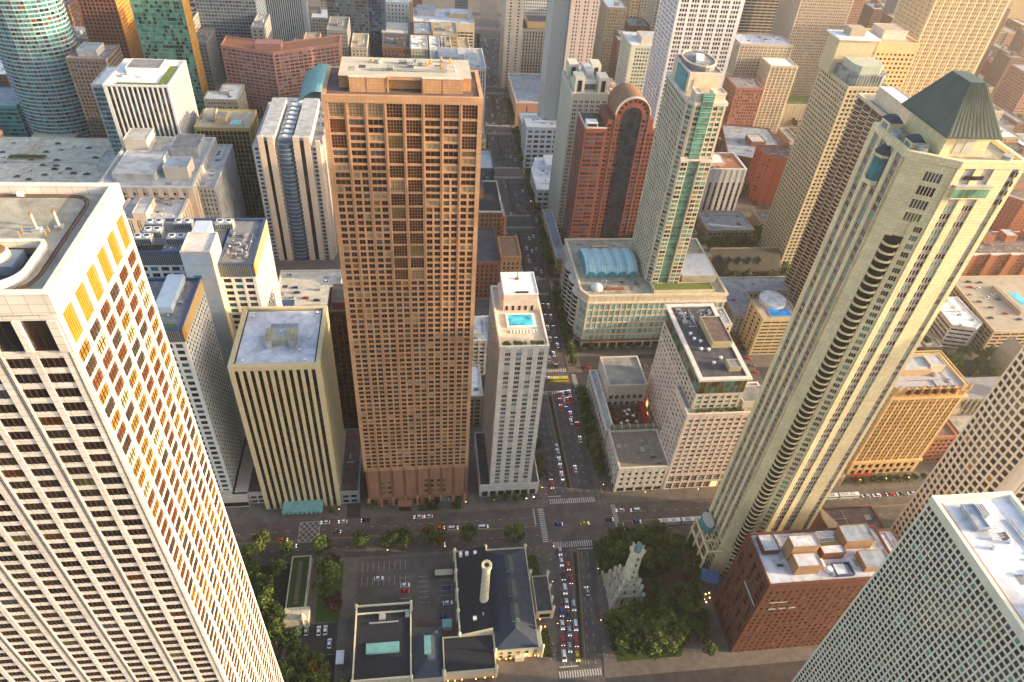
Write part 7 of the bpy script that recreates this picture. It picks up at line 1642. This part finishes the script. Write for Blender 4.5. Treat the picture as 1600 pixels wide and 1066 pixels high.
def crowd(n, x0, x1, y0, y1, where, z=.15):
    k = 0; t = 0
    while k < n and t < 400:
        t += 1; x, y = rnd.uniform(x0, x1), rnd.uniform(y0, y1)
        if any((x-a)**2+(y-b_)**2 < 1.1 for a, b_ in spots): continue
        spots.append((x, y)); me, tn, bn = PM[rnd.randrange(len(PM))]
        o = bpy.data.objects.new('person', me); COL.objects.link(o); o.location = (x, y, z); o.rotation_euler = (0, 0, rnd.uniform(0, 6.28))
        o.scale = (1, 1, rnd.uniform(.93, 1.03)); tag(o, '%s person, %s top and %s trousers, %s' % (nth(k), tn, bn, where), 'person', 'people '+where); k += 1
crowd(30, 57.2, 62.6, 219.2, 231, 'on the corner below the slim cream tower')
crowd(26, 55.5, 62, 176, 192.5, 'on the corner beside the pumping station hedge')
crowd(10, 51, 56.5, 190, 193.5, 'on the pavement north of the pumping station')
crowd(12, 58, 61.5, 140, 172, 'walking beside the queue of cars', .15) if 0 else crowd(12, 53.8, 56, 134, 150, 'on the pavement near the lit pumping station corner')
crowd(14, 64, 86, 193, 196, 'on the near crosswalk', .01); crowd(12, 66, 92, 219.5, 222.4, 'on the far crosswalk', .01)
crowd(14, 95, 101, 220, 232, 'on the corner by the white stone shops'); crowd(18, 88, 92, 192.6, 194.3, 'at the edge of the park trees') if 0 else crowd(10, 87, 100, 192.6, 194.3, 'at the edge of the park trees')
crowd(18, 78.5, 82.5, 134, 156, 'on the pavement left of the lower park'); crowd(14, 119, 138, 160, 185, 'crossing the terracotta plaza', .16)
crowd(14, 96.5, 102, 238, 300, 'on the shaded pavement of the courtyard block'); crowd(12, 80, 110, 114.5, 119 if 0 else 126, 'near the bottom crossing', .15) if 0 else None
crowd(24, 98, 103.5, 322, 400, 'outside the barrel roofed mall'); crowd(10, 15, 48, 192.5, 194.3, 'along the pavement behind the pumping station')

# ------------------------------------------------------------------ street lamps and signals
def lamp_meshes():
    b = MB(); b.cyl(0, 0, .09, .06, 0, 6.5, dmetal, 8); b.cyl(0, 0, .2, .16, 0, .5, dmetal, 8); b.box(-.05, 1.3, -.04, .04, 6.4, 6.5, dmetal)
    h = MB(); h.cyl(1.3, 0, .28, .2, 6.15, 6.4, lamp_on, 10)
    c = MB(); c.cyl(1.3, 0, .3, .12, 6.4, 6.6, dmetal, 10)
    return unit_mesh(b, 'pole')[0], unit_mesh(h, 'lamp')[0], unit_mesh(c, 'hood')[0]
LM = lamp_meshes()
def lamp(x, y, a, label, z=.15, s=1):
    rt = root('street_lamp', (x, y, z), label, 'street lamp', 'street lamps'); rt.rotation_euler = (0, 0, a)
    for n_, me in zip(('pole', 'lamp', 'hood'), LM):
        o = bpy.data.objects.new(n_, me); COL.objects.link(o); o.parent = rt; o.scale = (s,)*3
ls = [(62, 190), (58.5, 171), (57.6, 150), (84.6, 176), (80.5, 150), (61.5, 226), (98, 226), (97.5, 250), (97.5, 275), (98, 300), (64, 262), (64, 290), (98, 330), (98, 360), (98, 390), (99, 430), (99, 470), (99, 530), (100, 570), (66, 340), (66, 375), (66, 440), (67, 480), (-20, 193.6), (8, 193.6), (-45, 219), (20, 219.4), (120, 219.5), (150, 219.5), (246, 220), (262, 220), (276, 220)]
for i, (x, y) in enumerate(ls): lamp(x, y, 0 if x < 80 else math.pi, 'lit street lamp, %s along the kerbs from the old water tower' % nth(i))
def low_lights(name, label, pts, mat=lamp_or, z=2.2, s=.28):
    for i, (x, y) in enumerate(pts):
        b = MB(); b.cyl(x, y, .05, .05, .15, z, dmetal, 6); b.cyl(x, y, s, s*.7, z, z+s*1.6, mat, 8); o = b.build(name, None, off=(x, y, .15)); tag(o, '%s, %s from the left' % (label, nth(i)), 'lamp', label)
low_lights('garden_lamp', 'small orange lamp in front of the lit pumping station wall', [(31, 137.6), (34, 137.4), (36, 137.6), (44.5, 138), (47, 138), (48.5, 137.7), (51, 141), (53.5, 150.8), (51.6, 154.5)])
low_lights('garden_lamp', 'orange lamp on the lower pumping station front', [(8, 130.2), (11, 130), (14, 130.2), (20, 130), (24, 130.2), (27.5, 130.1)])
low_lights('garden_lamp', 'orange lamp under the plaza trees by the brick building', [(131, 160), (132.5, 158), (134, 160.5), (133, 156.5), (135.4, 158.6), (136, 161)], lamp_on, 2.6)
low_lights('garden_lamp', 'white lamp at the foot of the slim cream tower', [(36.5, 222.5), (54, 222), (58, 222.6)], head_on, 2.6, .35)
low_lights('traffic_signal', 'red signal light at the main intersection', [(63, 194.2), (88, 193.6), (64.5, 223), (95.5, 223.2)], tail_on, 4.2, .22)

# ------------------------------------------------------------------ the rest of the city, block after block
occ2 = list(OCC)
def free(x0, x1, y0, y1, m_=1.0): return not any(x0 < b_+m_ and x1 > a-m_ and y0 < d+m_ and y1 > c-m_ for a, b_, c, d in occ2)
FW = [(M('filler_red', (.27, .08, .05), .9, .16, .5), 'red brick'), (M('filler_brown', (.19, .10, .07), .9, .16, .5), 'brown brick'), (M('filler_tan', (.40, .31, .21), .85, .12, .3), 'tan brick'), (M('filler_grey', (.30, .29, .28), .85, .14, .3), 'grey concrete'), (M('filler_cream', (.52, .45, .35), .85, .1, .3), 'cream stone'), (M('filler_rose', (.38, .20, .15), .85, .14, .4), 'rose brick')]
FR = [(rgrey, 'grey'), (rdark, 'black'), (rbrown, 'brown'), (rpure, 'white'), (rbluegrey, 'blue grey'), (lgrey, 'pale grey'), (rtan, 'tan')]
LAND = [(-315, 640, 'the curved teal tower'), (-190, 530, 'the finned white block'), (-88, 490, 'the beige striped tower'), (-5, 240, 'the bronze tower'), (33, 825, 'the wide cream hotel slab'), (137, 454, 'the red arched tower'), (218, 550, 'the very tall white framed tower'), (158, 377, 'the sea green condominium'), (284, 368, 'the scalloped balcony tower'), (433, 765, 'the broad tan ribbed tower'), (418, 540, 'the huge pale sand tower'), (430, 360, 'the tan car park'), (243, 414, 'the dark stone church'), (127, 740, 'the broad blue grey store roof'), (530, 495, 'the orange red brick building'), (-118, 665, 'the salmon brick slab'), (-70, 820, 'the dark blue glass tower'), (950, 1090, 'the top right corner tower'), (340, 630, 'the round cornered brick hall'), (380, 700, 'the slim cream apartment tower')]
lab = {}
ysb = [(EW[i][0]+EW[i][1]/2+3, EW[i+1][0]-EW[i+1][1]/2-3) for i in range(2, len(EW)-1)]
xsb = []
XL = [1310, 1210, 1110, 1010, 910, 810, 710, 610, 510, 410, 312, 205]
for a, b_ in zip(XL[1:], XL): xsb.append((a+9, b_-9))
xsb += [(104, 196), (-30, 60), (-121, -44), (-221, -137), (-323, -237), (-433, -339), (-553, -449), (-673, -569)]
cand = []
for (y0, y1) in ysb:
    for (x0, x1) in xsb:
        if y0 > 700 and x0 > 90 and x1 < 200: x0, x1 = mx(y0, 1)+8, 196
        if y0 > 700 and x0 == -30: x1 = mx(y0, -1)-6
        ym = (y0+y1)/2
        rows_ = [(y0, ym-2.5), (ym+2.5, y1)]
        for ya, yb in rows_:
            x = x0
            while x < x1-9:
                w = rnd.uniform(11, 30); xe = min(x+w, x1)
                dy = rnd.uniform(0, 8)
                cand.append((x, xe-rnd.uniform(.6, 2.5), ya+(dy if ya == y0 else 0)*.3, yb-(dy if ya != y0 else 0)*.3)); x = xe
nb = 0
PROX[:] = [q for q in PROX if q[2] != 262]; BVH = make_bvh()
cand.sort(key=lambda c: math.hypot(c[0], c[2]))
for (x0, x1, y0, y1) in cand:
    if x1-x0 < 7: continue
    far_r = x0 > 300
    h = rnd.choice((9, 11, 13, 16, 20, 26)) if far_r else rnd.choice((14, 20, 28, 36, 50, 60))
    if y0 > 650 and not far_r: h = rnd.choice((25, 40, 60, 75, 90))
    if -30 <= x0 < 62 and y0 < 500: h = min(h, 26)
    if 200 < x0 < 312 and y0 < 560: h = rnd.choice((8, 10, 14))
    if y0 > 700 and x0 > 330 and rnd.random() < .2: h = rnd.choice((50, 70, 95))
    u, v, d = proj(((x0+x1)/2, (y0+y1)/2, h))
    if not (-40 < u < 1640 and -30 < v < 900): continue
    if not free(x0, x1, y0, y1): continue
    vis = seen([(x0+(x1-x0)*a, y0+(y1-y0)*c, h) for a in (.1, .5, .9) for c in (0, .5, .95)]+[(x0+(x1-x0)*a, y0-.3, h*q) for a in (.1, .5, .9) for q in (.5, .8)])
    if vis < (1 if d < 700 else 2): continue
    if nb >= 285: continue
    w, wn_ = rnd.choice(FW if far_r else FW[1:5]); r, rn = rnd.choice(FR)
    best = min(LAND, key=lambda q: (q[0]-(x0+x1)/2)**2+(q[1]-(y0+y1)/2)**2)
    dx, dy = (x0+x1)/2-best[0], (y0+y1)/2-best[1]
    side = ('right of' if dx > 0 else 'left of') if abs(dx) > abs(dy) else ('beyond' if dy > 0 else 'in front of')
    size = 'low' if h < 18 else 'mid rise' if h < 45 else 'tall'
    ky = (wn_, rn, size, side, best[2]); lab[ky] = lab.get(ky, 0)+1
    l = '%s %s building, %s roof, %s %s%s' % (size, wn_, rn, side, best[2].replace('the ', '', 1), '' if lab[ky] == 1 else ', %s one' % nth(lab[ky]-1))
    gl = rnd.choice(([gdark, gbrown, gmaroon, bl_tan], [gdark, ggrey, gblue], [gdark, gbrown, bl_sunrust]))
    st = S(w, gl, bay=rnd.choice((2.8, 3.4, 4.2)), pat=rnd.choice((((.3, .7),), ((.2, .8),), ((.15, .4), (.6, .85)))), fh=3.4, wz=(.3, .78), d=.22, sd=.15)
    poly = rect(x0, x1, y0, y1)
    if x1-x0 > 16 and y1-y0 > 20 and rnd.random() < .35: c_ = (x1-x0)*.35; poly = [(x0, y0), (x1, y0), (x1, y1), (x0+c_, y1), (x0+c_, y0+(y1-y0)*.5), (x0, y0+(y1-y0)*.5)]
    ph = ()
    if h > 14 and rnd.random() < .6: cx_, cy_ = (x0*.4+x1*.6), (y0*.6+y1*.4); ph = ((cx_-2.5, cx_+2.5, cy_-3, cy_+2.5, 3.2),)
    bld('building', l, 'building', poly, h, st, roof=r, ph=ph, units=rnd.choice((2, 3, 5, 7)) if y0 < 900 else 1, blank=(2,) if len(poly) == 4 else (), seed=nb)
    nb += 1
    if nb % 20 == 0: BVH = make_bvh()
k_ = 0
for (y0, y1) in ysb[2:8]:
    for xx in (312, 410, 510, 610, 710):
        y = y0+4
        while y < y1:
            u, v, d = proj((xx, y, 3))
            if 1000 < u < 1610 and 0 < v < 1000 and rnd.random() < .8: tree(xx+rnd.choice((-8, 8)), y, rnd.uniform(.8, 1.15), rnd.choice((0, 1, 4, 2, 6)), '%s tree lining the far right side streets, counted outward' % nth(k_), 'trees of the far right side streets'); k_ += 1
            y += rnd.uniform(8, 13)
print('fillers', nb, 'side trees', k_)

# ------------------------------------------------------------------ evening haze
hz = MB(); hz.box(-1500, 2200, -300, 3200, -1.5, 318, paint)
ho = hz.build('haze', None, off=(0, 0, 0)); ho['kind'] = 'stuff'
hm = bpy.data.materials.new('evening_haze'); hm.use_nodes = True; nt = hm.node_tree
nt.nodes.remove(nt.nodes['Principled BSDF']); pv = nt.nodes.new('ShaderNodeVolumePrincipled')
pv.inputs['Color'].default_value = (1.0, .95, .90, 1); pv.inputs['Density'].default_value = .00013; pv.inputs['Anisotropy'].default_value = .6
nt.links.new(pv.outputs[0], nt.nodes['Material Output'].inputs['Volume'])
ho.data.materials.clear(); ho.data.materials.append(hm)
